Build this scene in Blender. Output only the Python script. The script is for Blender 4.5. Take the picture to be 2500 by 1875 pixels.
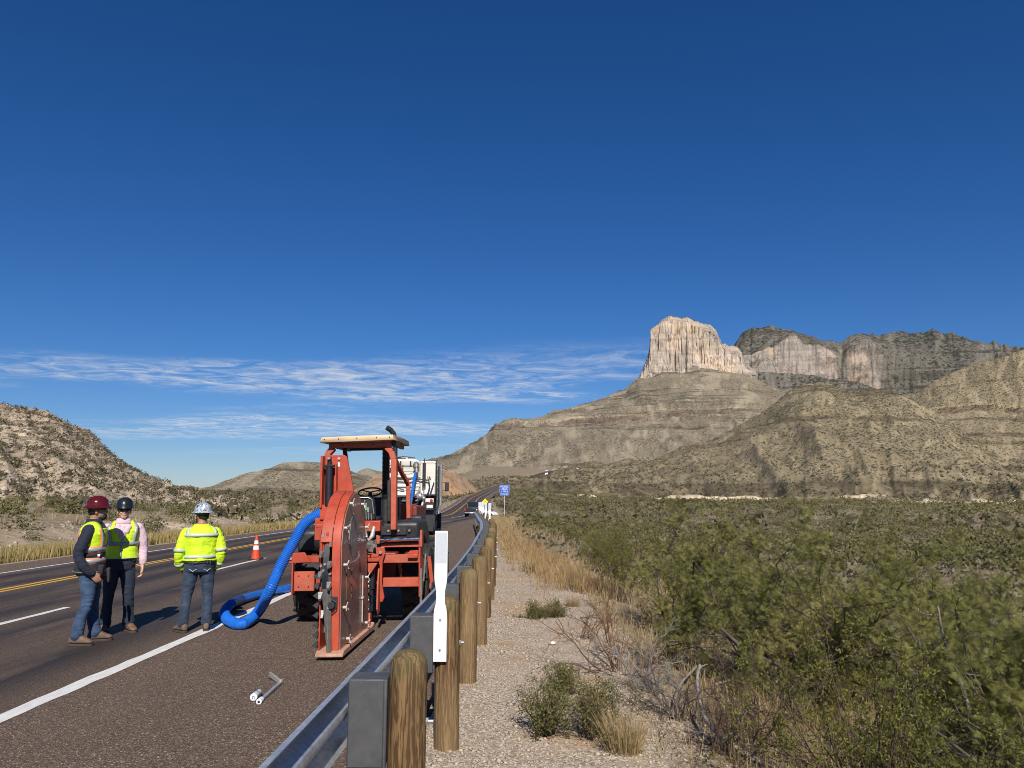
import bpy, bmesh, math, random
import numpy as np
from mathutils import Vector, Matrix, Euler

for o in list(bpy.data.objects): bpy.data.objects.remove(o)
SC = bpy.context.scene
COL = SC.collection
R = math.radians

# ---------------------------------------------------------------- camera
FPX, EYE, HZ, VX = 1785.0, 1.86, 1205.0, 1288.0      # focal length, eye height, horizon row, road vanishing column (2500 x 1875)
YAW = math.atan((VX - 1250) / FPX)
PITCH = math.atan((HZ - 937.5) / FPX)
cam_d = bpy.data.cameras.new('camera'); cam = bpy.data.objects.new('camera', cam_d); COL.objects.link(cam)
cam_d.sensor_width = 36; cam_d.lens = 36 * FPX / 2500; cam_d.clip_start = 0.1; cam_d.clip_end = 30000
cam.location = (0, 0, EYE); cam.rotation_euler = (math.pi / 2 + PITCH, 0, YAW)
SC.camera = cam
# ---------------------------------------------------------------- world, sun, exposure
SUN_EL, SUN_X = R(38.5), 0.13                       # sun behind the camera, a little to its right
wd = bpy.data.worlds.new('World'); SC.world = wd; wd.use_nodes = True
wt = wd.node_tree; wt.nodes.clear()
def wn(t, **k):
    n = wt.nodes.new(t)
    for a, b in k.items(): setattr(n, a, b)
    return n
def wl(a, b): wt.links.new(a, b)
sky = wn('ShaderNodeTexSky', sky_type='NISHITA', sun_disc=False, sun_elevation=SUN_EL, sun_rotation=math.pi - math.atan(SUN_X),
         altitude=1500, air_density=1.15, dust_density=0.25, ozone_density=3.0)
hs = wn('ShaderNodeHueSaturation'); hs.inputs['Saturation'].default_value = 1.15; hs.inputs['Value'].default_value = 1.0
tint = wn('ShaderNodeMixRGB', blend_type='MULTIPLY'); tint.inputs[0].default_value = 1.0; tint.inputs[2].default_value = (0.70, 0.845, 1.16, 1)
wl(sky.outputs[0], tint.inputs[1]); wl(tint.outputs[0], hs.inputs['Color'])
# thin cirrus: streaky noise on a high flat cloud deck, thickest towards the horizon ahead
tc = wn('ShaderNodeTexCoord'); sx = wn('ShaderNodeSeparateXYZ'); wl(tc.outputs['Generated'], sx.inputs[0])
def wm(op, a, b=None, clamp=False):
    n = wn('ShaderNodeMath', operation=op, use_clamp=clamp)
    for i, v in enumerate((a, b)):
        if v is None: continue
        if isinstance(v, (int, float)): n.inputs[i].default_value = v
        else: wl(v, n.inputs[i])
    return n.outputs[0]
zc = wm('MAXIMUM', sx.outputs['Z'], 0.02)
px_ = wm('DIVIDE', sx.outputs['X'], zc); py_ = wm('DIVIDE', sx.outputs['Y'], zc)
cb = wn('ShaderNodeCombineXYZ'); wl(px_, cb.inputs[0]); wl(py_, cb.inputs[1])
def wnoise(scale_xyz, scale, detail, rough, off, dist=0.0):
    mp = wn('ShaderNodeMapping'); mp.inputs['Scale'].default_value = scale_xyz; mp.inputs['Location'].default_value = off
    mp.inputs['Rotation'].default_value = (0, 0, R(-7))
    wl(cb.outputs[0], mp.inputs[0])
    n = wn('ShaderNodeTexNoise'); n.inputs['Scale'].default_value = scale; n.inputs['Detail'].default_value = detail
    n.inputs['Roughness'].default_value = rough; n.inputs['Distortion'].default_value = dist
    wl(mp.outputs[0], n.inputs['Vector']); return n.outputs['Fac']
def wramp(v, a, b):
    n = wn('ShaderNodeMapRange', interpolation_type='SMOOTHSTEP'); n.inputs[1].default_value = a; n.inputs[2].default_value = b
    wl(v, n.inputs[0]); return n.outputs[0]
big = wramp(wnoise((0.30, 0.55, 1), 0.55, 3, 0.5, (17.5, 3.3, 0)), 0.46, 0.60)
fine = wramp(wnoise((1.5, 1.7, 1), 1.7, 9, 0.70, (5, 6, 2), 0.9), 0.36, 0.74)
zz = sx.outputs['Z']
lowband = wm('MULTIPLY', wramp(zz, 0.035, 0.09), wm('SUBTRACT', 1.0, wramp(zz, 0.145, 0.215)))
cl = wm('MULTIPLY', wm('MULTIPLY', big, fine), lowband, True)
cl = wm('MULTIPLY', cl, wm('SUBTRACT', 1.0, wramp(sx.outputs['X'], 0.15, 0.24)))   # the bank thins out to the right
cl = wm("MULTIPLY", cl, 0.9)
mx = wn('ShaderNodeMixRGB'); wl(cl, mx.inputs[0]); wl(hs.outputs[0], mx.inputs[1]); mx.inputs[2].default_value = (9.6, 10.2, 11.0, 1)
bg = wn('ShaderNodeBackground'); wl(mx.outputs[0], bg.inputs[0]); bg.inputs[1].default_value = 0.058
wo = wn('ShaderNodeOutputWorld'); wl(bg.outputs[0], wo.inputs[0])
sd = bpy.data.lights.new('sun', 'SUN'); so = bpy.data.objects.new('sun', sd); COL.objects.link(so)
sd.energy = 5.0; sd.angle = R(0.53); sd.color = (1.0, 0.94, 0.85)
SUNV = Vector((-SUN_X * math.cos(SUN_EL), math.cos(SUN_EL) * math.sqrt(1 - SUN_X ** 2), -math.sin(SUN_EL)))
so.rotation_euler = SUNV.to_track_quat('-Z', 'Y').to_euler(); so.location = (20, -40, 60)
SC.view_settings.view_transform = 'Standard'; SC.view_settings.look = 'None'
SC.view_settings.exposure = 0.24; SC.view_settings.gamma = 1.0; SC.view_settings.use_curve_mapping = False
SC.render.engine = 'CYCLES'
SC.cycles.use_denoising = True
SC.cycles.filter_width = 0.95
try: SC.cycles.denoising_prefilter = 'FAST'
except Exception: pass
SC.cycles.max_bounces = 6; SC.cycles.transparent_max_bounces = 12; SC.cycles.diffuse_bounces = 3; SC.cycles.glossy_bounces = 3
SC.cycles.caustics_reflective = False; SC.cycles.caustics_refractive = False

# ---------------------------------------------------------------- helpers: points from the photograph's rows and columns
_f = np.array([-math.sin(YAW) * math.cos(PITCH), math.cos(YAW) * math.cos(PITCH), math.sin(PITCH)])
_r = np.array([math.cos(YAW), math.sin(YAW), 0.0]); _u = np.cross(_r, _f)
def ray(x, y):
    x = np.asarray(x, float); y = np.asarray(y, float)
    return _f + _r * ((x - 1250) / FPX)[..., None] - _u * ((y - 937.5) / FPX)[..., None]
def on_z(x, y, z=0.0):
    d = ray(x, y); t = (z - EYE) / d[..., 2]; return np.array([0, 0, EYE]) + d * t[..., None]
def at_y(x, y, Y):
    d = ray(x, y); return np.array([0, 0, EYE]) + d * (Y / d[..., 1])[..., None]
def at_r(x, y, rr):
    d = ray(x, y); h = np.hypot(d[..., 0], d[..., 1]); return np.array([0, 0, EYE]) + d * (rr / h)[..., None]

# ---------------------------------------------------------------- helpers: noise
def _hash(ix, iy, seed):
    h = (ix.astype(np.int64) * 374761393 + iy.astype(np.int64) * 668265263 + seed * 1442695041) & 0xffffffff
    h = ((h ^ (h >> 13)) * 1274126177) & 0xffffffff
    h = (h ^ (h >> 16)) & 0xffffffff
    return h / 4294967295.0
def vnoise(x, y, seed=0):
    ix = np.floor(x); iy = np.floor(y); fx = x - ix; fy = y - iy
    fx = fx * fx * fx * (fx * (fx * 6 - 15) + 10); fy = fy * fy * fy * (fy * (fy * 6 - 15) + 10)
    a = _hash(ix, iy, seed); b = _hash(ix + 1, iy, seed); c = _hash(ix, iy + 1, seed); d = _hash(ix + 1, iy + 1, seed)
    return (a + (b - a) * fx) * (1 - fy) + (c + (d - c) * fx) * fy
def fbm(x, y, octv=5, seed=0, gain=0.5, ridged=False):
    x = np.asarray(x, float); y = np.asarray(y, float)
    s = np.zeros(np.broadcast(x, y).shape); amp = 1.0; tot = 0.0
    for i in range(octv):
        n = vnoise(x * 2 ** i + 17.3 * i, y * 2 ** i - 9.1 * i, seed + i * 31) * 2 - 1
        if ridged: n = 1 - 2 * np.abs(n)
        s += n * amp; tot += amp; amp *= gain
    return s / tot
def sstep(a, b, x):
    t = np.clip((np.asarray(x, float) - a) / (b - a), 0, 1); return t * t * (3 - 2 * t)

# ---------------------------------------------------------------- helpers: objects
def tag(o, label=None, cat=None, group=None, kind=None):
    if label: o['label'] = label
    if cat: o['category'] = cat
    if group: o['group'] = group
    if kind: o['kind'] = kind
    return o
def empty(name, loc=(0, 0, 0), rz=0.0, label=None, cat=None, group=None):
    o = bpy.data.objects.new(name, None); COL.objects.link(o); o.location = loc; o.rotation_euler = (0, 0, rz)
    o.empty_display_size = 0.1
    return tag(o, label, cat, group)
def mesh_np(name, V, Fq, mat=None, parent=None, smooth=False, attrs=None, loc=(0, 0, 0)):
    """one mesh object from numpy arrays: V (n,3); Fq a list of (m,k) index arrays"""
    me = bpy.data.meshes.new(name)
    if not isinstance(Fq, (list, tuple)): Fq = [Fq]
    Fq = [f for f in Fq if len(f)]
    me.vertices.add(len(V)); me.vertices.foreach_set('co', np.asarray(V, np.float32).ravel())
    tot = np.concatenate([np.full(len(f), f.shape[1], np.int32) for f in Fq])
    idx = np.concatenate([f.ravel() for f in Fq]).astype(np.int32)
    me.loops.add(len(idx)); me.loops.foreach_set('vertex_index', idx)
    me.polygons.add(len(tot)); st = np.concatenate([[0], np.cumsum(tot)[:-1]]).astype(np.int32)
    me.polygons.foreach_set('loop_start', st)
    try: me.polygons.foreach_set('loop_total', tot)
    except Exception: pass
    if smooth: me.polygons.foreach_set('use_smooth', np.ones(len(tot), bool))
    for k, v in (attrs or {}).items():
        a = me.attributes.new(k, 'FLOAT', 'POINT'); a.data.foreach_set('value', np.asarray(v, np.float32))
    me.update(calc_edges=True); me.validate()
    o = bpy.data.objects.new(name, me); COL.objects.link(o); o.location = loc
    if mat: me.materials.append(mat)
    if parent: o.parent = parent
    return o
def grid_faces(nr, nc):
    i = np.arange(nr - 1)[:, None] * nc + np.arange(nc - 1)[None, :]
    return np.stack([i, i + 1, i + nc + 1, i + nc], -1).reshape(-1, 4)
def copy_tree(o, parent=None):
    c = o.copy(); COL.objects.link(c); c.parent = parent
    for ch in list(o.children): copy_tree(ch, c)
    return c

class MB:
    """collects shapes; build() links them as ONE mesh object (given in world axes, stored relative to its thing)"""
    def __init__(s): s.v = []; s.f = []; s.m = []; s.mi = 0
    def add(s, vs, fs):
        b = len(s.v); s.v += [tuple(p) for p in vs]; s.f += [tuple(b + i for i in f) for f in fs]; s.m += [s.mi] * len(fs); return s
    def box(s, c, d, rot=None, taper=None):
        """centre, full size, optional Euler; taper = (sx, sy) scale of the top"""
        x, y, z = d[0] / 2, d[1] / 2, d[2] / 2; tx, ty = taper or (1, 1)
        p = [Vector(q) for q in ((-x, -y, -z), (x, -y, -z), (x, y, -z), (-x, y, -z), (-x * tx, -y * ty, z), (x * tx, -y * ty, z), (x * tx, y * ty, z), (-x * tx, y * ty, z))]
        if rot is not None:
            m = (rot if isinstance(rot, Matrix) else Euler(rot).to_matrix()); p = [m @ q for q in p]
        c = Vector(c); p = [q + c for q in p]
        return s.add(p, [(0, 3, 2, 1), (4, 5, 6, 7), (0, 1, 5, 4), (1, 2, 6, 5), (2, 3, 7, 6), (3, 0, 4, 7)])
    def bar(s, a, b, w, h, upv=(0, 0, 1)):
        """a rectangular bar from a to b"""
        a = Vector(a); b = Vector(b); d = (b - a); L = d.length; d.normalize()
        sdv = d.cross(Vector(upv)); sdv = sdv.normalized() if sdv.length > 1e-5 else d.orthogonal().normalized(); u2 = sdv.cross(d)
        m = Matrix((sdv, d, u2)).transposed()
        return s.box((a + b) / 2, (w, L, h), m)
    def ring(s, c, ax, r, n, ph=0.0):
        ax = Vector(ax).normalized(); e = ax.orthogonal().normalized(); g = ax.cross(e); c = Vector(c)
        return [c + (e * math.cos(2 * math.pi * i / n + ph) + g * math.sin(2 * math.pi * i / n + ph)) * r for i in range(n)]
    def cyl(s, a, b, r0, r1=None, n=16, caps=True):
        r1 = r0 if r1 is None else r1; a = Vector(a); b = Vector(b); ax = b - a
        p = s.ring(a, ax, r0, n) + s.ring(b, ax, r1, n)
        f = [(i, (i + 1) % n, n + (i + 1) % n, n + i) for i in range(n)]
        if caps: f += [tuple(range(n - 1, -1, -1)), tuple(range(n, 2 * n))]
        return s.add(p, f)
    def tube(s, pts, rad, n=8, caps=True):
        pts = [Vector(p) for p in pts]; k = len(pts); rad = [rad] * k if isinstance(rad, (int, float)) else rad
        vs = []; e = None
        for i, p in enumerate(pts):
            d = (pts[min(i + 1, k - 1)] - pts[max(i - 1, 0)]).normalized()
            e = d.orthogonal().normalized() if e is None else (e - d * e.dot(d)).normalized()
            g = d.cross(e)
            vs += [p + (e * math.cos(2 * math.pi * j / n) + g * math.sin(2 * math.pi * j / n)) * rad[i] for j in range(n)]
        f = [(i * n + j, i * n + (j + 1) % n, (i + 1) * n + (j + 1) % n, (i + 1) * n + j) for i in range(k - 1) for j in range(n)]
        if caps: f += [tuple(range(n - 1, -1, -1)), tuple(range((k - 1) * n, k * n))]
        return s.add(vs, f)
    def prism(s, poly, axis, a, b):
        """poly in the plane across axis ('x': (y,z), 'y': (x,z), 'z': (x,y)), extruded from a to b"""
        n = len(poly)
        mk = {'x': lambda t, p: (t, p[0], p[1]), 'y': lambda t, p: (p[0], t, p[1]), 'z': lambda t, p: (p[0], p[1], t)}[axis]
        vs = [mk(a, p) for p in poly] + [mk(b, p) for p in poly]
        return s.add(vs, [tuple(range(n - 1, -1, -1)), tuple(range(n, 2 * n))] + [(i, (i + 1) % n, n + (i + 1) % n, n + i) for i in range(n)])
    def lathe(s, c, ax, prof, n=24, caps=True):
        """prof = [(t along axis, radius)]"""
        c = Vector(c); ax = Vector(ax).normalized(); e = ax.orthogonal().normalized(); g = ax.cross(e); vs = []
        for t, r in prof:
            vs += [c + ax * t + (e * math.cos(2 * math.pi * j / n) + g * math.sin(2 * math.pi * j / n)) * r for j in range(n)]
        k = len(prof); f = [(i * n + j, i * n + (j + 1) % n, (i + 1) * n + (j + 1) % n, (i + 1) * n + j) for i in range(k - 1) for j in range(n)]
        if caps: f += [tuple(range(n - 1, -1, -1)), tuple(range((k - 1) * n, k * n))]
        return s.add(vs, f)
    def ball(s, c, r, n=12, m=8, rot=None):
        r = (r, r, r) if isinstance(r, (int, float)) else r; c = Vector(c); vs = []
        for i in range(m + 1):
            t = math.pi * i / m
            for j in range(n):
                q = Vector((r[0] * math.sin(t) * math.cos(2 * math.pi * j / n), r[1] * math.sin(t) * math.sin(2 * math.pi * j / n), -r[2] * math.cos(t)))
                if rot is not None: q = Euler(rot).to_matrix() @ q
                vs.append(c + q)
        return s.add(vs, [(i * n + j, i * n + (j + 1) % n, (i + 1) * n + (j + 1) % n, (i + 1) * n + j) for i in range(m) for j in range(n)])
    def loft(s, rings, caps=True):
        n = len(rings[0]); vs = [p for r_ in rings for p in r_]; k = len(rings)
        f = [(i * n + j, i * n + (j + 1) % n, (i + 1) * n + (j + 1) % n, (i + 1) * n + j) for i in range(k - 1) for j in range(n)]
        if caps: f += [tuple(range(n - 1, -1, -1)), tuple(range((k - 1) * n, k * n))]
        return s.add(vs, f)
    def build(s, name, mat, parent=None, bevel=0.0, smooth=True, origin=None, sub=0, seg=2, local=False):
        me = bpy.data.meshes.new(name)
        o0 = Vector((0, 0, 0))
        if parent is not None and not local:
            q = parent
            while q is not None: o0 = o0 + Vector(q.location); q = q.parent
        oo = Vector(origin) if origin is not None else None
        if oo is not None: base = oo if not local else oo
        else: base = o0
        me.from_pydata([Vector(p) - base for p in s.v], [], s.f)
        bm = bmesh.new(); bm.from_mesh(me); bmesh.ops.remove_doubles(bm, verts=bm.verts, dist=1e-6)
        bmesh.ops.recalc_face_normals(bm, faces=bm.faces); bm.to_mesh(me); bm.free()
        mats = mat if isinstance(mat, (list, tuple)) else [mat]
        for m in mats: me.materials.append(m)
        if len(mats) > 1 and len(me.polygons) == len(s.m): me.polygons.foreach_set('material_index', s.m)
        o = bpy.data.objects.new(name, me); COL.objects.link(o)
        if oo is not None: o.location = oo - o0
        if parent is not None: o.parent = parent
        if bevel:
            md = o.modifiers.new('bevel', 'BEVEL'); md.width = bevel; md.segments = seg; md.limit_method = 'ANGLE'; md.angle_limit = R(35); md.use_clamp_overlap = True
        if smooth: smooth_by_angle(me)
        return o
def smooth_by_angle(me, ang=R(40)):
    me.polygons.foreach_set('use_smooth', np.ones(len(me.polygons), bool))
    bm = bmesh.new(); bm.from_mesh(me)
    for e in bm.edges:
        if len(e.link_faces) == 2 and e.calc_face_angle(0) > ang: e.smooth = False
    bm.to_mesh(me); bm.free()

# ---------------------------------------------------------------- helpers: materials
class NT:
    def __init__(s, name):
        s.m = bpy.data.materials.new(name); s.m.use_nodes = True; s.t = s.m.node_tree; s.t.nodes.clear()
        s.out = s.n('ShaderNodeOutputMaterial'); s.b = s.n('ShaderNodeBsdfPrincipled'); s.l(s.b.outputs[0], s.out.inputs[0]); s._tc = None
    def n(s, t, **k):
        n = s.t.nodes.new(t)
        for a, b in k.items(): setattr(n, a, b)
        return n
    def l(s, a, b): s.t.links.new(a, b)
    def put(s, sock, v):
        if isinstance(v, (int, float)): sock.default_value = v
        elif isinstance(v, (tuple, list)): sock.default_value = (*v, 1) if len(v) == 3 and sock.type == 'RGBA' else v
        else: s.l(v, sock)
    def pos(s):
        if s._tc is None: s._tc = s.n('ShaderNodeNewGeometry').outputs['Position']
        return s._tc
    def obj(s): return s.n('ShaderNodeTexCoord').outputs['Object']
    def noise(s, scale, detail=4, rough=0.55, vec=None, sc=None, dist=0.0, off=(0, 0, 0)):
        v = vec if vec is not None else s.pos()
        if sc is not None or any(off):
            mp = s.n('ShaderNodeMapping'); mp.inputs['Scale'].default_value = sc or (1, 1, 1); mp.inputs['Location'].default_value = off; s.l(v, mp.inputs[0]); v = mp.outputs[0]
        n = s.n('ShaderNodeTexNoise'); n.inputs['Scale'].default_value = scale; n.inputs['Detail'].default_value = detail; n.inputs['Roughness'].default_value = rough
        n.inputs['Distortion'].default_value = dist; s.l(v, n.inputs['Vector']); return n.outputs['Fac']
    def voro(s, scale, vec=None, feature='F1', out='Distance', sc=None, rnd=1.0):
        v = vec if vec is not None else s.pos()
        if sc is not None:
            mp = s.n('ShaderNodeMapping'); mp.inputs['Scale'].default_value = sc; s.l(v, mp.inputs[0]); v = mp.outputs[0]
        n = s.n('ShaderNodeTexVoronoi', feature=feature); n.inputs['Scale'].default_value = scale; n.inputs['Randomness'].default_value = rnd
        s.l(v, n.inputs['Vector']); return n.outputs[out]
    def ramp(s, v, a, b, lo=0.0, hi=1.0):
        n = s.n('ShaderNodeMapRange'); n.inputs[1].default_value = a; n.inputs[2].default_value = b; n.inputs[3].default_value = lo; n.inputs[4].default_value = hi
        s.l(v, n.inputs[0]); return n.outputs[0]
    def crampv(s, v, stops):
        n = s.n('ShaderNodeValToRGB'); e = n.color_ramp.elements
        while len(e) < len(stops): e.new(0.5)
        for i, (p, c) in enumerate(stops): e[i].position = p; e[i].color = (*c, 1)
        s.l(v, n.inputs[0]); return n.outputs[0]
    def mix(s, f, a, b, blend='MIX'):
        n = s.n('ShaderNodeMixRGB', blend_type=blend); s.put(n.inputs[0], f); s.put(n.inputs[1], a); s.put(n.inputs[2], b); return n.outputs[0]
    def math(s, op, a, b=0.0, clamp=False):
        n = s.n('ShaderNodeMath', operation=op, use_clamp=clamp); s.put(n.inputs[0], a); s.put(n.inputs[1], b); return n.outputs[0]
    def attr(s, name): return s.n('ShaderNodeAttribute', attribute_name=name).outputs['Fac']
    def sep(s, v=None):
        n = s.n('ShaderNodeSeparateXYZ'); s.l(v if v is not None else s.pos(), n.inputs[0]); return n.outputs
    def bump(s, h, strength=0.5, dist=0.02, prev=None):
        n = s.n('ShaderNodeBump'); n.inputs['Strength'].default_value = strength; n.inputs['Distance'].default_value = dist; s.l(h, n.inputs['Height'])
        if prev is not None: s.l(prev, n.inputs['Normal'])
        return n.outputs[0]
    def fin(s, col=None, rough=None, metal=None, nrm=None, **k):
        if col is not None: s.put(s.b.inputs['Base Color'], col)
        if rough is not None: s.put(s.b.inputs['Roughness'], rough)
        if metal is not None: s.put(s.b.inputs['Metallic'], metal)
        if nrm is not None: s.l(nrm, s.b.inputs['Normal'])
        for a, v in k.items(): s.put(s.b.inputs[a.replace('_', ' ')], v)
        return s.m
_plain = {}
def plain(name, col, rough=0.5, metal=0.0, var=0.18, scale=6.0, dirt=None, dirt_amt=0.35, bumps=0.0, bscale=60.0, **k):
    """paint / plastic / metal with gentle mottling, optional dust film and fine relief"""
    if name in _plain: return _plain[name]
    t = NT(name)
    n1 = t.noise(scale, 5, 0.6, vec=t.obj()); 
    c = t.mix(t.ramp(n1, 0.3, 0.7), tuple(x * (1 - var) for x in col), tuple(min(1, x * (1 + var)) for x in col))
    if dirt is not None:
        n2 = t.noise(scale * 2.3, 6, 0.65, vec=t.obj(), off=(3, 1, 7))
        c = t.mix(t.ramp(n2, 0.45, 0.75, 0, dirt_amt), c, dirt)
    rr = t.ramp(t.noise(scale * 3, 3, vec=t.obj()), 0.3, 0.7, max(0.02, rough - 0.08), min(1, rough + 0.08))
    nr = t.bump(t.noise(bscale, 3, vec=t.obj()), bumps, 0.004) if bumps else None
    _plain[name] = t.fin(c, rr, metal, nr, **k); return _plain[name]
# ================================================================ the lie of the land
_yy = [-80, 6, 20, 37, 60, 95, 145, 220, 320, 400, 480, 560, 750, 850, 1000]
_yx = [-10.9, -10.9, -11.05, -11.6, -12.0, -12.0, -14.5, -19, -23, -23, -20, -15, 5, 20, 45]
_ly = [-80, 18, 30, 50, 95, 120, 140, 180, 220, 320, 400, 480, 560, 750, 850, 1000, 1500]
_lz = [0, 0, -.10, -.30, -1.05, -1.5, -1.8, -1.8, -1.5, .6, 3, 6.2, 9.7, 19, 26, 34, 60]
def smooth_interp(x, xs, ys):
    """monotone cubic through the knots"""
    xs = np.asarray(xs, float); ys = np.asarray(ys, float); x = np.asarray(x, float)
    h = np.diff(xs); d = np.diff(ys) / h; m = np.zeros(len(xs)); m[0] = d[0]; m[-1] = d[-1]
    same = d[:-1] * d[1:] > 0
    m[1:-1] = np.where(same, 2 * d[:-1] * d[1:] / np.where(same, d[:-1] + d[1:], 1), 0)
    i = np.clip(np.searchsorted(xs, x) - 1, 0, len(xs) - 2); t = np.clip((x - xs[i]) / h[i], 0, 1)
    return (ys[i] * (2 * t ** 3 - 3 * t ** 2 + 1) + h[i] * m[i] * (t ** 3 - 2 * t ** 2 + t) + ys[i + 1] * (3 * t ** 2 - 2 * t ** 3) + h[i] * m[i + 1] * (t ** 3 - t ** 2))
def yel(y): return smooth_interp(y, _yy, _yx)          # where the yellow centre line runs
def lng(y): return smooth_interp(y, _ly, _lz)          # the road's long profile
U_EDGE, U_DASH, U_LW, U_L, U_RAIL, U_POST = 6.36, 2.92, -2.6, -4.4, 10.05, 10.27
CROSS = 0.014
def cross(u): return -CROSS * np.clip(U_RAIL - u, 0, U_RAIL - U_L)
def rail_u(y): return np.interp(y, [0, 10, 14, 20, 29, 37, 47, 60], [9.97, 9.97, 9.93, 9.8, 9.5, 9.1, 8.5, 7.7])
def right_edge(y): return np.interp(y, [0, 10, 14, 20, 29, 37, 47, 56, 70, 88, 110, 2000], [10.0, 10.0, 9.96, 9.83, 9.53, 9.13, 8.55, 8.2, 8.3, 8.5, 8.0, 8.0])
def road_z(x, y):
    u = x - yel(y); return lng(y) + cross(u)
def gz(x, y, noise=True):
    """height of the open ground (the pavement lies a little above it)"""
    x = np.asarray(x, float); y = np.asarray(y, float); u = x - yel(np.clip(y, -80, 1000)); z0 = lng(np.clip(y, -80, 1500))
    far = sstep(60, 160, y)
    s = sstep(0.0, 0.16, x / np.maximum(y, 30.0)) * far
    sl = sstep(-0.045, -0.16, x / np.maximum(y, 30.0)) * far
    z0 = z0 * (1 - sl)
    v = -(u - U_L); w = u - U_RAIL
    zl = z0 + cross(np.full_like(u, U_L)) + np.interp(v, [0, 0.6, 1.6, 4.0, 6, 8.5, 12, 30, 60, 120, 250, 500], [0, -.03, -.25, -.55, -.35, .30, .55, 1.3, 2.4, 4.6, 9, 14]) * (1 - 0.5 * sstep(120, 400, y))
    zr = z0 * (1 - s) + np.interp(w, [0, 1.7, 2.5, 3.6, 6, 12, 60, 400, 3000], [0, -.02, -.12, -.42, -.95, -1.15, -1.5, -2.3, -2.6]) * (1 - 0.75 * far * (1 - s))
    z = np.where(u < U_L, zl, np.where(u > U_RAIL, zr, z0 + cross(u)))
    if noise:
        off = np.maximum(sstep(0.3, 5, v), sstep(1.8, 5, w))
        dist = np.hypot(x, y)
        z = z + off * (fbm(x / 6, y / 6, 4, 5) * 0.22 + fbm(x / 40, y / 40, 3, 9) * 0.6 * sstep(20, 90, dist)) + off * sstep(150, 500, dist) * fbm(x / 160, y / 160, 4, 19) * 2.0
        z = z + sstep(0.0, 0.3, w) * (1 - off) * fbm(x / 0.5, y / 0.5, 3, 3) * 0.018
    pav = (u > U_L - 0.05) & (w < 0.0)
    pav2 = (y > 8) & (u > right_edge(y) + .02)
    return np.where(pav & ~pav2, z - 0.12 - 0.012 * np.clip(y - 20, 0, 400), z)
def surf_z(x, y):
    """what a foot stands on: the pavement on the road, else the open ground"""
    u = x - yel(y)
    return float(road_z(x, y)) if (U_L < u < right_edge(y)) else float(gz(x, y))
def on_ground(px, py):
    z = 0.0
    for _ in range(12):
        p = on_z(px, py, z); z = 0.5 * z + 0.5 * surf_z(p[0], p[1])
    return Vector((p[0], p[1], z))

# ---------------------------------------------------------------- materials of the land
def mat_ground():
    t = NT('desert_ground'); P = t.pos()
    n_big = t.noise(0.06, 5, 0.6); n_mid = t.noise(0.9, 6, 0.62); n_fine = t.noise(14, 6, 0.7); n_peb = t.voro(64, out='Color')
    soil = t.mix(t.ramp(n_mid, .32, .68), (0.19, 0.135, 0.085), (0.36, 0.285, 0.195))
    soil = t.mix(t.ramp(n_big, .4, .62), soil, t.mix(t.ramp(n_fine, .3, .7), (0.23, 0.185, 0.115), (0.40, 0.33, 0.22)))
    # litter and low dead growth
    lit = t.ramp(t.noise(2.2, 7, 0.7, off=(5, 2, 0)), .46, .6)
    soil = t.mix(t.math('MULTIPLY', lit, 0.75), soil, t.mix(t.ramp(n_fine, .35, .65), (0.05, 0.043, 0.03), (0.15, 0.125, 0.075)))
    # crushed-limestone gravel on the verge
    sepc = t.n('ShaderNodeSeparateColor'); t.l(n_peb, sepc.inputs[0])
    grav = t.crampv(sepc.outputs[0], [(0.0, (0.16, 0.122, 0.088)), (0.35, (0.30, 0.245, 0.185)), (0.75, (0.43, 0.365, 0.285)), (1.0, (0.66, 0.60, 0.50))])
    grav = t.mix(t.ramp(t.noise(0.8, 4, 0.6), .35, .7), grav, t.mix(0.5, grav, (0.42, 0.31, 0.23)))
    patch = t.ramp(t.noise(1.1, 3, 0.5, sc=(0.5, 1.0, 1), off=(2.2, .6, 0)), .57, .64)
    grav = t.mix(t.math('MULTIPLY', patch, 0.85), grav, t.mix(t.ramp(n_fine, .3, .7), (0.30, 0.19, 0.105), (0.42, 0.29, 0.17)))
    col = t.mix(t.math('MULTIPLY', t.attr('gravel'), 1.0, True), soil, grav)
    # pale cut earth of the bank
    bank = t.mix(t.ramp(t.noise(1.6, 7, 0.65), .35, .65), (0.36, 0.26, 0.165), (0.62, 0.50, 0.36))
    col = t.mix(t.attr('bank'), col, bank)
    vd = t.voro(64)
    h = t.math('ADD', t.math('MULTIPLY', n_fine, 0.6), t.math('MULTIPLY', t.math('SUBTRACT', 1.0, vd), 0.5))
    nb = t.bump(h, 0.6, 0.018)
    return t.fin(col, 0.95, 0, nb, Specular_IOR_Level=0.15)
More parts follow.
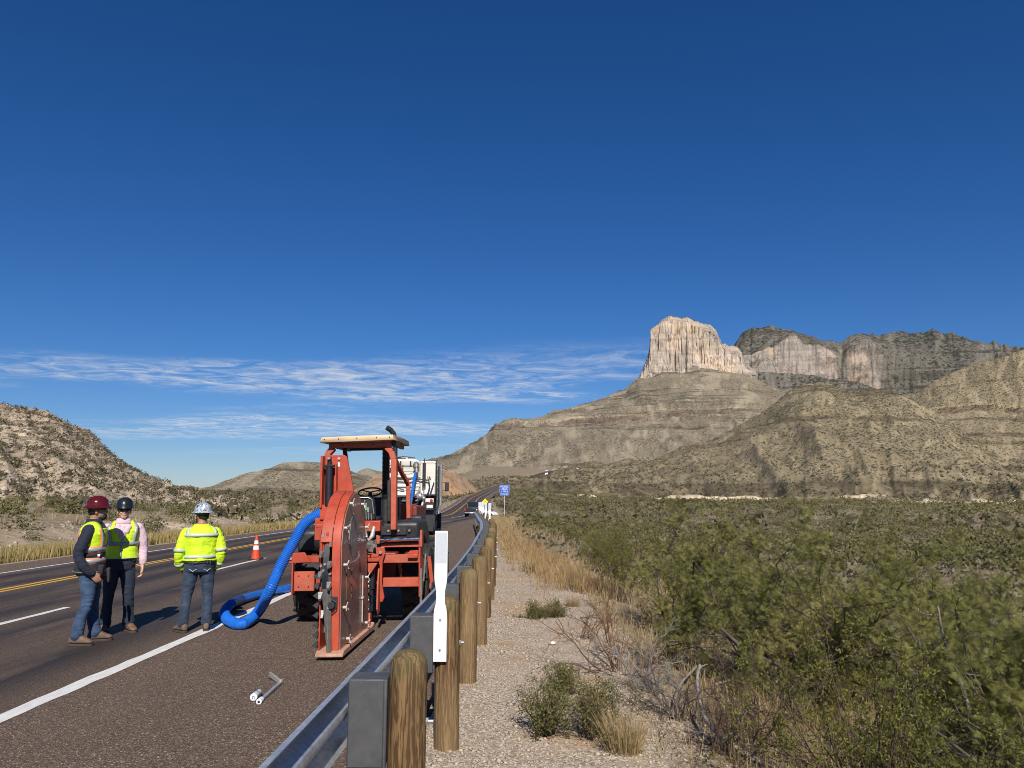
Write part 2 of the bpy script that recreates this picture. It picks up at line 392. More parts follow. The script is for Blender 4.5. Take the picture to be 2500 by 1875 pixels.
def mat_slope(name, soil_a, soil_b, veg, rock_a, rock_b, dot=0.22, cover=0.5, stretch=1.0, warm=(1.12, .86, .66), cn=.18):
    """hillside: pale stony soil, dark shrubs as dots, bands of rock where attribute 'cliff' says so"""
    t = NT(name); P = t.pos()
    big = t.noise(0.004 * stretch, 6, 0.6); mid = t.noise(0.03 * stretch, 6, 0.65); fine = t.noise(0.35 * stretch, 5, 0.7)
    c = t.mix(t.ramp(mid, .35, .65), soil_a, soil_b)
    c = t.mix(t.ramp(fine, .4, .72, 0, .55), c, tuple(min(1, x * 1.5) for x in soil_b))
    v = t.voro(dot * stretch); v2 = t.voro(dot * 2.3 * stretch); 
    thr = t.ramp(t.math('ADD', t.math('MULTIPLY', big, .6), t.math('MULTIPLY', mid, .4)), .38, .62, cover * .35, cover)
    m1 = t.math('LESS_THAN', v, thr); m2 = t.math('LESS_THAN', v2, t.math('MULTIPLY', thr, .8))
    vm = t.math('MAXIMUM', m1, t.math('MULTIPLY', m2, .8))
    vcol = t.mix(t.ramp(t.noise(0.12 * stretch, 3), .35, .65), veg, tuple(x * 1.7 for x in veg))
    pale = t.math('MULTIPLY', t.math('LESS_THAN', t.voro(dot * 1.9 * stretch, sc=(1, 1, 1.3)), .22), t.ramp(t.noise(.05 * stretch, 4, .6, off=(7, 7, 7)), .42, .6)); c = t.mix(t.math('MULTIPLY', pale, .7), c, tuple(min(1, x * 1.9) for x in soil_b))
    c = t.mix(t.math('MULTIPLY', vm, .9), c, vcol)
    sp = t.sep()
    # pale chutes and darker gullies running down the slope, thin dark strata across it
    cht = t.attr('chute')
    chn = t.math('ADD', cht, t.ramp(fine, .3, .7, -.2, .2)); c = t.mix(t.ramp(chn, .38, .62, 0, .6), c, tuple(min(1, x * 1.45) for x in soil_b)); c = t.mix(t.ramp(chn, -.25, -.5, 0, .55), c, tuple(x * .6 for x in soil_a))
    strat = t.ramp(t.noise(0.045 * stretch, 3, .5, sc=(.04, .04, 1.4), off=(0, 0, 3)), .575, .61, 0, .85); c = t.mix(t.math('MULTIPLY', strat, t.ramp(mid, .38, .56)), c, tuple(x * .6 for x in soil_a))
    # rock
    vert = t.noise(0.03 * stretch, 6, 0.7, sc=(1, 1, 0.10)); bed = t.noise(0.05 * stretch, 5, 0.65, sc=(0.08, 0.08, 1.6))
    rk = t.mix(t.ramp(vert, .33, .67), rock_a, rock_b)
    rk = t.mix(t.ramp(bed, .40, .62, 0, .45), rk, tuple(x * .55 for x in rock_a))
    rk = t.mix(t.ramp(t.noise(0.012 * stretch, 5, .6, sc=(1, 1, .5)), .46, .66, 0, .75), rk, tuple(x * y for x, y in zip(rock_b, warm)))
    ce = t.ramp(t.voro(.020 * stretch, feature='DISTANCE_TO_EDGE', sc=(1, 1, .16)), .0, .035, 1, 0); ce2 = t.ramp(t.voro(.055 * stretch, feature='DISTANCE_TO_EDGE', sc=(1, 1, .22)), .0, .05, .75, 0)
    crk = t.math('MAXIMUM', t.math('MULTIPLY', ce, t.ramp(t.noise(.012 * stretch, 3, .5, off=(2, 5, 1)), .4, .58)), t.math('MULTIPLY', ce2, t.ramp(t.noise(.015 * stretch, 3, .5), .42, .58)))
    rk = t.mix(t.math('MULTIPLY', crk, .85), rk, tuple(x * .28 for x in rock_a))
    cl = t.math('ADD', t.attr('cliff'), t.ramp(t.noise(0.02 * stretch, 6, .7), .3, .7, -cn, cn))
    cm = t.ramp(cl, .35, .6)
    c = t.mix(cm, c, rk)
    h = t.math('ADD', t.math('MULTIPLY', vm, .5), t.math('ADD', t.math('MULTIPLY', fine, .4), t.math('MULTIPLY', vert, 1.2)))
    nb = t.bump(h, 0.8, 1.6 / stretch)
    return t.fin(c, 0.95, 0, nb, Specular_IOR_Level=0.1)

# ---------------------------------------------------------------- open ground, one sheet to the horizon
def ground_sheet():
    az = np.concatenate([np.linspace(-180, -50, 27)[:-1], np.linspace(-50, 50, 251), np.linspace(50, 180, 27)[1:]])
    rr = np.concatenate([[0.0], np.geomspace(0.6, 9000, 290)])
    A, RR = np.meshgrid(np.radians(az), rr, indexing='ij'); X = RR * np.sin(A); Yv = RR * np.cos(A)
    Z = gz(X, np.clip(Yv, -60, 1e9)); Z = np.where(RR > 1500, np.minimum(Z, -2 + 0 * Z), Z)
    V = np.stack([X, Yv, Z], -1).reshape(-1, 3)
    u = X - yel(np.clip(Yv, -80, 1000)); w = u - U_RAIL; v = -(u - U_L)
    edge = 1.75 + fbm(X / 1.3, Yv / 1.3, 3, 41) * 0.7 + np.interp(Yv, [0, 4, 9, 16, 30, 60], [-.35, -.1, .35, .25, -.2, -.6])
    grav = np.where(w > -0.4, 1 - sstep(edge - .25, edge + .35, w), 0) * (1 - sstep(55, 80, Yv)) + np.where((u > U_L) & (w <= 0), 1, 0) * 0.6
    grav = np.maximum(grav, np.where((v > -0.3) & (v < 1.3), 1 - sstep(.3, 1.2 , v + fbm(X / 2, Yv / 2, 2, 6) * .4), 0) * .6)
    bank = sstep(6.2, 8.0, v + fbm(X / 5, Yv / 5, 3, 77) * 2.2) * (1 - sstep(9.0, 12.5, v + fbm(X / 4, Yv / 4, 3, 78) * 3)) * (sstep(15, 35, Yv) * (1 - sstep(95, 150, Yv)))
    bank = bank * sstep(-.35, .15, fbm(X / 9, Yv / 9, 3, 81) + .1)
    o = mesh_np('ground', V, grid_faces(len(az), len(rr)), mat_ground(), smooth=True, attrs={'gravel': grav.ravel(), 'bank': np.clip(bank, 0, 1).ravel()})
    return tag(o, 'sandy desert ground with gravel verge and scrub', kind='structure')
ground_sheet()

# ---------------------------------------------------------------- hills and mountains: rows of outline points, each row at its own distance
def poly(pts):
    a = np.array(pts, float); return lambda x: np.interp(x, a[:, 0], a[:, 1])
def hill(name, px0, px1, ncol, rows, mat, seed, label, amp=(6, 3), gully=1.0, L=60.0, crest_rough=None):
    """rows: (row outline as (px,py) list or z value, distance, sub-rows to next, cliffness of the band above this row)"""
    px = np.linspace(px0, px1, ncol); PTS = []; CL = []; BAND = []
    cur = []
    for (yy, rad, ns, cl) in rows:
        py = poly(yy)(px) if isinstance(yy, list) else np.full(ncol, float(yy))
        rd = poly(rad)(px) if isinstance(rad, list) else np.full(ncol, float(rad))
        if isinstance(yy, list): p = at_r(px, py, rd)
        else:
            p = at_r(px, np.full(ncol, 1205.0), rd); p[:, 2] = yy
        cur.append(p)
    nb = len(rows) - 1
    for i in range(nb):
        ns, cl = rows[i][2], rows[i][3]
        for j in range(ns):
            t = j / ns
            # gentle concave slopes: a touch of Catmull-Rom
            p0 = cur[max(i - 1, 0)]; p1 = cur[i]; p2 = cur[i + 1]; p3 = cur[min(i + 2, nb)]
            q = p1 * (1 - t) + p2 * t
            PTS.append(q); CL.append(poly(cl)(px) if isinstance(cl, list) else np.full(ncol, cl)); BAND.append(np.full(ncol, i + t))
    PTS.append(cur[-1]); CL.append(np.full(ncol, 0.0)); BAND.append(np.full(ncol, float(nb)))
    Pm = np.array(PTS); Cm = np.array(CL); Bm = np.array(BAND)
    # soften the change of cliffness
    rad = np.hypot(Pm[..., 0], Pm[..., 1]); arc = px[None, :] / FPX * np.mean(rad) + 0 * rad
    hdir = Pm[..., :2] / rad[..., None]
    z = Pm[..., 2]
    edge0 = sstep(0, .6, Bm) * (1 - sstep(nb - .5, nb, Bm))
    # cliffs: vertical flutes push the face in and out; slopes: gullies that run down the hill
    fl = fbm(arc / (L * .30), z / (L * 3.5), 5, seed, .6, True) * amp[0] + fbm(arc / (L * .9), z / (L * 1.3), 4, seed + 3) * amp[0] * .7 + fbm(arc / (L * .10), z / (L * 1.6), 3, seed + 4, .6, True) * amp[0] * .35
    gl = fbm(arc / (L * .8) + .15 * rad / L, rad / (L * 5.0), 5, seed + 7, .55, True) * amp[1] * gully + fbm(Pm[..., 0] / (L * .5), Pm[..., 1] / (L * .5), 5, seed + 9) * amp[1] * .7
    fl = np.sign(fl) * np.abs(fl / amp[0]) ** 1.0 * amp[0]
    ch = fbm(arc / (L * .45) + fbm(arc / (L * 2), rad / (L * 2), 3, seed + 33) * 1.3, rad / (L * 9), 4, seed + 31, .6, True)
    dz = gl * (1 - Cm) * edge0; dr = fl * Cm * edge0
    Pm[..., 0] += hdir[..., 0] * dr; Pm[..., 1] += hdir[..., 1] * dr; Pm[..., 2] += dz
    if crest_rough: 
        ci, ca, cw = crest_rough
        k = np.exp(-((Bm - ci) / .35) ** 2); Pm[..., 2] += k * fbm(arc / cw, 0 * arc, 4, seed + 21, .6) * ca
    o = mesh_np(name, Pm.reshape(-1, 3), grid_faces(len(PTS), ncol), mat, smooth=False, attrs={'cliff': Cm.ravel(), 'chute': ch.ravel()})
    return tag(o, label, kind='structure'), Pm, Cm
M_FOOT = mat_slope('foothill_slope', (0.140, 0.115, 0.080), (0.272, 0.228, 0.160), (0.044, 0.041, 0.028), (0.085, 0.066, 0.052), (0.24, 0.19, 0.145), dot=.16, cover=.46, stretch=1.0, warm=(1.1, .92, .8), cn=.45)
M_NEARR = mat_slope('scrubby_slope', (0.138, 0.112, 0.070), (0.255, 0.208, 0.132), (0.047, 0.046, 0.026), (0.08, 0.06, 0.045), (0.23, 0.178, 0.13), dot=.26, cover=.45, stretch=1.0, warm=(1.1, .92, .8), cn=.45)
M_LEFT = mat_slope('stony_slope', (0.20, 0.155, 0.105), (0.41, 0.33, 0.24), (0.05, 0.048, 0.027), (0.17, 0.125, 0.09), (0.40, 0.31, 0.225), dot=.17, cover=.34, stretch=3.0)
M_CUT = mat_slope('road_cut_rock', (0.30, 0.205, 0.125), (0.48, 0.35, 0.225), (0.05, 0.048, 0.026), (0.30, 0.19, 0.11), (0.50, 0.35, 0.22), dot=.22, cover=.33, stretch=1.6)
M_LIME = mat_slope('limestone', (0.125, 0.105, 0.08), (0.23, 0.195, 0.15), (0.042, 0.042, 0.032), (0.285, 0.24, 0.20), (0.54, 0.468, 0.39), dot=.055, cover=.5, stretch=.75, warm=(1.06, .94, .81))
M_REAR = mat_slope('rear_limestone', (0.075, 0.068, 0.055), (0.135, 0.122, 0.100), (0.028, 0.031, 0.025), (0.20, 0.17, 0.145), (0.40, 0.345, 0.29), dot=.09, cover=.66, stretch=.6, warm=(1.12, .93, .78), cn=.24)

M_FARH = mat_slope('far_scrubby_slope', (0.15, 0.122, 0.082), (0.27, 0.225, 0.155), (0.045, 0.043, 0.027), (0.12, 0.09, 0.065), (0.25, 0.195, 0.14), dot=.28, cover=.48, stretch=1.0, cn=.3)
LEFT_HILL = hill('stony_hill', -420, 640, 330, [
    (-3.0, 95, 8, 0.0),
    ([(-420, 1196), (0, 1200), (300, 1203), (540, 1215), (640, 1240)], 120, 22, 0.0),
    ([(-420, 1040), (0, 1062), (140, 1085), (240, 1118), (340, 1165), (420, 1195), (540, 1215), (640, 1240)], 205, 14, 0.05),
    ([(-420, 975), (-100, 987), (0, 1003), (68, 1012), (136, 1030), (192, 1054), (237, 1086), (283, 1122), (339, 1160), (390, 1186), (430, 1197), (540, 1215), (640, 1240)], 238, 5, 0.55),
    ([(-420, 955), (-100, 975), (0, 989), (68, 998), (136, 1017), (192, 1040), (237, 1074), (283, 1113), (339, 1153), (390, 1181), (430, 1194), (500, 1203), (540, 1215), (640, 1240)], 246, 4, 0.2),
    ([(-420, 960), (0, 996), (192, 1052), (339, 1170), (430, 1204), (540, 1215), (640, 1240)], 275, 6, 0.0),
    (-4.0, 400, 1, 0.0)], M_LEFT, 11, 'stony hill dotted with dark scrub, at the left', amp=(2.2, 1.5), L=16, crest_rough=(4.0, .9, 6))[1]
hill('far_hill', 440, 1010, 220, [
    (-5, 560, 6, 0), ([(440, 1212), (600, 1200), (1010, 1200)], 640, 30, 0),
    ([(440, 1206), (480, 1204), (520, 1192), (580, 1167), (651, 1145), (694, 1132), (796, 1126), (861, 1151), (880, 1158), (1010, 1185)], 900, 5, .1),
    (-6, 1200, 1, 0)], M_FARH, 23, 'low scrubby hill far behind the three workers', amp=(4, 3.5), L=60, crest_rough=(2, 1.5, 20))
hill('far_knoll', 800, 1120, 120, [
    (-5, 900, 4, 0), ([(800, 1200), (1120, 1200)], 950, 16, 0),
    ([(800, 1195), (850, 1160), (897, 1145), (926, 1154), (970, 1168), (1120, 1190)], 1250, 4, .1), (-6, 1500, 1, 0)],
    M_FARH, 29, 'small rounded knoll far beyond the red machine', amp=(4, 4), L=60)
hill('road_cut_knoll', 800, 1178, 200, [
    (-4, [(800, 255), (1060, 290), (1130, 350), (1178, 420)], 4, 0.3), ([(800, 1226), (900, 1224), (1060, 1226), (1110, 1218), (1150, 1203), (1178, 1199)], [(800, 268), (1060, 300), (1130, 362), (1178, 430)], 16, 0.55),
    ([(800, 1222), (840, 1207), (880, 1188), (920, 1165), (950, 1152), (1020, 1146), (1085, 1149), (1105, 1153), (1125, 1164), (1140, 1178), (1162, 1194), (1178, 1199)], [(800, 330), (1060, 390), (1178, 450)], 8, .35),
    (-4, 620, 1, 0)], M_CUT, 31, 'tan rocky knoll cut open beside the far road', amp=(4.0, 2.6), L=18, crest_rough=(2, 1.6, 9))
# main massif: ledge-banded foothill climbing to the limestone peak
hill('ledge_foothill', 930, 2080, 520, [
    (-8, 760, 6, 0), ([(930, 1196), (1100, 1186), (1330, 1160), (1500, 1150), (2080, 1150)], 1000, 26, 0),
    ([(930, 1172), (1010, 1142), (1068, 1121), (1127, 1105), (1165, 1078), (1190, 1062), (1206, 1050), (1300, 1045), (1420, 1040), (1560, 1026), (1700, 1018), (1830, 1012), (2080, 1012)], 1850, 8, [(1040, 0), (1190, .2), (1208, .8), (1250, .7), (1285, .35), (1330, .45), (1360, .25), (1390, .75), (1440, .9), (1540, .8), (1580, .4), (1640, .65), (1700, .25), (1800, .5), (1900, .2)]),
    ([(930, 1171), (1010, 1141), (1068, 1120), (1127, 1104), (1165, 1077), (1190, 1060), (1205, 1047), (1208, 1036), (1300, 1030), (1420, 1023), (1560, 1010), (1700, 1004), (1830, 1001), (2080, 1000)], 1885, 24, 0),
    ([(930, 1171), (1068, 1120), (1127, 1104), (1190, 1060), (1208, 1035.5), (1294, 1029), (1332, 1013), (1358, 1005), (1389, 1000), (1420, 990), (1483, 968), (1526, 953), (1561, 925), (1600, 920), (1640, 909), (1672, 905), (1720, 903), (1760, 906), (1810, 912), (1850, 930), (1930, 960), (2080, 990)], [(930, 1950), (1200, 2000), (1400, 2700), (1560, 3150), (2080, 3150)], 5, 0),
    (-10, 4200, 1, 0)], M_FOOT, 41, 'long grey-brown mountain flank banded with a rock ledge', amp=(10, 12), L=95, crest_rough=(3, 3, 40))
hill('limestone_peak', 1548, 1850, 420, [
    ([(1548, 952), (1850, 960)], 3060, 6, 0),
    ([(1548, 936), (1561, 927), (1608, 922), (1636, 911), (1672, 908), (1677, 890), (1700, 889), (1735, 899), (1741, 913), (1807, 917), (1816, 908), (1850, 915)], 3130, 14, .8),
    ([(1548, 932), (1561, 924), (1580, 893), (1672, 890), (1678, 887), (1700, 884), (1735, 890), (1741, 894), (1807, 896), (1822, 900), (1850, 914)], 3165, 46, .95),
    ([(1548, 931), (1561, 922), (1572, 900), (1579, 880), (1586, 850), (1588, 806), (1602, 797), (1624, 786), (1640, 783), (1676, 787), (1694, 795), (1720, 803), (1735, 808), (1744, 816), (1755, 830), (1763, 845), (1771, 852), (1785, 860), (1800, 864), (1812, 876), (1822, 895), (1850, 913)], 3215, 10, .6),
    ([(1548, 930), (1561, 921), (1579, 878), (1586, 848), (1588, 803), (1600, 795), (1622, 776), (1636, 772), (1660, 775), (1676, 775), (1694, 784), (1720, 788), (1735, 791), (1746, 803), (1755, 820), (1762, 837), (1771, 842), (1800, 846), (1812, 862), (1822, 892), (1850, 912)], 3330, 6, .3),
    ([(1548, 975), (1585, 960), (1600, 850), (1746, 860), (1765, 900), (1850, 960)], 3700, 1, 0)], M_LIME, 53, 'great pale limestone cliff peak lit by the sun', amp=(26, 8), L=80, crest_rough=(4, 8, 18))
hill('rear_ridge', 1740, 2900, 560, [
    ([(1740, 980), (2900, 1010)], 3400, 10, 0),
    ([(1740, 915), (1839, 908), (1925, 910), (1988, 915), (2029, 928), (2092, 936), (2150, 950), (2300, 955), (2900, 960)], 3560, 30, [(1740, .3), (1825, .62), (1990, .66), (2035, .55), (2062, .12), (2075, .50), (2140, .5), (2190, .2), (2900, .12)]),
    ([(1740, 880), (1800, 868), (1830, 866), (1870, 851), (1900, 842), (1925, 826), (1945, 824), (1970, 842), (2000, 838), (2030, 862), (2055, 880), (2075, 850), (2100, 838), (2150, 842), (2230, 870), (2300, 890), (2900, 930)], 3680, 14, [(1740, .3), (2000, .25), (2080, .4), (2160, .35), (2240, .12), (2900, .1)]),
    ([(1740, 850), (1790, 844), (1798, 828), (1812, 808), (1857, 801), (1898, 802), (1943, 810), (1979, 824), (2020, 835), (2051, 836), (2074, 819), (2124, 815), (2169, 812), (2223, 812), (2268, 808), (2287, 806), (2314, 817), (2359, 828), (2404, 837), (2449, 844), (2476, 848), (2560, 852), (2900, 880)], 3950, 6, .1),
    (60, 5200, 1, 0)], M_REAR, 61, 'dark wooded ridge with grey cliffs behind the pale peak', amp=(26, 15), gully=1.4, L=130, crest_rough=(3, 4.5, 30))
RIGHT_HILL = hill('right_hill', 2060, 3000, 330, [
    (-6, 640, 6, 0), ([(2060, 1225), (3000, 1225)], 700, 20, 0),
    ([(2060, 1040), (2150, 1030), (2223, 1016), (2300, 1010), (2400, 1003), (2500, 1012), (3000, 1020)], 1260, 6, [(2060, 0), (2190, .15), (2235, .6), (2290, .4), (2320, .6), (2360, .4), (2400, .62), (2445, .2), (2465, .6), (2520, .5), (2700, .4), (3000, .6)]),
    ([(2060, 1030), (2150, 1020), (2223, 1003), (2300, 996), (2400, 990), (2500, 997), (3000, 1000)], 1280, 24, 0.02),
    ([(2060, 990), (2178, 975), (2223, 961), (2246, 955), (2282, 934), (2327, 914), (2381, 889), (2449, 871), (2500, 851), (2700, 780), (3000, 700)], 1500, 6, .1),
    (-6, 2200, 1, 0)], M_NEARR, 71, 'tall scrubby hill with a broken rock ledge, at the right edge', amp=(6, 6), L=70, crest_rough=(4, 2.5, 25))[1]
FRONT_HILL = hill('front_hill', 1240, 3000, 560, [
    (-6, 380, 6, 0), ([(1240, 1180), (1330, 1185), (1450, 1205), (1600, 1218), (1800, 1226), (2200, 1229), (3000, 1229)], 430, 44, 0),
    ([(1240, 1176), (1330, 1161), (1408, 1146), (1500, 1133), (1590, 1124), (1658, 1102), (1726, 1079), (1794, 1052), (1839, 1025), (1884, 993), (1929, 961), (1961, 946), (1993, 934), (2029, 937), (2065, 952), (2092, 957), (2124, 955), (2178, 960), (2230, 985), (2330, 1040), (2420, 1100), (2560, 1160), (3000, 1200)], [(1240, 700), (1500, 900), (1993, 1050), (3000, 900)], 8, .05),
    (-6, 1500, 1, 0)], M_NEARR, 83, 'rounded scrubby hill in front of the cliffs', amp=(5, 8), L=60, crest_rough=(2, 2.5, 22))[1]
M_PALE = mat_slope('pale_eroded_bank', (0.36, 0.285, 0.19), (0.56, 0.46, 0.325), (0.07, 0.066, 0.038), (0.36, 0.28, 0.19), (0.6, 0.5, 0.36), dot=.3, cover=.26, stretch=1.0)
for k_, (x0_, x1_, r_, top_y, h_) in enumerate(((1560, 1935, 380, [(1560, 1229), (1600, 1218), (1640, 1210), (1700, 1209), (1760, 1213), (1840, 1213), (1900, 1217), (1935, 1229)], 'low pale eroded bank at the foot of the front hill'), (1940, 2180, 400, [(1940, 1229), (2010, 1215), (2090, 1207), (2150, 1206), (2180, 1216)], 'thin pale eroded bank right of the longer one'), (1385, 1475, 330, [(1385, 1224), (1410, 1210), (1440, 1207), (1475, 1220)], 'small pale eroded patch near the far road'), (1960, 2480, 300, [(1960, 1236), (2060, 1228), (2200, 1223), (2350, 1221), (2480, 1222)], 'long thin pale strip across the valley floor'))):
    hill('pale_bank', x0_, x1_, 110, [(-7, r_ - 8, 3, .0), ([(x0_, 1242), (x1_, 1242)], r_, 10, .15), (top_y, r_ + 14, 4, 0), (-7, r_ + 34, 1, 0)], M_PALE, 90 + k_, h_, amp=(1.2, .8), L=9, crest_rough=(2, .5, 5))
# ================================================================ road and paint
def mat_asphalt():
    t = NT('chip_seal_asphalt'); sp = t.sep()
    chip = t.n('ShaderNodeSeparateColor'); t.l(t.voro(105, out='Color'), chip.inputs[0])
    c = t.crampv(chip.outputs[0], [(0.0, (0.042, 0.028, 0.019)), (0.40, (0.116, 0.076, 0.053)), (0.78, (0.182, 0.121, 0.086)), (0.94, (0.29, 0.22, 0.16)), (1.0, (0.54, 0.47, 0.37))])
    c = t.mix(t.ramp(t.noise(0.35, 5, .6), .3, .7, 0, .45), c, (0.090, 0.063, 0.046))
    lane = t.attr('lane')                      # travelled lanes: finer, smoother, greyer
    c = t.mix(t.math('MULTIPLY', lane, .55), c, t.mix(t.ramp(t.noise(55, 3, .6), .3, .7), (0.062, 0.043, 0.032), (0.116, 0.083, 0.061)))
    tr = t.math('MULTIPLY', t.attr('wear'), t.ramp(t.noise(1.0, 5, .6, sc=(1.6, .22, 1)), .30, .50))
    c = t.mix(t.math('MULTIPLY', tr, .92), c, (0.024, 0.020, 0.020))
    dust = t.ramp(t.noise(.7, 5, .6, sc=(1, .3, 1), off=(4, 0, 0)), .5, .75, 0, .22)
    c = t.mix(dust, c, (0.19, 0.15, 0.115))
    h = t.math('SUBTRACT', 1.0, t.voro(105))
    return t.fin(c, t.ramp(tr, 0, 1, .88, .66), 0, t.bump(h, .8, .008), Specular_IOR_Level=.3)
M_ASPH = mat_asphalt()
def mat_paint(name, a, b, worn=.5):
    t = NT(name); n = t.noise(30, 5, .7); st = t.noise(26, 4, .6, sc=(1.0, .18, 1))
    chip = t.ramp(t.noise(95, 4, .75), .58, .68)
    c = t.mix(t.ramp(st, .3, .7), a, b)
    c = t.mix(t.math('MULTIPLY', chip, worn), c, (0.10, 0.08, 0.068))
    return t.fin(c, .75, 0, t.bump(n, .5, .004))
M_WHITE = mat_paint('white_road_paint', (0.55, 0.54, 0.50), (0.74, 0.73, 0.70)); M_YEL = mat_paint('yellow_road_paint', (0.58, 0.30, 0.03), (0.70, 0.40, 0.05))
def ystations(y0, y1, near=.5):
    ys = [y0]
    while ys[-1] < y1: ys.append(min(y1, ys[-1] + max(near, abs(ys[-1]) * .03)))
    return np.array(ys)
def strip(name, y0, y1, ua, ub, dz, mat, parent=None, nu=2, near=.5, attrs=None, jit=0.0, seed=0):
    ys = ystations(y0, y1, near); fa = ua if callable(ua) else (lambda y: np.full_like(y, ua)); fb = ub if callable(ub) else (lambda y: np.full_like(y, ub))
    a, b = fa(ys), fb(ys)
    if jit:
        a = a + (vnoise(ys * 3.1, ys * 0, seed) - .5) * jit + (vnoise(ys * 11, ys * 0, seed + 5) - .5) * jit * .6; b = b + (vnoise(ys * 2.7, ys * 0 + 9, seed) - .5) * jit + (vnoise(ys * 9, ys * 0, seed + 8) - .5) * jit * .6
    T = np.linspace(0, 1, nu)[None, :]; U = a[:, None] * (1 - T) + b[:, None] * T; Y2 = ys[:, None] + 0 * U
    Xr = yel(Y2) + U; Zr = road_z(Xr, Y2) + dz + 0.0006 * np.maximum(Y2 - 20, 0) * (1 if dz > 0 else 0)
    at = {k: f(U, Y2).ravel() for k, f in (attrs or {}).items()}
    o = mesh_np(name, np.stack([Xr, Y2, Zr], -1).reshape(-1, 3), grid_faces(len(ys), nu), mat, parent, smooth=True, attrs=at)
    return o
def lane_attr(U, Y): return np.clip(sstep(U_LW - .3, U_LW + .1, U) * (1 - sstep(U_EDGE - .15, U_EDGE + .15, U)), 0, 1)
def wear_attr(U, Y):
    k = np.zeros_like(U)
    for c in (-1.9, -.6, .85, 2.1, 3.7, 5.35): k += np.exp(-((U - c) / .50) ** 2)
    return np.clip(k, 0, 1) * lane_attr(U, Y)
road = strip('road', -30, 980, U_L, right_edge, 0.0, M_ASPH, nu=48, attrs={'lane': lane_attr, 'wear': wear_attr})
tag(road, 'brown chip-seal highway running up the valley', kind='structure')
# broken edge of the pavement: a real lip
for nm, y0, y1, ua, ub, mt, jt in (('edge_line', -20, 46, U_EDGE - .085, U_EDGE + .095, M_WHITE, .035), ('left_edge_line', 4, 300, U_LW - .06, U_LW + .06, M_WHITE, .02),
        ('yellow_centre_line', 4, 600, -.19, -.07, M_YEL, .015), ('yellow_centre_line', 4, 600, .07, .19, M_YEL, .015)):
    strip(nm, y0, y1, ua, ub, .004, mt, road, near=.12, jit=jt * .8, seed=len(nm) + int(ua * 10))
strip('edge_line', 88, 560, 5.9, 6.05, .006, M_WHITE, road, near=.5)
strip('lane_dash', 88, 560, 2.85, 3.0, .006, M_WHITE, road, near=.5)
for y0 in (-11.0, 7.4, 19.2, 31.4, 43.6, 55.8): strip('lane_dash', y0, y0 + (5.6 if y0 < 12 else 4.0), U_DASH - .065, U_DASH + .065, .004, M_WHITE, road, near=.15, jit=.02, seed=int(y0) + 40)
strip('cross_line', 66.0, 66.6, 1.0, 5.2, .005, M_WHITE, road, nu=12)
# ================================================================ guard rail, markers on it
def mat_wood_post():
    t = NT('treated_post_wood'); ob = t.obj(); rnd = t.n('ShaderNodeObjectInfo').outputs['Random']
    off = t.n('ShaderNodeCombineXYZ'); t.l(t.math('MULTIPLY', rnd, 37.0), off.inputs[0]); t.l(t.math('MULTIPLY', rnd, 11.0), off.inputs[1])
    va = t.n('ShaderNodeVectorMath', operation='ADD'); t.l(ob, va.inputs[0]); t.l(off.outputs[0], va.inputs[1]); v = va.outputs[0]
    warp = t.noise(2.2, 3, .5, vec=v, sc=(1, 1, .35))
    mp = t.n('ShaderNodeMapping'); mp.inputs['Scale'].default_value = (1, 1, .10); t.l(v, mp.inputs[0])
    g = t.n('ShaderNodeTexWave', wave_type='RINGS', rings_direction='Z'); g.inputs['Scale'].default_value = 11; g.inputs['Distortion'].default_value = 16; g.inputs['Detail'].default_value = 4; g.inputs['Detail Scale'].default_value = 1.7; g.inputs['Detail Roughness'].default_value = .65
    t.l(mp.outputs[0], g.inputs['Vector'])
    fine = t.noise(46, 4, .65, vec=v, sc=(1, 1, .06))
    c = t.mix(t.ramp(g.outputs['Fac'], .15, .85), (0.085, 0.046, 0.018), (0.235, 0.145, 0.066))
    c = t.mix(t.ramp(fine, .36, .66, 0, .7), c, (0.055, 0.034, 0.018))
    c = t.mix(t.ramp(warp, .46, .70, 0, .6), c, (0.30, 0.205, 0.105))
    sp = t.sep(ob)
    green = t.math('MULTIPLY', t.ramp(sp[2], .90, 1.1), t.ramp(t.noise(9, 4, .6, vec=v), .35, .6))
    c = t.mix(t.math('MULTIPLY', green, .75), c, (0.105, 0.105, 0.045))
    h = t.math('ADD', t.math('MULTIPLY', g.outputs['Fac'], .5), fine)
    return t.fin(c, .82, 0, t.bump(h, .55, .006), Specular_IOR_Level=.25)
def mat_galv():
    t = NT('galvanised_steel'); v = t.voro(55, vec=t.obj(), out='Color'); sc = t.n('ShaderNodeSeparateColor'); t.l(v, sc.inputs[0])
    c = t.mix(sc.outputs[0], (0.44, 0.47, 0.50), (0.60, 0.63, 0.66)); c = t.mix(t.ramp(t.noise(3.2, 6, .65, vec=t.obj()), .45, .75, 0, .5), c, (0.33, 0.34, 0.36))
    r = t.ramp(t.noise(7, 5, .6, vec=t.obj()), .3, .7, .34, .56)
    return t.fin(c, r, .65, t.bump(t.noise(120, 3, vec=t.obj()), .15, .002))
M_POST = mat_wood_post(); M_GALV = mat_galv()
M_BLOCK = plain('dark_grey_recycled_plastic', (0.062, 0.064, 0.068), .55, 0, .2, 9, dirt=(0.15, 0.14, 0.125), dirt_amt=.22, bumps=.45, bscale=240)
M_MARK = plain('white_marker_plastic', (0.72, 0.74, 0.76), .42, 0, .04, 8, dirt=(0.45, 0.42, 0.37), dirt_amt=.12)
M_REFL = plain('silver_reflective_sheet', (0.50, 0.53, 0.56), .35, 0, .04, 40)
M_BOLT = plain('zinc_bolt', (0.50, 0.50, 0.49), .4, .8)
def rail_pt(y, du=0.0, dz=0.0):
    x = float(yel(y) + rail_u(y)) + du
    z = float(lng(y)) + dz
    return Vector((x, y, z))
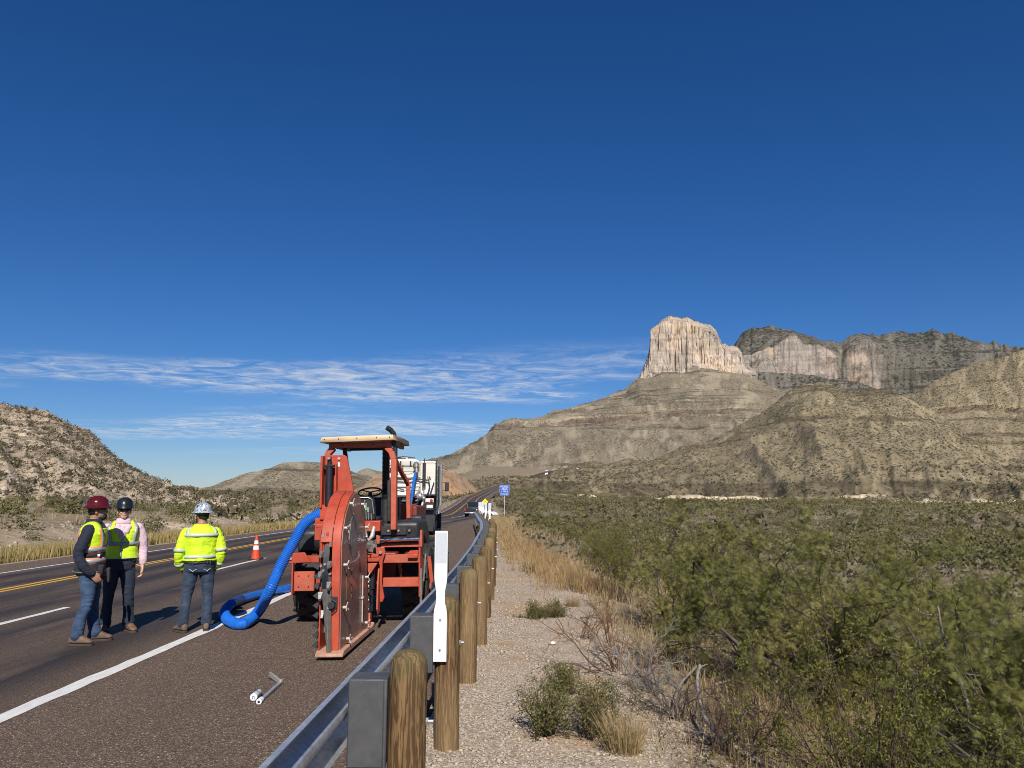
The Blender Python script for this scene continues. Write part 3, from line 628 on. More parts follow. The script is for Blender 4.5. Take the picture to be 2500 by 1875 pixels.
gr = empty('guard_rail', rail_pt(3.85, .32), 0, 'galvanised guard rail on round wooden posts along the right shoulder', 'guard rail')
POST_Y = [3.85 + 1.905 * k for k in range(-1, 26)]
# W-beam: (outward from the blocks, height) - the road side is -x
WB = [(-.004, .690), (-.030, .697), (-.040, .722), (-.082, .752), (-.082, .785), (-.014, .822), (-.006, .845), (-.014, .868), (-.082, .905), (-.082, .938), (-.040, .968), (-.030, .993), (-.004, 1.0)]
WB = [(a + .030, b - .065) for a, b in WB]
def w_section(y0, y1):
    m = MB(); n = 5; rings = []
    for i in range(n):
        y = y0 + (y1 - y0) * i / (n - 1)
        ring = [rail_pt(y, a, b) for a, b in WB] + [rail_pt(y, a + .005, b + (.004 if j == 0 else -.004 if j == len(WB) - 1 else 0)) for j, (a, b) in list(enumerate(WB))[::-1]]
        rings.append(ring)
    m.loft(rings)
    return m
for k in range(0, len(POST_Y) - 2, 2):
    y0, y1 = POST_Y[k] - .16, POST_Y[k + 2] + .16
    o = w_section(y0, y1).build('rail_section', M_GALV, gr); 
w_section(-4, POST_Y[0] + .1).build('rail_section', M_GALV, gr)
# one post, one block, one bolt; then copies
rng = random.Random(4)
pm = MB(); prof = [(-.35, .094), (0, .095), (.5, .0945), (.96, .094), (1.0, .0935), (1.03, .090), (1.055, .080), (1.075, .062), (1.086, .036), (1.089, .004)]
pm.lathe((0, 0, 0), (0, 0, 1), prof, 28)
def block_mesh():
    m = MB()
    # rectangular block with a routed, slightly concave post side and lips along the near faces
    m.box((-.190, 0, .745), (.188, .150, .415)); m.box((-.100, -.068, .745), (.020, .030, .415)); m.box((-.100, .068, .745), (.020, .030, .415))
    return m
proto_post = pm.build('post', M_POST, gr, local=True); proto_block = block_mesh().build('blockout', M_BLOCK, gr, bevel=.008, local=True)
bm_ = MB(); bm_.cyl((.075, 0, .745), (.13, 0, .745), .010, n=10); bm_.cyl((.085, 0, .745), (.105, 0, .745), .019, n=6)
proto_bolt = bm_.build('bolt', M_BOLT, proto_post, local=True)
gl = Vector(gr.location)
for i, y in enumerate(POST_Y):
    p = proto_post if i == 0 else proto_post.copy(); b = proto_block if i == 0 else proto_block.copy(); bo = proto_bolt if i == 0 else proto_bolt.copy()
    if i:
        for q in (p, b, bo): COL.objects.link(q)
        p.parent = gr; b.parent = gr; bo.parent = p
    base = rail_pt(y, .32); h = rng.uniform(-.025, .02)
    p.location = base - gl + Vector((0, 0, h)); p.rotation_euler = (rng.uniform(-.012, .012), rng.uniform(-.012, .012), rng.uniform(-.6, .6)); b.location = base - gl + Vector((.005, 0, 0))
    bo.rotation_euler = (0, 0, -p.rotation_euler.z)
    sc = rng.uniform(.97, 1.08); p.scale = (sc, sc, 1)
# small printed label on one block
lb = MB(); yk = POST_Y[2] - .0765; bx = rail_pt(yk, .32)
for dx, dz, w, h in ((-.225, .60, .022, .0022), (-.225, .594, .030, .003), (-.225, .588, .034, .0035)): lb.box((bx.x + dx, yk - .0005, bx.z + dz), (w, .001, h))
lb.build('printed_label', M_MARK, gr, smooth=False)
# markers
def marker(y, label, first=None, lean=0.0, grp='white marker paddles along the guard rail'):
    base = rail_pt(y, .30)
    if first is None:
        t = empty('delineator', base, 0, label, 'delineator', grp)
        prof = [(.63, .050), (.97, .050), (1.005, .046), (1.05, .035), (1.09, .033), (1.14, .034), (1.19, .044), (1.235, .049), (1.56, .049), (1.58, .047)]
        pts = [(-w, z) for z, w in prof] + [(w, z) for z, w in prof[::-1]]
        m = MB(); m.prism(pts, 'y', -.125, -.112); m.prism([(-.004, .63), (.004, .63), (.004, 1.5), (-.004, 1.5)], 'y', -.1135, -.100); m.build('blade', M_MARK, t, bevel=.003, local=True)
        m = MB(); m.box((0, -.1262, 1.455), (.086, .002, .225)); m.build('reflector', M_REFL, t, local=True)
        for z in (.715, .93):
            m = MB(); m.cyl((0, -.1305, z), (0, -.12, z), .0085, n=10); m.build('screw', M_BOLT, t, local=True)
        return t
    t = copy_tree(first); t.location = base; t['label'] = label; return t
mk0 = marker(POST_Y[2], 'tall white marker paddle screwed to the second guard rail post')
mk0.location.x -= .025
mk = marker(POST_Y[13], 'white marker paddle on the post where the rail bends', mk0)
for yk, lab in ((16, 'white marker paddle just beyond the bend, in front of the parked white car'), (19, 'fourth white marker paddle from the camera, just right of the row beyond the bend'), (21, 'fifth white marker paddle from the camera, in the row by the dark pickup'), (23, 'sixth white marker paddle from the camera, next to last in the row'), (25, 'farthest white marker paddle, beside the dark pickup')):
    marker(POST_Y[yk], lab, mk0)
# ================================================================ red trencher with rock-saw housing
M_RED = plain('orange_red_machine_paint', (0.40, 0.054, 0.024), .45, 0, .2, 5, dirt=(0.30, 0.13, 0.075), dirt_amt=.4, bumps=.08, bscale=90)
M_REDF = plain('faded_red_machine_paint', (0.42, 0.078, 0.040), .6, 0, .2, 6, dirt=(0.34, 0.19, 0.12), dirt_amt=.45, bumps=.1, bscale=90)
M_BLK = plain('black_plastic', (0.018, 0.019, 0.021), .5, 0, .25, 7, dirt=(0.11, 0.10, 0.09), dirt_amt=.25, bumps=.12, bscale=120)
M_BLKM = plain('black_hydraulic_paint', (0.010, 0.012, 0.018), .45, 0, .2, 7, dirt=(0.07, 0.065, 0.06), dirt_amt=.12)
M_RUB = plain('grey_rubber_flap', (0.068, 0.066, 0.062), .8, 0, .25, 11, dirt=(0.16, 0.145, 0.12), dirt_amt=.4, bumps=.3, bscale=60)
M_TYRE = plain('tyre_rubber', (0.022, 0.021, 0.020), .85, 0, .25, 9, dirt=(0.10, 0.088, 0.072), dirt_amt=.4, bumps=.2, bscale=80)
M_TAN = plain('beige_canopy_paint', (0.60, 0.43, 0.26), .5, 0, .08, 4, dirt=(0.42, 0.30, 0.19), dirt_amt=.2)
M_CHR = plain('chromed_rod', (0.72, 0.73, 0.74), .13, 1.0, .05)
M_STEEL = plain('bare_steel', (0.42, 0.40, 0.38), .42, .75, .15, 14, dirt=(0.16, 0.12, 0.09), dirt_amt=.35)
M_KNOB = plain('cast_wing_nut', (0.50, 0.43, 0.38), .5, .2, .12, 30)
M_DKRED = plain('dark_red_paint', (0.16, 0.022, 0.018), .5, 0, .2, 6)
M_RUN = plain('worn_shoe_steel', (0.45, 0.25, 0.17), .62, .1, .22, 9, dirt=(0.30, 0.22, 0.15), dirt_amt=.6)
M_DIRTY = plain('dusty_engine_parts', (0.13, 0.115, 0.10), .75, .15, .5, 22, dirt=(0.24, 0.21, 0.17), dirt_amt=.5)
M_GRN = plain('pale_green_grip', (0.22, 0.36, 0.26), .5)
def mat_panel():
    t = NT('brown_tinted_guard_panel'); ob = t.obj()
    tr = t.n('ShaderNodeBsdfTransparent'); tr.inputs[0].default_value = (0.42, 0.27, 0.25, 1)
    n = t.noise(2.4, 5, .6, vec=ob); sc_ = t.noise(30, 4, .6, vec=ob, sc=(1, 1, .06))
    c = t.mix(t.ramp(n, .3, .7), (0.23, 0.112, 0.094), (0.35, 0.20, 0.165)); c = t.mix(t.ramp(sc_, .4, .75, 0, .35), c, (0.20, 0.14, 0.115))
    t.fin(c, t.ramp(t.noise(5, 4, .6, vec=ob), .3, .7, .2, .42), 0)
    ms = t.n('ShaderNodeMixShader'); t.l(t.ramp(t.noise(1.4, 4, .6, vec=ob, off=(3, 3, 3)), .35, .7, .06, .18), ms.inputs[0]); t.l(t.b.outputs[0], ms.inputs[1]); t.l(tr.outputs[0], ms.inputs[2]); t.l(ms.outputs[0], t.out.inputs[0])
    return t.m
M_PANEL = mat_panel()
def wheel(parent, c, rad, w, rimr, lugs=11, lug=True, face=1, rim_mat=None, tyre_mat=None, n=40, lugh=.045):
    """axle along x; the wheel part, its tyre and its rim"""
    cx, cy, cz = c; rim_mat = rim_mat or M_BLK; tyre_mat = tyre_mat or M_TYRE
    wp = MB(); wp.cyl((cx - w * .28, cy, cz), (cx + w * .28, cy, cz), rimr * .45, n=16)
    wo_ = wp.build('wheel', rim_mat, parent, origin=c)
    t = MB(); b = rad - (lugh if lug else 0)
    prof = [(-w * .40, rimr), (-w * .47, rimr + .25 * (b - rimr)), (-w * .5, rimr + .6 * (b - rimr)), (-w * .46, b - .02 * rad), (-w * .36, b), (0, b * 1.005), (w * .36, b), (w * .46, b - .02 * rad), (w * .5, rimr + .6 * (b - rimr)), (w * .47, rimr + .25 * (b - rimr)), (w * .40, rimr)]
    t.lathe(c, (1, 0, 0), prof + [prof[0]], n, caps=False)
    if lug:
        for i in range(lugs * 2):
            a = math.pi * 2 * i / (lugs * 2); sgn = 1 if i % 2 else -1
            for q in range(3):
                f0, f1 = q / 3, (q + 1) / 3
                a0 = a + .13 * f0 * (1.0); a1 = a + .13 * f1
                xm = sgn * w * (.03 + .44 * (f0 + f1) / 2); am = (a0 + a1) / 2; rr = rad - lugh * .5 - (.012 if q == 2 else 0)
                pc = Vector((cx + xm, cy + math.cos(am) * rr, cz + math.sin(am) * rr))
                m3 = Matrix.Rotation(am, 3, 'X')
                t.box(pc, (w * .17, .055 * rad / .5, lugh * 1.15), m3 @ Matrix.Rotation(math.pi / 2, 3, 'X') @ Matrix.Rotation(0, 3, 'Z') if False else Matrix.Rotation(am - math.pi / 2, 3, 'X') @ Matrix.Rotation(sgn * .5, 3, 'Z'))
    t.build('tyre', tyre_mat, wo_)
    r_ = MB(); r_.lathe(c, (face, 0, 0), [(-w * .3, rimr * 1.0), (w * .40, rimr * 1.02), (w * .40, rimr * .93), (w * .20, rimr * .84), (w * .17, rimr * .3), (w * .27, rimr * .26), (w * .27, .001)], 28)
    for i in range(8):
        a = math.pi * 2 * i / 8; r_.cyl((cx + face * w * .17, cy + math.cos(a) * rimr * .5, cz + math.sin(a) * rimr * .5), (cx + face * w * .23, cy + math.cos(a) * rimr * .5, cz + math.sin(a) * rimr * .5), rimr * .06, n=6)
    r_.build('rim', rim_mat, wo_)
    return wo_
TR = empty('trencher', (-2.46, 11.4, -.02), 0, 'red ride-on trencher with rock saw housing and beige canopy', 'trencher')
# ---- wheels
for X, y in ((-3.27, 11.5), (-1.66, 11.5), (-3.27, 13.45), (-1.66, 13.45)):
    wheel(TR, (X, y, .53), .55, .40, .27, 10, True, -1 if X < -2.4 else 1, rim_mat=M_DKRED)
# ---- chassis
m = MB(); m.box((-2.46, 12.6, .78), (1.05, 3.1, .42)); m.box((-2.46, 14.0, 1.25), (.95, 1.2, .75)); m.build('chassis', M_DKRED, TR, bevel=.02)
m = MB(); m.prism([(13.25, 1.05), (14.75, 1.05), (14.75, 1.45), (14.5, 1.62), (13.25, 1.68)], 'x', -2.86, -2.06); m.build('engine_hood', M_RED, TR, bevel=.03)
m = MB(); m.box((-2.46, 12.2, .62), (.62, 1.4, .34)); m.cyl((-3.05, 11.5, .53), (-1.85, 11.5, .53), .10, n=14); m.cyl((-3.05, 13.45, .53), (-1.85, 13.45, .53), .10, n=14); m.box((-2.46, 11.5, .5), (.3, .36, .34)); m.build('axle_housing', M_BLK, TR, bevel=.02)
m = MB(); m.box((-2.42, 12.1, 1.12), (.62, 1.2, .05)); m.build('operator_deck', M_BLK, TR, bevel=.01)
# ---- fenders
def fender(x0, x1, name='fender'):
    m = MB(); a = [(11.0, 1.19), (10.98, 1.40), (11.03, 1.45), (11.9, 1.44), (12.15, 1.30), (12.3, 1.10)]
    # arch over the wheel
    arch = [(11.5 + .66 * math.cos(t), .55 + .66 * math.sin(t)) for t in np.linspace(R(28), R(125), 9)]
    m.prism(a + arch, 'x', x0, x1); o = m.build(name, M_BLK, TR, bevel=.035, seg=3); return o
fr = fender(-2.14, -1.60)
m = MB(); m.box((-1.99, 10.972, 1.315), (.44, .018, .135)); m.build('fender_panel', M_BLK, fr, bevel=.006)
for px in (952.0, 976.5, 1003.0):
    q = at_y(px, 1298.5, 10.96); m = MB(); m.cyl((q[0], 10.945, q[2] + .01), (q[0], 10.97, q[2] + .01), .016, n=10); m.build('bolt', M_BOLT, fr)
m = MB(); m.prism([(11.12, 1.02), (11.12, 1.30), (11.2, 1.36), (12.2, 1.38), (12.4, 1.25), (12.45, 1.08)], 'x', -3.44, -3.14); m.build('fender', M_BLK, TR, bevel=.04, seg=3)
m = MB(); m.box((-1.90, 12.75, 1.33), (.26, .4, .30)); m.build('battery_box', M_BLK, TR, bevel=.03)
# ---- rear attachment frame (nearest the camera)
m = MB()
m.box((-1.775, 10.62, .935), (.53, .07, .115)); m.build('frame_rail', M_REDF, TR, bevel=.008)
m = MB(); m.box((-1.775, 10.62, .610), (.53, .07, .125)); m.build('frame_rail', M_REDF, TR, bevel=.008)
m = MB(); m.box((-2.46, 10.78, .935), (1.80, .10, .10)); m.box((-2.46, 10.78, .61), (1.80, .10, .10)); m.build('frame_crossbeam', M_RED, TR, bevel=.008)
m = MB(); m.box((-1.52, 10.70, .80), (.025, .26, .78)); m.build('end_plate', M_RED, TR, bevel=.006)
m = MB(); m.prism([(10.52, .95), (10.52, 1.0), (10.66, 1.02), (10.66, .95)], 'x', -1.68, -1.54); m.prism([(-1.72, .99), (-1.66, 1.045), (-1.54, 1.045), (-1.54, .99)], 'y', 10.60, 10.70); m.build('gusset', M_RED, TR, bevel=.004)
m = MB(); m.prism([(-2.13, 1.10), (-2.01, 1.105), (-1.995, 1.03), (-2.03, .92), (-2.04, .62), (-2.0, .42), (-2.025, .36), (-2.065, .36), (-2.075, .60), (-2.09, .92), (-2.12, 1.0)], 'y', 10.50, 10.545); m.build('pivot_plate', M_RED, TR, bevel=.004)
m = MB(); m.cyl((-2.055, 10.46, 1.035), (-2.055, 10.52, 1.035), .022, n=14); m.build('pivot_pin', M_BOLT, TR)
m = MB(); m.cyl((-2.12, 10.62, 1.195), (-1.50, 10.62, 1.21), .028, n=18); m.build('chrome_rod', M_CHR, TR)
m = MB(); m.prism([(-1.52, 1.10), (-1.48, 1.10), (-1.48, 1.33), (-1.51, 1.33)], 'y', 10.55, 10.68); m.prism([(-2.13, 1.15), (-2.09, 1.15), (-2.09, 1.25), (-2.14, 1.27)], 'y', 10.57, 10.66); m.box((-1.80, 10.70, 1.115), (.58, .03, .05)); m.build('rod_bracket', M_REDF, TR, bevel=.004)
m = MB(); m.cyl((-1.50, 10.58, .33), (-1.50, 10.58, .80), .018, n=10); m.cyl((-1.47, 10.62, .62), (-1.44, 10.62, 1.0), .014, n=8); m.build('stand_tube', M_STEEL, TR)
m = MB(); m.bar((-1.44, 11.0, .93), (-1.40, 11.0, .56), .03, .05); m.build('guard_strap', M_RED, TR)
# left side of the frame
m = MB(); m.prism([(-3.40, .89), (-3.40, 1.03), (-3.18, 1.04), (-3.08, .90)], 'y', 10.62, 10.67); m.build('side_bracket', M_RED, TR, bevel=.006)
m = MB(); m.cyl((-3.365, 10.60, .955), (-3.365, 10.63, .955), .018, n=12); m.build('bolt', M_BOLT, TR)
m = MB(); m.box((-3.345, 10.66, .74), (.022, .07, .58)); m.build('side_upright', M_RED, TR, bevel=.004)
m = MB(); m.box((-3.165, 10.63, .640), (.29, .06, .27)); sp_ = m.build('side_plate', M_REDF, TR, bevel=.008)
for dx in (-.075, .065):
    for dz in (-.075, .075): m = MB(); m.cyl((-3.165 + dx, 10.592, .64 + dz), (-3.165 + dx, 10.602, .64 + dz), .009, n=8); m.build('bolt_hole', M_BLKM, sp_)
# ---- blade housing (rock saw guard)
HP = [(8.67, .08), (8.67, 1.27), (8.71, 1.42), (8.83, 1.62), (9.05, 1.80), (9.30, 1.89), (9.55, 1.84), (9.75, 1.69), (9.9, 1.48), (10.0, 1.2), (10.12, .6), (10.20, .08)]
m = MB(); out = HP; inn = [(8.75, .08), (8.75, 1.25), (8.79, 1.39), (8.90, 1.56), (9.08, 1.72), (9.30, 1.80), (9.51, 1.76), (9.68, 1.63), (9.82, 1.44), (9.92, 1.18), (10.04, .6), (10.12, .08)]
n_ = len(out); vs = [(-2.265, a, b) for a, b in out] + [(-2.165, a, b) for a, b in out] + [(-2.265, a, b) for a, b in inn] + [(-2.165, a, b) for a, b in inn]
fs = []
for i in range(n_ - 1): fs += [(i, i + 1, n_ + i + 1, n_ + i), (2 * n_ + i, 3 * n_ + i, 3 * n_ + i + 1, 2 * n_ + i + 1), (i, 2 * n_ + i, 2 * n_ + i + 1, i + 1), (n_ + i, n_ + i + 1, 3 * n_ + i + 1, 3 * n_ + i)]
fs += [(0, n_, 3 * n_, 2 * n_), (n_ - 1, 3 * n_ - 1, 4 * n_ - 1, 2 * n_ - 1)]
m.add(vs, fs); m.build('housing_rim', M_RED, TR, bevel=.006)
m = MB(); hc = [(8.664, 1.30)] + [(a - .006, b + .006) for a, b in HP[2:8]]; hi_ = [(a + .03 * (1 if a < 9.3 else -1), b - .02) for a, b in hc]; nn_ = len(hc)
vs = [(x_, a, b) for x_ in (-2.40, -2.268) for L_ in (hc, hi_) for a, b in L_]; fs = [(i, i + 1, 2 * nn_ + i + 1, 2 * nn_ + i) for i in range(nn_ - 1)] + [(nn_ + i, 3 * nn_ + i, 3 * nn_ + i + 1, nn_ + i + 1) for i in range(nn_ - 1)] + [(i, nn_ + i, nn_ + i + 1, i + 1) for i in range(nn_ - 1)] + [(2 * nn_ + i, 2 * nn_ + i + 1, 3 * nn_ + i + 1, 3 * nn_ + i) for i in range(nn_ - 1)] + [(0, 2 * nn_, 3 * nn_, nn_), (nn_ - 1, 2 * nn_ - 1, 4 * nn_ - 1, 3 * nn_ - 1)]
m.add(vs, fs); m.build('hood_cover', M_RED, TR, bevel=.004)
m = MB(); m.prism([(a, b) for a, b in HP], 'x', -2.40, -2.385); m.build('housing_back_plate', M_RED, TR, bevel=.004)
m = MB(); m.prism([(8.69 + (a - 8.67) * .985, .085 + (b - .08) * .985) for a, b in HP], 'x', -2.163, -2.153); pn = m.build('guard_panel', M_PANEL, TR, smooth=False)
m = MB(); m.prism([(9.02, 1.30), (9.10, 1.52), (9.24, 1.62), (9.36, 1.60), (9.44, 1.40), (9.40, 1.10), (9.30, 1.02), (9.16, 1.04)], 'x', -2.1525, -2.148); m.build('scuffed_patch', plain('worn_panel_film', (0.20, 0.16, 0.15), .45, 0, .3, 18), pn, smooth=False)
for ya in (8.93, 9.20): m = MB(); m.box((-2.149, ya, .78), (.003, .016, .36)); m.build('wear_stripe', plain('ochre_wear_stripe', (0.26, 0.15, 0.06), .5), pn)
m = MB(); m.cyl((-2.14, 9.75, .22), (-2.14, 9.75, .80), .010, n=8); m.cyl((-2.14, 9.73, .52), (-2.14, 9.78, .52), .018, n=8); m.build('panel_rod', M_KNOB, pn)
m = MB(); m.tube([(-2.14, 8.95, 1.03), (-2.10, 9.10, 1.035), (-2.10, 9.32, 1.06), (-2.14, 9.5, 1.12)], .010, 8); m.build('panel_handle', M_STEEL, pn)
def wing_nut(y, z, a0):
    m = MB(); c = Vector((-2.145, y, z)); m.cyl(c, c + Vector((.045, 0, 0)), .018, n=10)
    tip = c + Vector((.035, 0, 0))
    for i in range(3):
        a = a0 + i * 2.094; e = tip + Vector((.018, math.cos(a) * .052, math.sin(a) * .052)); m.cyl(tip, e, .0075, .006, n=8); m.ball(e, .009, 8, 6)
    m.build('wing_nut', M_KNOB, pn)
for i, (px, py) in enumerate(((845, 1380), (846, 1484), (861, 1560), (904, 1521), (903, 1410), (864, 1230), (891, 1232), (851, 1290), (901, 1288))):
    y = 2.14 * FPX / (VX - px); wing_nut(min(max(y, 8.76), 10.05), float(at_y(px, py, min(max(y, 8.76), 10.05))[2]), 1.0 + i * .55)
# saw disc with teeth
m = MB(); m.cyl((-2.36, 9.42, .92), (-2.29, 9.42, .92), .80, n=56); dk = m.build('saw_disc', M_BLKM, TR)
tm = None
for i in range(44):
    a = 2 * math.pi * i / 44; c = Vector((-2.325 + (.05 if i % 2 else -.05), 9.42 + .835 * math.cos(a), .92 + .835 * math.sin(a)))
    if tm is None:
        m = MB(); m.box((0, 0, 0), (.05, .07, .085), None, (.5, .5)); to = m.build('cutting_tooth', M_STEEL, dk, local=True, bevel=.004); tm = to.data
    else: to = bpy.data.objects.new('cutting_tooth', tm); COL.objects.link(to); to.parent = dk
    to.location = c - Vector(TR.location); to.rotation_euler = (a - math.pi / 2 + .5, 0, 0)
for i in range(9):
    z = .14 + i * .11; m = MB(); m.box((-2.445, 8.74, z), (.07, .05, .06), (0, .6, 0), (.4, .6)); m.build('side_tooth', M_BLKM, TR)
# grey rubber flap down the near edge
m = MB(); m.prism([(-2.385, 1.02), (-2.27, 1.00), (-2.252, .66), (-2.25, .30), (-2.243, .05), (-2.292, .03), (-2.345, .55), (-2.375, .80)], 'y', 8.635, 8.662); fl2 = m.build('rubber_flap', M_RUB, TR, bevel=.006)
m = MB(); m.tube([(-2.30, 8.63, .95), (-2.295, 8.628, .5), (-2.275, 8.63, .08)], .005, 6); m.build('flap_seam', M_STEEL, fl2)
for x, z in ((-2.375, 1.03), (-2.33, 1.05), (-2.345, .98), (-2.27, .94)): m = MB(); m.cyl((x, 8.61, z), (x, 8.66, z), .014, n=8); m.build('bolt', M_BOLT, TR)
m = MB(); m.box((-2.225, 8.66, .615), (.078, .03, .13)); m.cyl((-2.245, 8.60, .59), (-2.245, 8.66, .59), .04, n=14); m.tube([(-2.245, 8.62, .655), (-2.19, 8.62, .62), (-2.185, 8.62, .56), (-2.245, 8.62, .51)], .008, 6); m.build('latch_box', M_BLK, TR, bevel=.006)
# shoe the housing runs on
m = MB(); m.prism([(8.60, .02), (8.60, .05), (8.68, .085), (10.25, .085), (10.32, .12), (10.36, .10), (10.34, .02)], 'x', -2.42, -2.10); m.build('skid_shoe', M_RUN, TR, bevel=.008)
m = MB(); m.prism([(10.20, .09), (10.33, .09), (10.33, .24), (10.25, .25)], 'x', -2.17, -2.14); m.build('shoe_lug', M_REDF, TR, bevel=.004)
# ---- arms from the tower to the housing
m = MB(); m.prism([(8.80, 1.00), (8.75, 1.42), (9.0, 1.62), (9.9, 1.72), (10.2, 1.50), (9.3, 1.30), (9.0, 1.1)], 'x', -2.44, -2.42); m.prism([(8.72, .98), (8.68, 1.40), (8.92, 1.60), (9.0, 1.58), (8.78, 1.38), (8.80, 1.0)], 'x', -2.34, -2.31); m.prism([(8.72, .98), (8.70, 1.36), (8.95, 1.55), (9.0, 1.5), (8.78, 1.34), (8.80, 1.0)], 'x', -2.39, -2.37); m.build('carriage_plate', M_RED, TR, bevel=.005)
m = MB(); m.prism([(-2.56, 1.02), (-2.40, 1.04), (-2.36, .62), (-2.36, .35), (-2.44, .36), (-2.50, .75)], 'y', 9.55, 9.60); m.build('carriage_leg', M_RED, TR, bevel=.006)
m = MB(); m.prism([(9.55, .35), (9.62, .35), (10.7, .62), (10.7, .98), (9.6, 1.0), (9.55, .9)], 'x', -2.52, -2.49); m.build('carriage_side', M_RED, TR, bevel=.006)
m = MB(); m.cyl((-2.62, 9.6, 1.06), (-2.38, 9.6, 1.06), .065, n=16); m.cyl((-2.64, 9.6, 1.06), (-2.60, 9.6, 1.06), .085, n=8); m.build('pivot_tube', M_RED, TR, bevel=.004)
m = MB(); m.cyl((-2.92, 10.35, 1.42), (-2.62, 10.35, 1.42), .085, n=18); m.box((-2.88, 10.35, 1.38), (.11, .16, .30)); m.bar((-2.80, 10.3, 1.36), (-2.62, 10.0, .98), .03, .09); m.build('tower_pivot', M_RED, TR, bevel=.005)
# ---- tower with lift cylinder
m = MB(); m.prism([(-2.86, 1.50), (-2.66, 1.50), (-2.62, 1.70), (-2.40, 1.80), (-2.44, 1.98), (-2.50, 2.26), (-2.53, 2.38), (-2.57, 2.405), (-2.80, 2.405), (-2.845, 2.38), (-2.85, 2.0), (-2.86, 1.75)], 'y', 10.36, 10.40); m.build('tower_plate', M_RED, TR, bevel=.006)
m = MB(); m.box((-2.845, 10.28, 2.03), (.03, .14, .72)); m.box((-2.655, 10.30, 2.0), (.018, .1, .55)); m.build('tower_flange', M_RED, TR, bevel=.004)
m = MB(); m.box((-2.765, 10.30, 1.61), (.195, .12, .205)); m.build('tower_foot', M_RED, TR, bevel=.006)
m = MB(); m.cyl((-2.745, 10.26, 1.70), (-2.745, 10.26, 2.24), .053, n=22); m.box((-2.745, 10.26, 2.25), (.15, .11, .03)); m.cyl((-2.745, 10.26, 2.25), (-2.745, 10.26, 2.33), .03, n=14); m.box((-2.745, 10.26, 2.345), (.05, .04, .07)); m.build('lift_cylinder', M_BLKM, TR, bevel=.004)
for x, z in ((-2.742, 2.355), (-2.635, 2.355)): m = MB(); m.cyl((x, 10.20 if x < -2.7 else 10.345, z), (x, 10.25 if x < -2.7 else 10.37, z), .021, n=14); m.build('pin_head', M_BOLT, TR)
m = MB(); m.box((-2.635, 10.352, 2.27), (.026, .006, .06)); m.build('decal', M_MARK, TR)
m = MB(); m.prism([(-2.67, 1.70), (-2.44, 1.80), (-2.38, 1.74), (-2.36, 1.40), (-2.50, 1.36), (-2.60, 1.50)], 'y', 10.06, 10.10); m.build('arm_plate', M_RED, TR, bevel=.006)
m = MB(); m.prism([(9.2, 1.60), (9.25, 1.80), (10.1, 1.78), (10.36, 1.70), (10.36, 1.45), (10.1, 1.40), (9.6, 1.45)], 'x', -2.46, -2.425); m.build('lift_arm', M_RED, TR, bevel=.006)
# ---- black hub at the left and hoses
m = MB(); m.lathe((-3.10, 11.02, 1.22), (1, 0, 0), [(0, .20), (.05, .225), (.13, .225), (.16, .20), (.16, .12), (.19, .11), (.19, .001)], 28); m.build('drive_hub', M_BLK, TR)
m = MB(); m.cyl((-2.93, 10.95, 1.30), (-2.90, 10.95, 1.30), .02, n=8); m.build('hub_bolt', M_BOLT, TR)
rh = random.Random(8)
for i in range(9):
    x0 = -2.95 + rh.random() * .5; m = MB(); z0 = rh.uniform(1.0, 1.4)
    m.tube([(x0, 10.55, z0), (x0 + .08, 10.40, z0 + .1), (x0 + .2, 10.42, z0 - .05), (x0 + .28, 10.62, z0 - .2)], .016, 8); m.build('hydraulic_hose', M_BLKM, TR)
m = MB(); m.cyl((-2.16, 10.42, .55), (-2.16, 10.42, .95), .045, n=16); m.cyl((-2.16, 10.42, .25), (-2.16, 10.42, .6), .025, n=12); m.build('crumber_cylinder', M_BLKM, TR)
m = MB(); m.box((-2.185, 10.30, .44), (.05, .10, .52)); m.build('chain_case', M_RUB, TR, bevel=.006)
for z in (.30, .42, .60, .66): m = MB(); m.box((-2.175, 10.24, z), (.035, .03, .03)); m.build('chain_link', M_BOLT, TR, bevel=.004)
m = MB(); m.prism([(10.35, .28), (10.42, .20), (10.5, .24), (10.56, .5), (10.55, .75), (10.45, .82), (10.38, .6)], 'x', -2.085, -2.06); m.build('guard_ear', M_REDF, TR, bevel=.006)
m = MB(); m.prism([(-2.28, .90), (-2.06, .905), (-2.15, .765), (-2.17, .765)], 'y', 10.28, 10.33); m.build('warning_triangle', M_REDF, TR, bevel=.008)
m = MB(); m.box((-2.17, 10.36, 1.0), (.22, .04, .05)); m.box((-2.14, 10.36, .945), (.18, .04, .045)); m.build('carriage_bar', M_RED, TR, bevel=.004)
for k, (px, py, w, h) in enumerate(((918, 1340, 26, 22), (925, 1325, 14, 16), (905, 1335, 16, 26), (935, 1350, 18, 10))):
    q = at_y(px, py, 10.75); m = MB(); m.box(q, (w * .006, .12, h * .006), (.2 * k, .3, .1)); m.build('gearbox', M_DIRTY, TR, bevel=.02)
m = MB(); m.tube([at_y(892, 1291, 10.3), at_y(896, 1310, 10.25), at_y(903, 1320, 10.22), at_y(912, 1310, 10.25), at_y(917, 1288, 10.3)], [.03, .032, .02, .032, .028], 10); m.build('lifting_hook', plain('cast_hook', (0.50, 0.46, 0.42), .45, .4, .15, 12), TR)
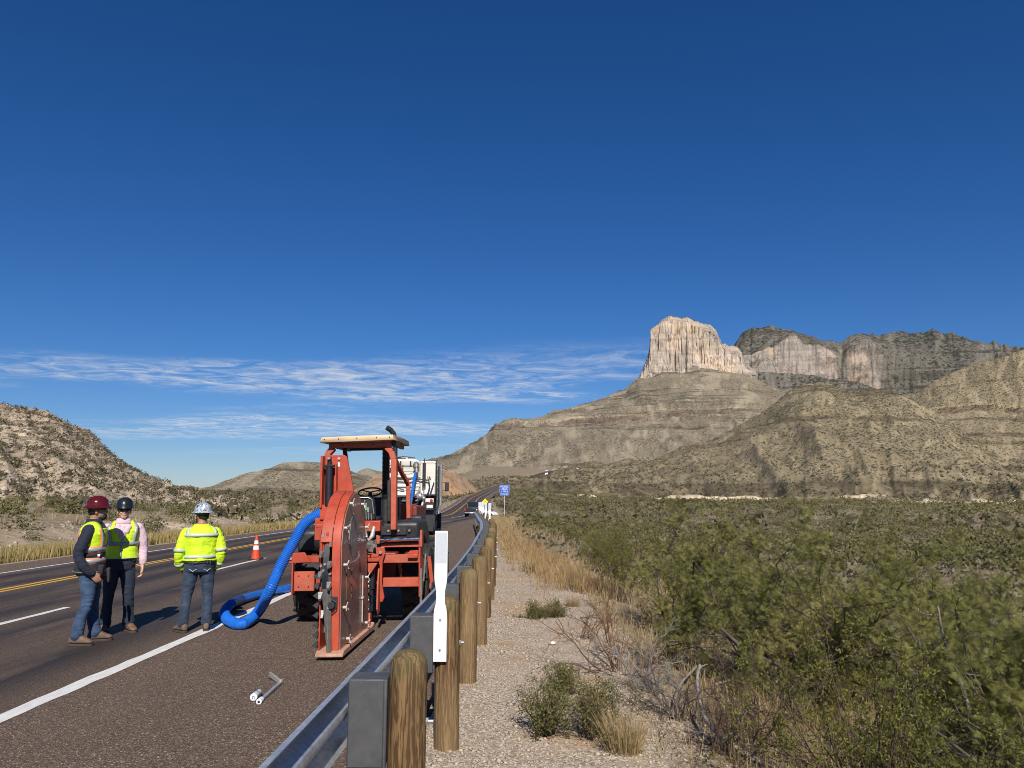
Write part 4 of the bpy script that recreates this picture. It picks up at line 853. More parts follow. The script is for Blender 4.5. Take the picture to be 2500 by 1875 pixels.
# ---- operator station
m = MB(); m.box((-2.265, 10.93, 1.385), (.25, .16, .155)); m.build('control_box', M_RED, TR, bevel=.01)
for k, (px, top, mt) in enumerate(((897, 1231.5, M_GRN), (902.5, 1239, M_GRN), (909.5, 1243, M_BLK))):
    a = Vector(at_y(px + 1, 1269, 11.0)); b = Vector(at_y(px, top, 11.0)); m = MB(); m.cyl(a, b, .007, n=8); lv = m.build('control_lever', M_STEEL, TR)
    m = MB(); m.cyl(a + (b - a) * .62, b, .015, .019, n=10); m.build('lever_grip', mt, lv)
m = MB(); m.prism([(-2.66, 1.45), (-2.66, 1.77), (-2.62, 1.82), (-2.40, 1.82), (-2.335, 1.77), (-2.30, 1.45)], 'y', 11.30, 11.42); m.box((-2.48, 11.66, 1.46), (.38, .46, .09)); m.build('seat', M_BLK, TR, bevel=.035, seg=3)
m = MB(); m.tube([(-2.64, 11.29, 1.78), (-2.60, 11.29, 1.80), (-2.42, 11.29, 1.80), (-2.36, 11.29, 1.765), (-2.325, 11.29, 1.55)], .009, 8); m.build('seat_piping', M_STEEL, TR)
m = MB(); cc = Vector((-2.55, 12.05, 1.885)); ring = [cc + Vector((math.cos(a) * .19, math.sin(a) * .17, math.sin(a) * .07)) for a in np.linspace(0, 2 * math.pi, 25)]; m.tube(ring, .014, 8, caps=False)
for a in (.5, 2.6, 4.7): m.cyl(cc, cc + Vector((math.cos(a) * .19, math.sin(a) * .17, math.sin(a) * .07)), .010, n=6)
m.cyl(cc, (-2.5, 12.3, 1.3), .03, n=10); m.build('steering_wheel', M_BLK, TR)
m = MB(); m.box((-2.40, 12.45, 1.55), (.55, .2, .5)); m.build('dashboard', M_BLK, TR, bevel=.04)
for k in range(7):
    m = MB(); m.box((-2.30 + .05 * k, 11.9 + .05 * (k % 3), 1.25 + .06 * ((k * 2) % 5)), (.05, .1, .1)); m.build('pedal_linkage', M_DIRTY, TR, bevel=.01)
# ---- roll frame and canopy
def rops_side(sx, Y0, name):
    pts = [(sx, Y0, 1.32), (sx, Y0, 2.1), (sx + (.0 if sx > -2.4 else .03), Y0, 2.42)]
    return pts
m = MB(); m.bar((-1.945, 10.9, 1.325), (-1.95, 10.9, 2.36), .085, .12, (0, 1, 0)); m.bar((-1.95, 10.9, 2.35), (-1.99, 10.9, 2.47), .085, .119, (0, 1, 0)); m.bar((-1.985, 10.9, 2.46), (-2.06, 10.9, 2.54), .085, .118, (0, 1, 0)); m.build('roll_post', M_REDF, TR, bevel=.012)
m = MB(); m.bar((-2.99, 10.9, 1.70), (-2.96, 10.9, 2.36), .085, .12, (0, 1, 0)); m.bar((-2.96, 10.9, 2.35), (-2.93, 10.9, 2.47), .085, .119, (0, 1, 0)); m.bar((-2.935, 10.9, 2.46), (-2.86, 10.9, 2.54), .085, .118, (0, 1, 0)); m.bar((-2.985, 10.9, .9), (-2.99, 10.9, 1.72), .085, .12, (0, 1, 0)); m.build('roll_post', M_REDF, TR, bevel=.012)
m = MB(); m.box((-2.46, 10.9, 2.575), (.92, .12, .075)); bm2 = m.build('roll_crossbar', M_REDF, TR, bevel=.012)
for x in (-2.72, -2.25): m = MB(); m.cyl((x, 10.83, 2.58), (x, 10.845, 2.58), .012, n=10); m.build('bolt', M_BLKM, bm2)
m = MB(); m.bar((-2.03, 10.96, 2.52), (-1.975, 11.9, 2.12), .06, .06); m.bar((-1.975, 11.9, 2.14), (-1.935, 12.1, 2.0), .06, .06); m.bar((-1.935, 12.1, 2.02), (-1.925, 12.12, 1.45), .07, .06, (0, 1, 0)); m.build('roll_brace', M_REDF, TR, bevel=.008)
m = MB(); m.bar((-2.72, 11.0, 2.53), (-2.84, 11.9, 1.9), .06, .06); m.bar((-2.84, 11.9, 1.92), (-2.86, 12.1, 1.30), .06, .06, (0, 1, 0)); m.build('roll_brace', M_BLK, TR, bevel=.008)
m = MB(); m.bar((-2.03, 10.97, 1.45), (-2.035, 10.97, 2.05), .045, .06, (0, 1, 0)); m.build('conduit', M_BLK, TR, bevel=.006)
m = MB(); prof = []
for i in range(44): prof += [(i * .0205, .058), (i * .0205 + .010, .066), (i * .0205 + .012, .058)]
m.lathe((-2.235, 11.75, 1.75), (0.0, 0, 1), prof, 16); m.build('intake_hose', M_BLKM, TR)
m = MB(); m.cyl((-2.235, 11.75, 1.2), (-2.235, 11.75, 1.76), .075, n=16); m.build('air_cleaner', M_BLK, TR)
# canopy: shallow tray with turned-down rim, gently arched
cy0, cy1, cx0, cx1 = 10.72, 12.15, -3.005, -1.935
m = MB(); zt, zb = 2.70, 2.625
def crow(y, dz, dx=0.0): return [(cx0 + dx, y, zt + dz - .012), ((cx0 + cx1) / 2, y, zt + dz + .004), (cx1 - dx, y, zt + dz + .012)]
r0 = [(cx0 - .012, cy0 - .02, zb - .012), ((cx0 + cx1) / 2, cy0 - .02, zb), (cx1 + .012, cy0 - .02, zb + .012)]; r1 = crow(cy0 + .012, .0, .008); r2 = crow((cy0 + cy1) / 2, .012); r3 = crow(cy1 - .02, -.0); r4 = [(cx0, cy1, zb - .01), ((cx0 + cx1) / 2, cy1, zb), (cx1, cy1, zb + .012)]
vs = r0 + r1 + r2 + r3 + r4; m.add(vs, [(i * 3 + j, i * 3 + j + 1, (i + 1) * 3 + j + 1, (i + 1) * 3 + j) for i in range(4) for j in range(2)])
for sx_, k_ in ((cx0 - .012, 0), (cx1 + .012, 2)): m.add([vs[3 + k_], vs[6 + k_], vs[9 + k_], (sx_, cy1, vs[12 + k_][2]), (sx_, (cy0 + cy1) / 2, vs[k_][2] + .01), vs[k_]], [(0, 1, 4, 5), (1, 2, 3, 4)])
can = m.build('canopy', M_TAN, TR, bevel=0); sm = can.modifiers.new('thick', 'SOLIDIFY'); sm.thickness = .012
for f in (.05, .25, .5, .77, .95): m = MB(); x = cx0 + (cx1 - cx0) * f; m.cyl((x, cy0 - .022, 2.668 + .02 * (f - .5)), (x, cy0 + .002, 2.668 + .02 * (f - .5)), .007, n=8); m.build('rivet', M_BLKM, can)
m = MB(); m.box((-2.02, 11.5, 2.60), (.05, 1.1, .055)); m.box((-2.90, 11.5, 2.58), (.05, 1.1, .055)); m.box((-2.46, 11.4, 2.55), (.55, .05, .05)); m.box((-1.965, 11.1, 2.605), (.07, .3, .07)); m.build('canopy_bracket', M_BLK, TR, bevel=.006)
m = MB(); m.tube([(-2.30, 12.9, 1.6), (-2.30, 12.9, 2.80), (-2.32, 12.88, 2.90), (-2.37, 12.84, 2.97), (-2.43, 12.80, 3.01)], .045, 14); m.build('exhaust_pipe', M_BLK, TR)
TR.rotation_euler = (0, R(-.9), 0)
# ================================================================ vacuum truck
M_TRW = plain('white_truck_paint', (0.66, 0.63, 0.56), .38, 0, .05, 2, dirt=(0.42, 0.37, 0.30), dirt_amt=.3)
M_TRW2 = plain('clean_white_paint', (0.74, 0.74, 0.73), .3, 0, .04, 2, dirt=(0.5, 0.47, 0.42), dirt_amt=.12)
M_DARK = plain('dark_underbody', (0.015, 0.015, 0.016), .7, 0, .3, 3)
M_GLASS = plain('dark_vehicle_glass', (0.012, 0.014, 0.017), .06, 0, .1)
M_RLITE = plain('red_lamp_lens', (0.48, 0.03, 0.02), .25)
M_WLITE = plain('clear_lamp_lens', (0.75, 0.73, 0.70), .2)
M_BLUE = plain('blue_hose_pvc', (0.010, 0.120, 0.52), .22, 0, .12, 5, dirt=(0.10, 0.2, 0.42), dirt_amt=.25)
M_BLUED = plain('dark_blue_coupling', (0.012, 0.035, 0.15), .4, 0, .1)
VT = empty('vacuum_truck', (-5.9, 37, float(road_z(-5.9, 37))), 0, 'white vacuum truck parked on the shoulder beyond the red trencher', 'truck')
g0 = VT.location.z; L0, R0 = -7.20, -4.58
def tbox(name, x0, x1, y0, y1, z0, z1, mt, bev=.02, par=None):
    m = MB(); m.box(((x0 + x1) / 2, (y0 + y1) / 2, (z0 + z1) / 2), (x1 - x0, y1 - y0, z1 - z0)); return m.build(name, mt, par or VT, bevel=bev)
# debris tank with domed rear door
m = MB(); rings = []
def dsec(cx, w, z0, z1, y, k=24):
    c = []; 
    for i in range(k):
        a = 2 * math.pi * i / k; ca, sa = math.cos(a), math.sin(a); e = .38
        c.append((cx + w / 2 * math.copysign(abs(ca) ** e, ca), y, (z0 + z1) / 2 + (z1 - z0) / 2 * math.copysign(abs(sa) ** e, sa)))
    return c
m.loft([dsec(-6.28, 1.76 * s, 2.63 - .95 * s, 2.63 + .98 * s, y) for y, s in ((37.25, .35), (37.12, .7), (37.10, .9), (37.22, 1.0), (41.6, 1.0), (41.8, .9))]); tk = m.build('debris_tank', M_TRW, VT, bevel=0)
tbox('door_rib', -7.12, -5.42, 37.06, 37.14, 2.66, 2.73, M_TRW, .015, tk); tbox('door_rib', -7.12, -5.42, 37.06, 37.14, 2.20, 2.26, M_TRW, .015, tk)
for x in (-6.95, -6.6): tbox('door_latch', x, x + .05, 37.02, 37.12, 2.95, 3.15, M_DARK, .005, tk)
tbox('top_hatch', -6.75, -6.1, 37.5, 38.3, 3.60, 3.70, M_TRW, .03, tk); tbox('hatch_clamp', -6.65, -6.2, 37.42, 37.5, 3.58, 3.68, M_DARK, .01, tk)
m = MB(); m.tube([(-7.1, 37.0, 2.62), (-6.5, 36.98, 2.66), (-5.9, 36.98, 2.60), (-5.2, 37.0, 2.55), (-4.98, 36.98, 2.52), (-4.93, 36.98, 2.2), (-5.0, 36.98, 1.9), (-5.3, 36.98, 1.5)], .035, 8); m.build('air_hose', M_BLK, VT)
m = MB(); m.tube([(-7.0, 37.02, 2.15), (-6.6, 37.0, 2.12), (-6.2, 37.0, 2.05)], .03, 8); m.build('air_hose', M_BLK, VT)
# water tank / cabinet on the right
cab_ = tbox('side_cabinet', -5.42, -4.66, 37.15, 41.4, 1.80, 3.50, M_TRW, .05)
tbox('cabinet_lip', -5.44, -4.64, 37.12, 37.3, 3.40, 3.46, M_TRW, .01, cab_)
m = MB(); m.prism([(-5.40, 1.85), (-4.95, 1.80), (-4.75, 2.4), (-4.72, 2.6), (-4.9, 2.3)], 'y', 37.10, 37.14); m.build('hose_tray', M_TRW2, VT, bevel=.01)
m = MB(); m.prism([(-4.98, 1.72), (-4.90, 1.72), (-4.70, 2.4), (-4.74, 2.45)], 'y', 37.06, 37.1); m.build('tray_shadow_strip', M_DARK, VT)  # dark solid strip standing in for the shadow beside the tray
m = MB(); m.cyl((-5.22, 36.97, 2.20), (-5.22, 36.97, 3.38), .085, n=16); m.cyl((-5.22, 36.97, 3.38), (-5.22, 36.97, 3.62), .022, n=8); m.build('door_cylinder', M_BLK, VT)
m = MB(); m.cyl((-5.21, 36.97, 1.35), (-5.22, 36.97, 2.2), .03, n=10); m.ball((-5.21, 36.97, 1.62), .10, 12, 8); m.build('cylinder_rod', M_STEEL, VT)
m = MB(); m.lathe((-5.63, 37.05, 3.30), (.12, -.55, -.83), [(-.12, .12), (.0, .165), (.05, .165), (.05, .14), (.16, .14), (.16, .16), (.22, .16), (.24, .09), (.52, .085)], 18); m.build('hose_coupling', M_STEEL, VT)
m = MB(); m.lathe((-5.40, 37.0, 1.72), (0, -1, 0), [(-.2, .12), (0, .12), (0, .17), (.07, .17), (.07, .10), (.22, .10), (.24, .05)], 16); m.cyl((-5.62, 37.0, 1.5), (-5.2, 36.95, 1.66), .04, n=8); m.cyl((-5.55, 36.9, 1.62), (-5.3, 36.85, 1.9), .02, n=8); m.build('discharge_valve', M_STEEL, VT)
for k in range(10):
    rk_ = random.Random(k + 3); x = rk_.uniform(-7.0, -5.3); z = rk_.uniform(1.35, 1.75); m = MB(); m.box((x, 37.2 + rk_.random() * .3, z), (rk_.uniform(.08, .3), .15, rk_.uniform(.08, .25)), (0, rk_.uniform(-.6, .6), 0)); m.build('pump_part', (M_DIRTY, M_STEEL, M_TRW)[k % 3], VT, bevel=.02)
# frame, bumper, lamps
tbox('chassis_rail', -6.75, -6.6, 37.3, 46.2, .75, 1.05, M_DARK); tbox('chassis_rail', -5.25, -5.1, 37.3, 46.2, .75, 1.05, M_DARK)
tbox('underbody', -7.05, -4.75, 37.6, 44.5, 1.0, 1.72, M_DARK)
m = MB(); m.cyl((-6.95, 37.05, 1.06), (-5.30, 37.05, 1.10), .11, n=14); m.bar((-5.35, 37.05, 1.10), (-5.25, 37.05, 1.45), .10, .10, (0, 1, 0)); m.build('rear_bumper', M_TRW, VT, bevel=.01)
lb_ = tbox('lamp_bracket', -5.14, -4.72, 36.98, 37.04, 1.42, 1.62, M_TRW, .02)
for x, mt in ((-5.03, M_WLITE), (-4.83, M_RLITE)): m = MB(); m.cyl((x, 36.93, 1.52), (x, 36.98, 1.52), .075, n=16); m.cyl((x, 36.92, 1.52), (x, 36.93, 1.52), .03, n=12); m.build('tail_lamp', mt, lb_)
tbox('number_plate', -5.07, -4.76, 36.97, 36.985, 1.14, 1.30, M_TRW, .004)
tbox('plate_bracket', -5.12, -4.72, 36.99, 37.03, 1.05, 1.42, M_BLK, .01)
for x0, x1 in ((-5.17, -4.68), (-7.15, -6.62)): 
    m = MB(); m.prism([(x0, g0 + .22), (x1 - .06, g0 + .20), (x1, g0 + 1.0), (x1 - .15, g0 + 1.25), (x0, g0 + 1.25)], 'y', 37.3, 37.33); m.build('mud_flap', M_BLK, VT, bevel=.006)
for y in (38.1, 39.45):
    for x, f in ((-4.80, 1), (-5.12, 1), (-6.70, -1), (-7.02, -1)): wheel(VT, (x, y, g0 + .50), .50, .27, .29, 1, False, f, rim_mat=M_TRW2, n=28)
for x, f in ((-4.82, 1), (-6.98, -1)): wheel(VT, (x, 44.8, g0 + .50), .50, .30, .29, 1, False, f, rim_mat=M_TRW2, n=28)
for y0 in (40.6, 41.9): tbox('side_box', -4.95, -4.60, y0, y0 + 1.1, .75, 1.6, M_TRW2, .03)
tbox('side_fairing', -4.72, -4.60, 38.9, 41.3, 1.35, 3.38, M_TRW2, .03)
m = MB(); m.cyl((-4.60, 37.25, .9), (-4.60, 37.25, 3.55), .03, n=8); m.cyl((-4.58, 38.2, 1.2), (-4.58, 38.2, 3.3), .07, n=10); m.build('grab_rail', M_BLK, VT)
m = MB(); m.cyl((-4.60, 42.2, 1.2), (-4.60, 42.2, 3.5), .09, n=12); m.build('exhaust_stack', M_STEEL, VT)
cb2 = tbox('cab', -7.05, -4.75, 42.6, 45.6, .95, 3.35, M_TRW2, .12); tbox('cab_window', -4.76, -4.735, 43.2, 44.5, 2.1, 2.95, M_GLASS, .01, cb2)
m = MB(); m.bar((-4.75, 44.6, 2.55), (-4.35, 44.5, 2.5), .03, .03); m.bar((-4.75, 44.6, 2.0), (-4.35, 44.5, 2.05), .03, .03); ma = m.build('mirror_arm', M_BLK, VT)
m = MB(); m.box((-4.33, 44.45, 2.27), (.22, .10, .56)); m.build('mirror', M_BLK, ma, bevel=.04)
# maker's letters on the cabinet door, dark
def text_obj(txt, size, loc, rot, mat, parent, depth=.004, name='lettering', align='CENTER', sx=1.0):
    cu = bpy.data.curves.new(name, 'FONT'); cu.body = txt; cu.size = size; cu.extrude = depth; cu.align_x = align; cu.align_y = 'CENTER'
    tmp = bpy.data.objects.new('tmp_text', cu); COL.objects.link(tmp)
    dg = bpy.context.evaluated_depsgraph_get(); dg.update(); me = bpy.data.meshes.new_from_object(tmp.evaluated_get(dg)); bpy.data.objects.remove(tmp); bpy.data.curves.remove(cu)
    me.materials.clear(); me.materials.append(mat); me.name = name
    o = bpy.data.objects.new(name, me); COL.objects.link(o); o.rotation_euler = rot; o.scale = (sx, 1, 1)
    if parent is not None:
        o.parent = parent; b = Vector((0, 0, 0)); q = parent
        while q is not None: b += Vector(q.location); q = q.parent
        o.location = Vector(loc) - b
    else: o.location = loc
    return o
text_obj('JA', .26, (-4.98, 37.09, 2.63), (R(90), 0, 0), M_BLK, VT)
for z_ in (2.0, 2.35, 2.95, 3.25): tbox('panel_seam', -7.05, -5.50, 37.085, 37.10, z_, z_ + .018, M_DARK, 0)
for x_ in (-6.9, -6.45, -5.95): tbox('door_hinge', x_, x_ + .07, 37.0, 37.1, 3.30, 3.48, M_DARK, .01)
for k_ in range(8): tbox('ladder_rung', -4.62, -4.56, 37.42, 37.78, .95 + k_ * .3, .98 + k_ * .3, M_STEEL, 0)
for y_ in (37.4, 37.8): tbox('ladder_rail', -4.61, -4.57, y_, y_ + .03, .8, 3.5, M_STEEL, 0)
m = MB(); m.tube([(-7.0, 37.3, 3.62), (-6.3, 37.2, 3.72), (-5.7, 37.25, 3.66)], .03, 8); m.tube([(-6.3, 37.05, 3.3), (-6.3, 37.0, 2.9), (-6.2, 37.0, 2.66)], .022, 8); m.build('roof_hose', M_BLK, VT)
VT.rotation_euler = (0, 0, R(4.2)); VT.location.x -= .0
# ================================================================ the blue vacuum hose
def spline(pts, n):
    P = [Vector(p) for p in pts]; out = []
    for i in range(len(P) - 1):
        p0, p1, p2, p3 = P[max(i - 1, 0)], P[i], P[i + 1], P[min(i + 2, len(P) - 1)]
        for j in range(n):
            t = j / n; out.append(.5 * ((2 * p1) + (p2 - p0) * t + (2 * p0 - 5 * p1 + 4 * p2 - p3) * t * t + (3 * p1 - p0 - 3 * p2 + p3) * t ** 3))
    out.append(P[-1]); return out
def resample(pts, step):
    out = [pts[0]]; acc = 0
    for a, b in zip(pts[:-1], pts[1:]):
        d = (b - a).length; 
        while acc + d >= step:
            t = (step - acc) / d; a = a + (b - a) * t; out.append(a.copy()); d = (b - a).length; acc = 0
        acc += d
    return out
gzr = lambda p: Vector((p[0], p[1], float(road_z(p[0], p[1])) + .076))
def og(px, py):
    q = on_z(px, py, .03); return gzr(q)
up_ = [at_y(800, 1243, 10.75), at_y(790, 1250, 10.70), at_y(746, 1277, 10.68), at_y(718, 1322, 10.65), at_y(684, 1384, 10.6), at_y(655, 1450, 10.55)]
lo_ = [og(624, 1507), og(592, 1524), og(558, 1513), og(549, 1492), og(572, 1470), og(633, 1450), og(735, 1427)]
lo_ = [lo_[0] + Vector((0, .05, .05))] + lo_[1:]
back_ = [gzr((-4.75, 18.5)), gzr((-5.3, 24)), gzr((-5.75, 30)), gzr((-5.85, 34.5)), Vector((-5.85, 36.2, .6)), Vector((-5.78, 36.55, 1.5)), Vector((-5.68, 36.65, 2.4)), Vector((-5.60, 36.72, 2.92))]
HO = empty('vacuum_hose', lo_[1], 0, 'ribbed blue vacuum hose looping on the road between trencher and truck', 'hose')
full = spline(up_ + lo_, 24); rib = resample(full, .012)
rad = [.080 if i % 2 == 0 else .073 for i in range(len(rib))]
cut = min(range(len(rib)), key=lambda i: (rib[i] - lo_[4]).length)
m = MB(); m.tube(rib[:cut:1], rad[:cut], 18); m.build('ribbed_hose', M_BLUE, HO)
m = MB(); m.tube(resample(rib[cut - 18:cut + 30], .02), .086, 18); m.build('coupling_sleeve', M_BLUED, HO)
rest = resample(spline([rib[cut + 25]] + lo_[5:] + back_, 16), .06)
m = MB(); m.tube(rest, .076, 16); m.build('smooth_hose', M_BLUE, HO)
# ================================================================ pickup, white car
def car_wheel(par, c, r, f=1): wheel(par, c, r, .24, r * .62, 1, False, f, rim_mat=M_STEEL, n=24)
M_GREYP = plain('dark_grey_car_paint', (0.035, 0.036, 0.042), .25, .3, .06)
pk = Vector((-7.1, 94, 0)); pk.z = float(road_z(-7.1, 94))
PK = empty('pickup_truck', pk, 0, 'dark grey pickup truck parked on the shoulder past the guard rail', 'pickup')
def lb2(par, name, poly, x0, x1, mt, bev=.04):
    m = MB(); m.prism([(pk.y + a, pk.z + b) for a, b in poly], 'x', pk.x + x0, pk.x + x1); return m.build(name, mt, par, bevel=bev)
body = lb2(PK, 'body', [(0, .55), (0, 1.12), (1.9, 1.16), (1.9, 1.16), (3.9, 1.14), (5.4, 1.05), (5.5, .6), (5.3, .42), (.2, .42)], -.98, .98, M_GREYP, .06)
cbn = lb2(PK, 'cab', [(1.85, 1.1), (2.05, 1.80), (2.3, 1.88), (3.4, 1.86), (4.2, 1.14)], -.85, .85, M_GREYP, .10)
lb2(PK, 'rear_window', [(1.90, 1.22), (2.055, 1.76), (2.04, 1.77), (1.88, 1.22)], -.70, .70, M_GLASS, .01)
m = MB(); m.prism([(pk.y + 2.15, pk.z + 1.25), (pk.y + 2.35, pk.z + 1.72), (pk.y + 3.3, pk.z + 1.72), (pk.y + 3.8, pk.z + 1.25)], 'x', pk.x + .835, pk.x + .855); m.build('side_window', M_GLASS, PK)
lb2(PK, 'tailgate', [(-.03, .68), (-.03, 1.10), (.02, 1.10), (.02, .68)], -.74, .74, M_GREYP, .02)
lb2(PK, 'rear_bumper', [(-.14, .48), (-.14, .64), (.1, .64), (.1, .48)], -.93, .93, M_STEEL, .03)
m = MB(); m.box((pk.x, pk.y - .145, pk.z + .57), (.34, .01, .15)); m.build('number_plate', M_TRW2, PK)
for x in (-.87, .87): m = MB(); m.box((pk.x + x, pk.y - .015, pk.z + .92), (.15, .05, .36)); m.build('tail_lamp', M_RLITE, PK, bevel=.02)
m = MB(); m.box((pk.x + .62, pk.y - .04, pk.z + .95), (.12, .01, .16)); m.build('reflective_badge', M_TRW2, PK)
for x, f in ((-.86, -1), (.86, 1)):
    for y in (1.15, 4.5): car_wheel(PK, (pk.x + x, pk.y + y, pk.z + .40), .40, f)
for x in (-1.1, 1.1): m = MB(); m.box((pk.x + x, pk.y + 3.6, pk.z + 1.28), (.2, .1, .2)); m.build('mirror', M_BLK, PK, bevel=.03)
# white utility car, nose to the right
sv = Vector((-6.0, 121, 0)); sv.z = float(gz(-6.0, 121, False)) + .05
SV = empty('white_car', sv, R(-28), 'white four-door utility car parked nose right behind the markers', 'car')
def sbox(name, poly, x0, x1, mt, bev=.05):   # profile along local x (length), width along local y
    m = MB(); m.prism(poly, 'y', x0, x1); return m.build(name, mt, SV, bevel=bev, local=True)
sbox('body', [(-2.45, .35), (-2.5, .95), (-2.35, 1.08), (1.2, 1.10), (2.35, .98), (2.52, .75), (2.5, .4), (2.2, .30), (-2.2, .30)], -.93, .93, M_TRW2, .09)
sbox('cabin', [(-2.38, 1.05), (-2.2, 1.70), (-1.9, 1.80), (.2, 1.80), (.55, 1.72), (1.35, 1.06)], -.80, .80, M_TRW2, .10)
for a in ([(-2.1, 1.15), (-2.0, 1.62), (-1.35, 1.64), (-1.35, 1.15)], [(-1.25, 1.15), (-1.25, 1.66), (-.35, 1.68), (-.35, 1.15)], [(-.22, 1.15), (-.22, 1.68), (.35, 1.66), (1.05, 1.15)]): sbox('side_window', a, -.815, -.79, M_GLASS, .01)
m = MB(); m.bar((.55, 0, 1.66), (1.25, 0, 1.12), 1.35, .04); m.build('windscreen', M_GLASS, SV, local=True)
for x in (-1.5, 1.55):
    for y, f in ((-.82, 1), (.82, 1)):
        m = MB(); m.cyl((x, y - .11, .36), (x, y + .11, .36), .36, n=22); w_ = m.build('wheel', M_TYRE, SV, bevel=.03, local=True); m = MB(); m.cyl((x, y - .12, .36), (x, y + .12, .36), .21, n=16); m.build('rim', M_STEEL, w_, local=True)
m = MB(); m.box((.95, -.98, 1.18), (.14, .2, .16)); m.build('mirror', M_BLK, SV, bevel=.04, local=True)
m = MB(); m.box((2.46, -.62, .82), (.1, .4, .16)); m.build('headlight', M_WLITE, SV, bevel=.03, local=True)
for z in (.95, .82): m = MB(); m.box((-.9, -.936, z), (.35, .01, .06)); m.build('door_lettering_stripe', M_DARK, SV, local=True)
# ================================================================ cone, signs, spray can
M_ORG = plain('orange_cone_plastic', (0.68, 0.055, 0.012), .5, 0, .08, dirt=(0.4, 0.12, 0.07), dirt_amt=.25)
cg = on_ground(624, 1366); CN = empty('traffic_cone', cg, 0, 'orange traffic cone with two white bands on the lane line', 'cone')
cone_r = lambda z: .135 - (z - .03) * (.135 - .03) / .69
m = MB(); m.lathe(cg + Vector((0, 0, .03)), (0, 0, 1), [(0, .135), (.62, cone_r(.65)), (.685, .032), (.69, .026), (.69, .001)], 24); m.build('cone_body', M_ORG, CN)
m = MB(); m.box(cg + Vector((0, 0, .018)), (.37, .37, .036)); m.build('rubber_base', M_BLK, CN, bevel=.012)
for a, b in ((.30, .42), (.47, .57)): m = MB(); m.lathe(cg, (0, 0, 1), [(a, cone_r(a) + .003), (b, cone_r(b) + .003)], 24, caps=False); m.build('reflective_band', M_MARK, CN)
M_SBLUE = plain('blue_sign_sheet', (0.012, 0.085, 0.42), .4); M_SYEL = plain('yellow_sign_sheet', (0.80, 0.62, 0.01), .4); M_SWH = plain('white_sign_print', (0.80, 0.82, 0.84), .4)
sg = Vector((-2.36, 75, 0)); sg.z = float(gz(sg.x, sg.y)); SG = empty('picnic_sign', sg, 0, 'blue road sign reading picnic area 1 mile on a thin post', 'sign')
m = MB(); m.box(sg + Vector((0, .03, 1.2)), (.06, .05, 2.6)); m.build('sign_post', M_GALV, SG)
zc2 = 2.30 
m = MB(); m.box((sg.x, sg.y, zc2), (.98, .012, .86)); bd = m.build('sign_board', M_SBLUE, SG, bevel=.0)
m = MB(); 
for cx, cz, w, h in ((0, .405, .92, .022), (0, -.405, .92, .022), (-.465, 0, .022, .80), (.465, 0, .022, .80)): m.box((sg.x + cx, sg.y - .008, zc2 + cz), (w, .003, h))
m.build('sign_border', M_SWH, bd, smooth=False)
for t_, z_ in (('PICNIC', .235), ('AREA', 0.0), ('1 MILE', -.235)): text_obj(t_, .25, (sg.x, sg.y - .008, zc2 + z_), (R(90), 0, 0), M_SWH, bd, .002)
m = MB(); m.box((sg.x, sg.y, zc2 - .56), (.90, .012, .19)); b2 = m.build('lower_plaque', M_SBLUE, SG); text_obj('ACCESSIBLE', .13, (sg.x + .06, sg.y - .008, zc2 - .56), (R(90), 0, 0), M_SWH, b2, .002)
m = MB(); m.cyl((sg.x - .36, sg.y - .009, zc2 - .575), (sg.x - .36, sg.y - .006, zc2 - .575), .045, n=12); m.box((sg.x - .36, sg.y - .008, zc2 - .51), (.02, .003, .06)); m.build('wheelchair_symbol', M_SWH, b2)
yg = Vector((-5.78, 100, 0)); yg.z = float(gz(yg.x, yg.y, False)); YS = empty('warning_sign', yg, 0, 'yellow diamond warning sign rising behind the white markers', 'sign')
m = MB(); m.box((yg.x, yg.y + .04, yg.z + .9), (.06, .05, 1.9)); m.build('sign_post', M_GALV, YS)
m = MB(); m.box((yg.x, yg.y, .76), (.62, .012, .62), (0, R(45), 0)); yb = m.build('sign_board', M_SYEL, YS, bevel=.0)
m = MB(); 
m.bar((yg.x - .12, yg.y - .008, .70), (yg.x + .05, yg.y - .008, .82), .004, .05, (0, 0, 1)); m.bar((yg.x + .02, yg.y - .008, .70), (yg.x + .12, yg.y - .008, .80), .004, .05, (0, 0, 1)); m.build('sign_symbol', M_BLK, yb)
# spray can in a marking stick, lying on the shoulder
ca = on_ground(618, 1713); cb_ = on_ground(637, 1694); r1 = on_ground(634, 1717); r2 = on_ground(685, 1671); r3 = on_ground(658, 1658)
SPc = empty('marking_wand', ca, 0, 'white spray can strapped in a grey marking stick lying on the shoulder', 'marking tool')
e1 = (cb_ - ca); e1.z = 0; e1.normalize(); A_ = Vector((ca.x, ca.y, ca.z + .035)); B_ = A_ + e1 * .215
m = MB(); m.lathe(A_, e1, [(0, .001), (0.0, .028), (.004, .033), (.012, .035), (.02, .033), (.17, .033), (.182, .029), (.19, .022), (.19, .001)], 22); m.build('spray_can', M_MARK, SPc)
m = MB(); m.lathe(A_, e1, [(.080, .0335), (.12, .0335)], 22, caps=False); m.build('grey_band', plain('grey_can_print', (0.30, 0.31, 0.33), .35), SPc)
m = MB(); m.box(A_ + e1 * .13 + Vector((-.008, 0, .033)), (.03, .025, .004)); m.build('dark_print', M_BLK, SPc)
nrm_ = -e1; yaw_c = math.atan2(nrm_.x, -nrm_.y)
text_obj('7/', .042, A_ - e1 * .003, (R(90), 0, math.atan2(-e1.x, e1.y)), M_BLK, SPc, .0008)
m = MB(); q1 = Vector((r1.x, r1.y, r1.z + .02)); q2 = Vector((r2.x, r2.y, r2.z + .02)); q3 = Vector((r3.x, r3.y, r3.z + .05))
m.bar(q1, q2, .030, .022); m.build('stick', M_GALV, SPc, bevel=.003)
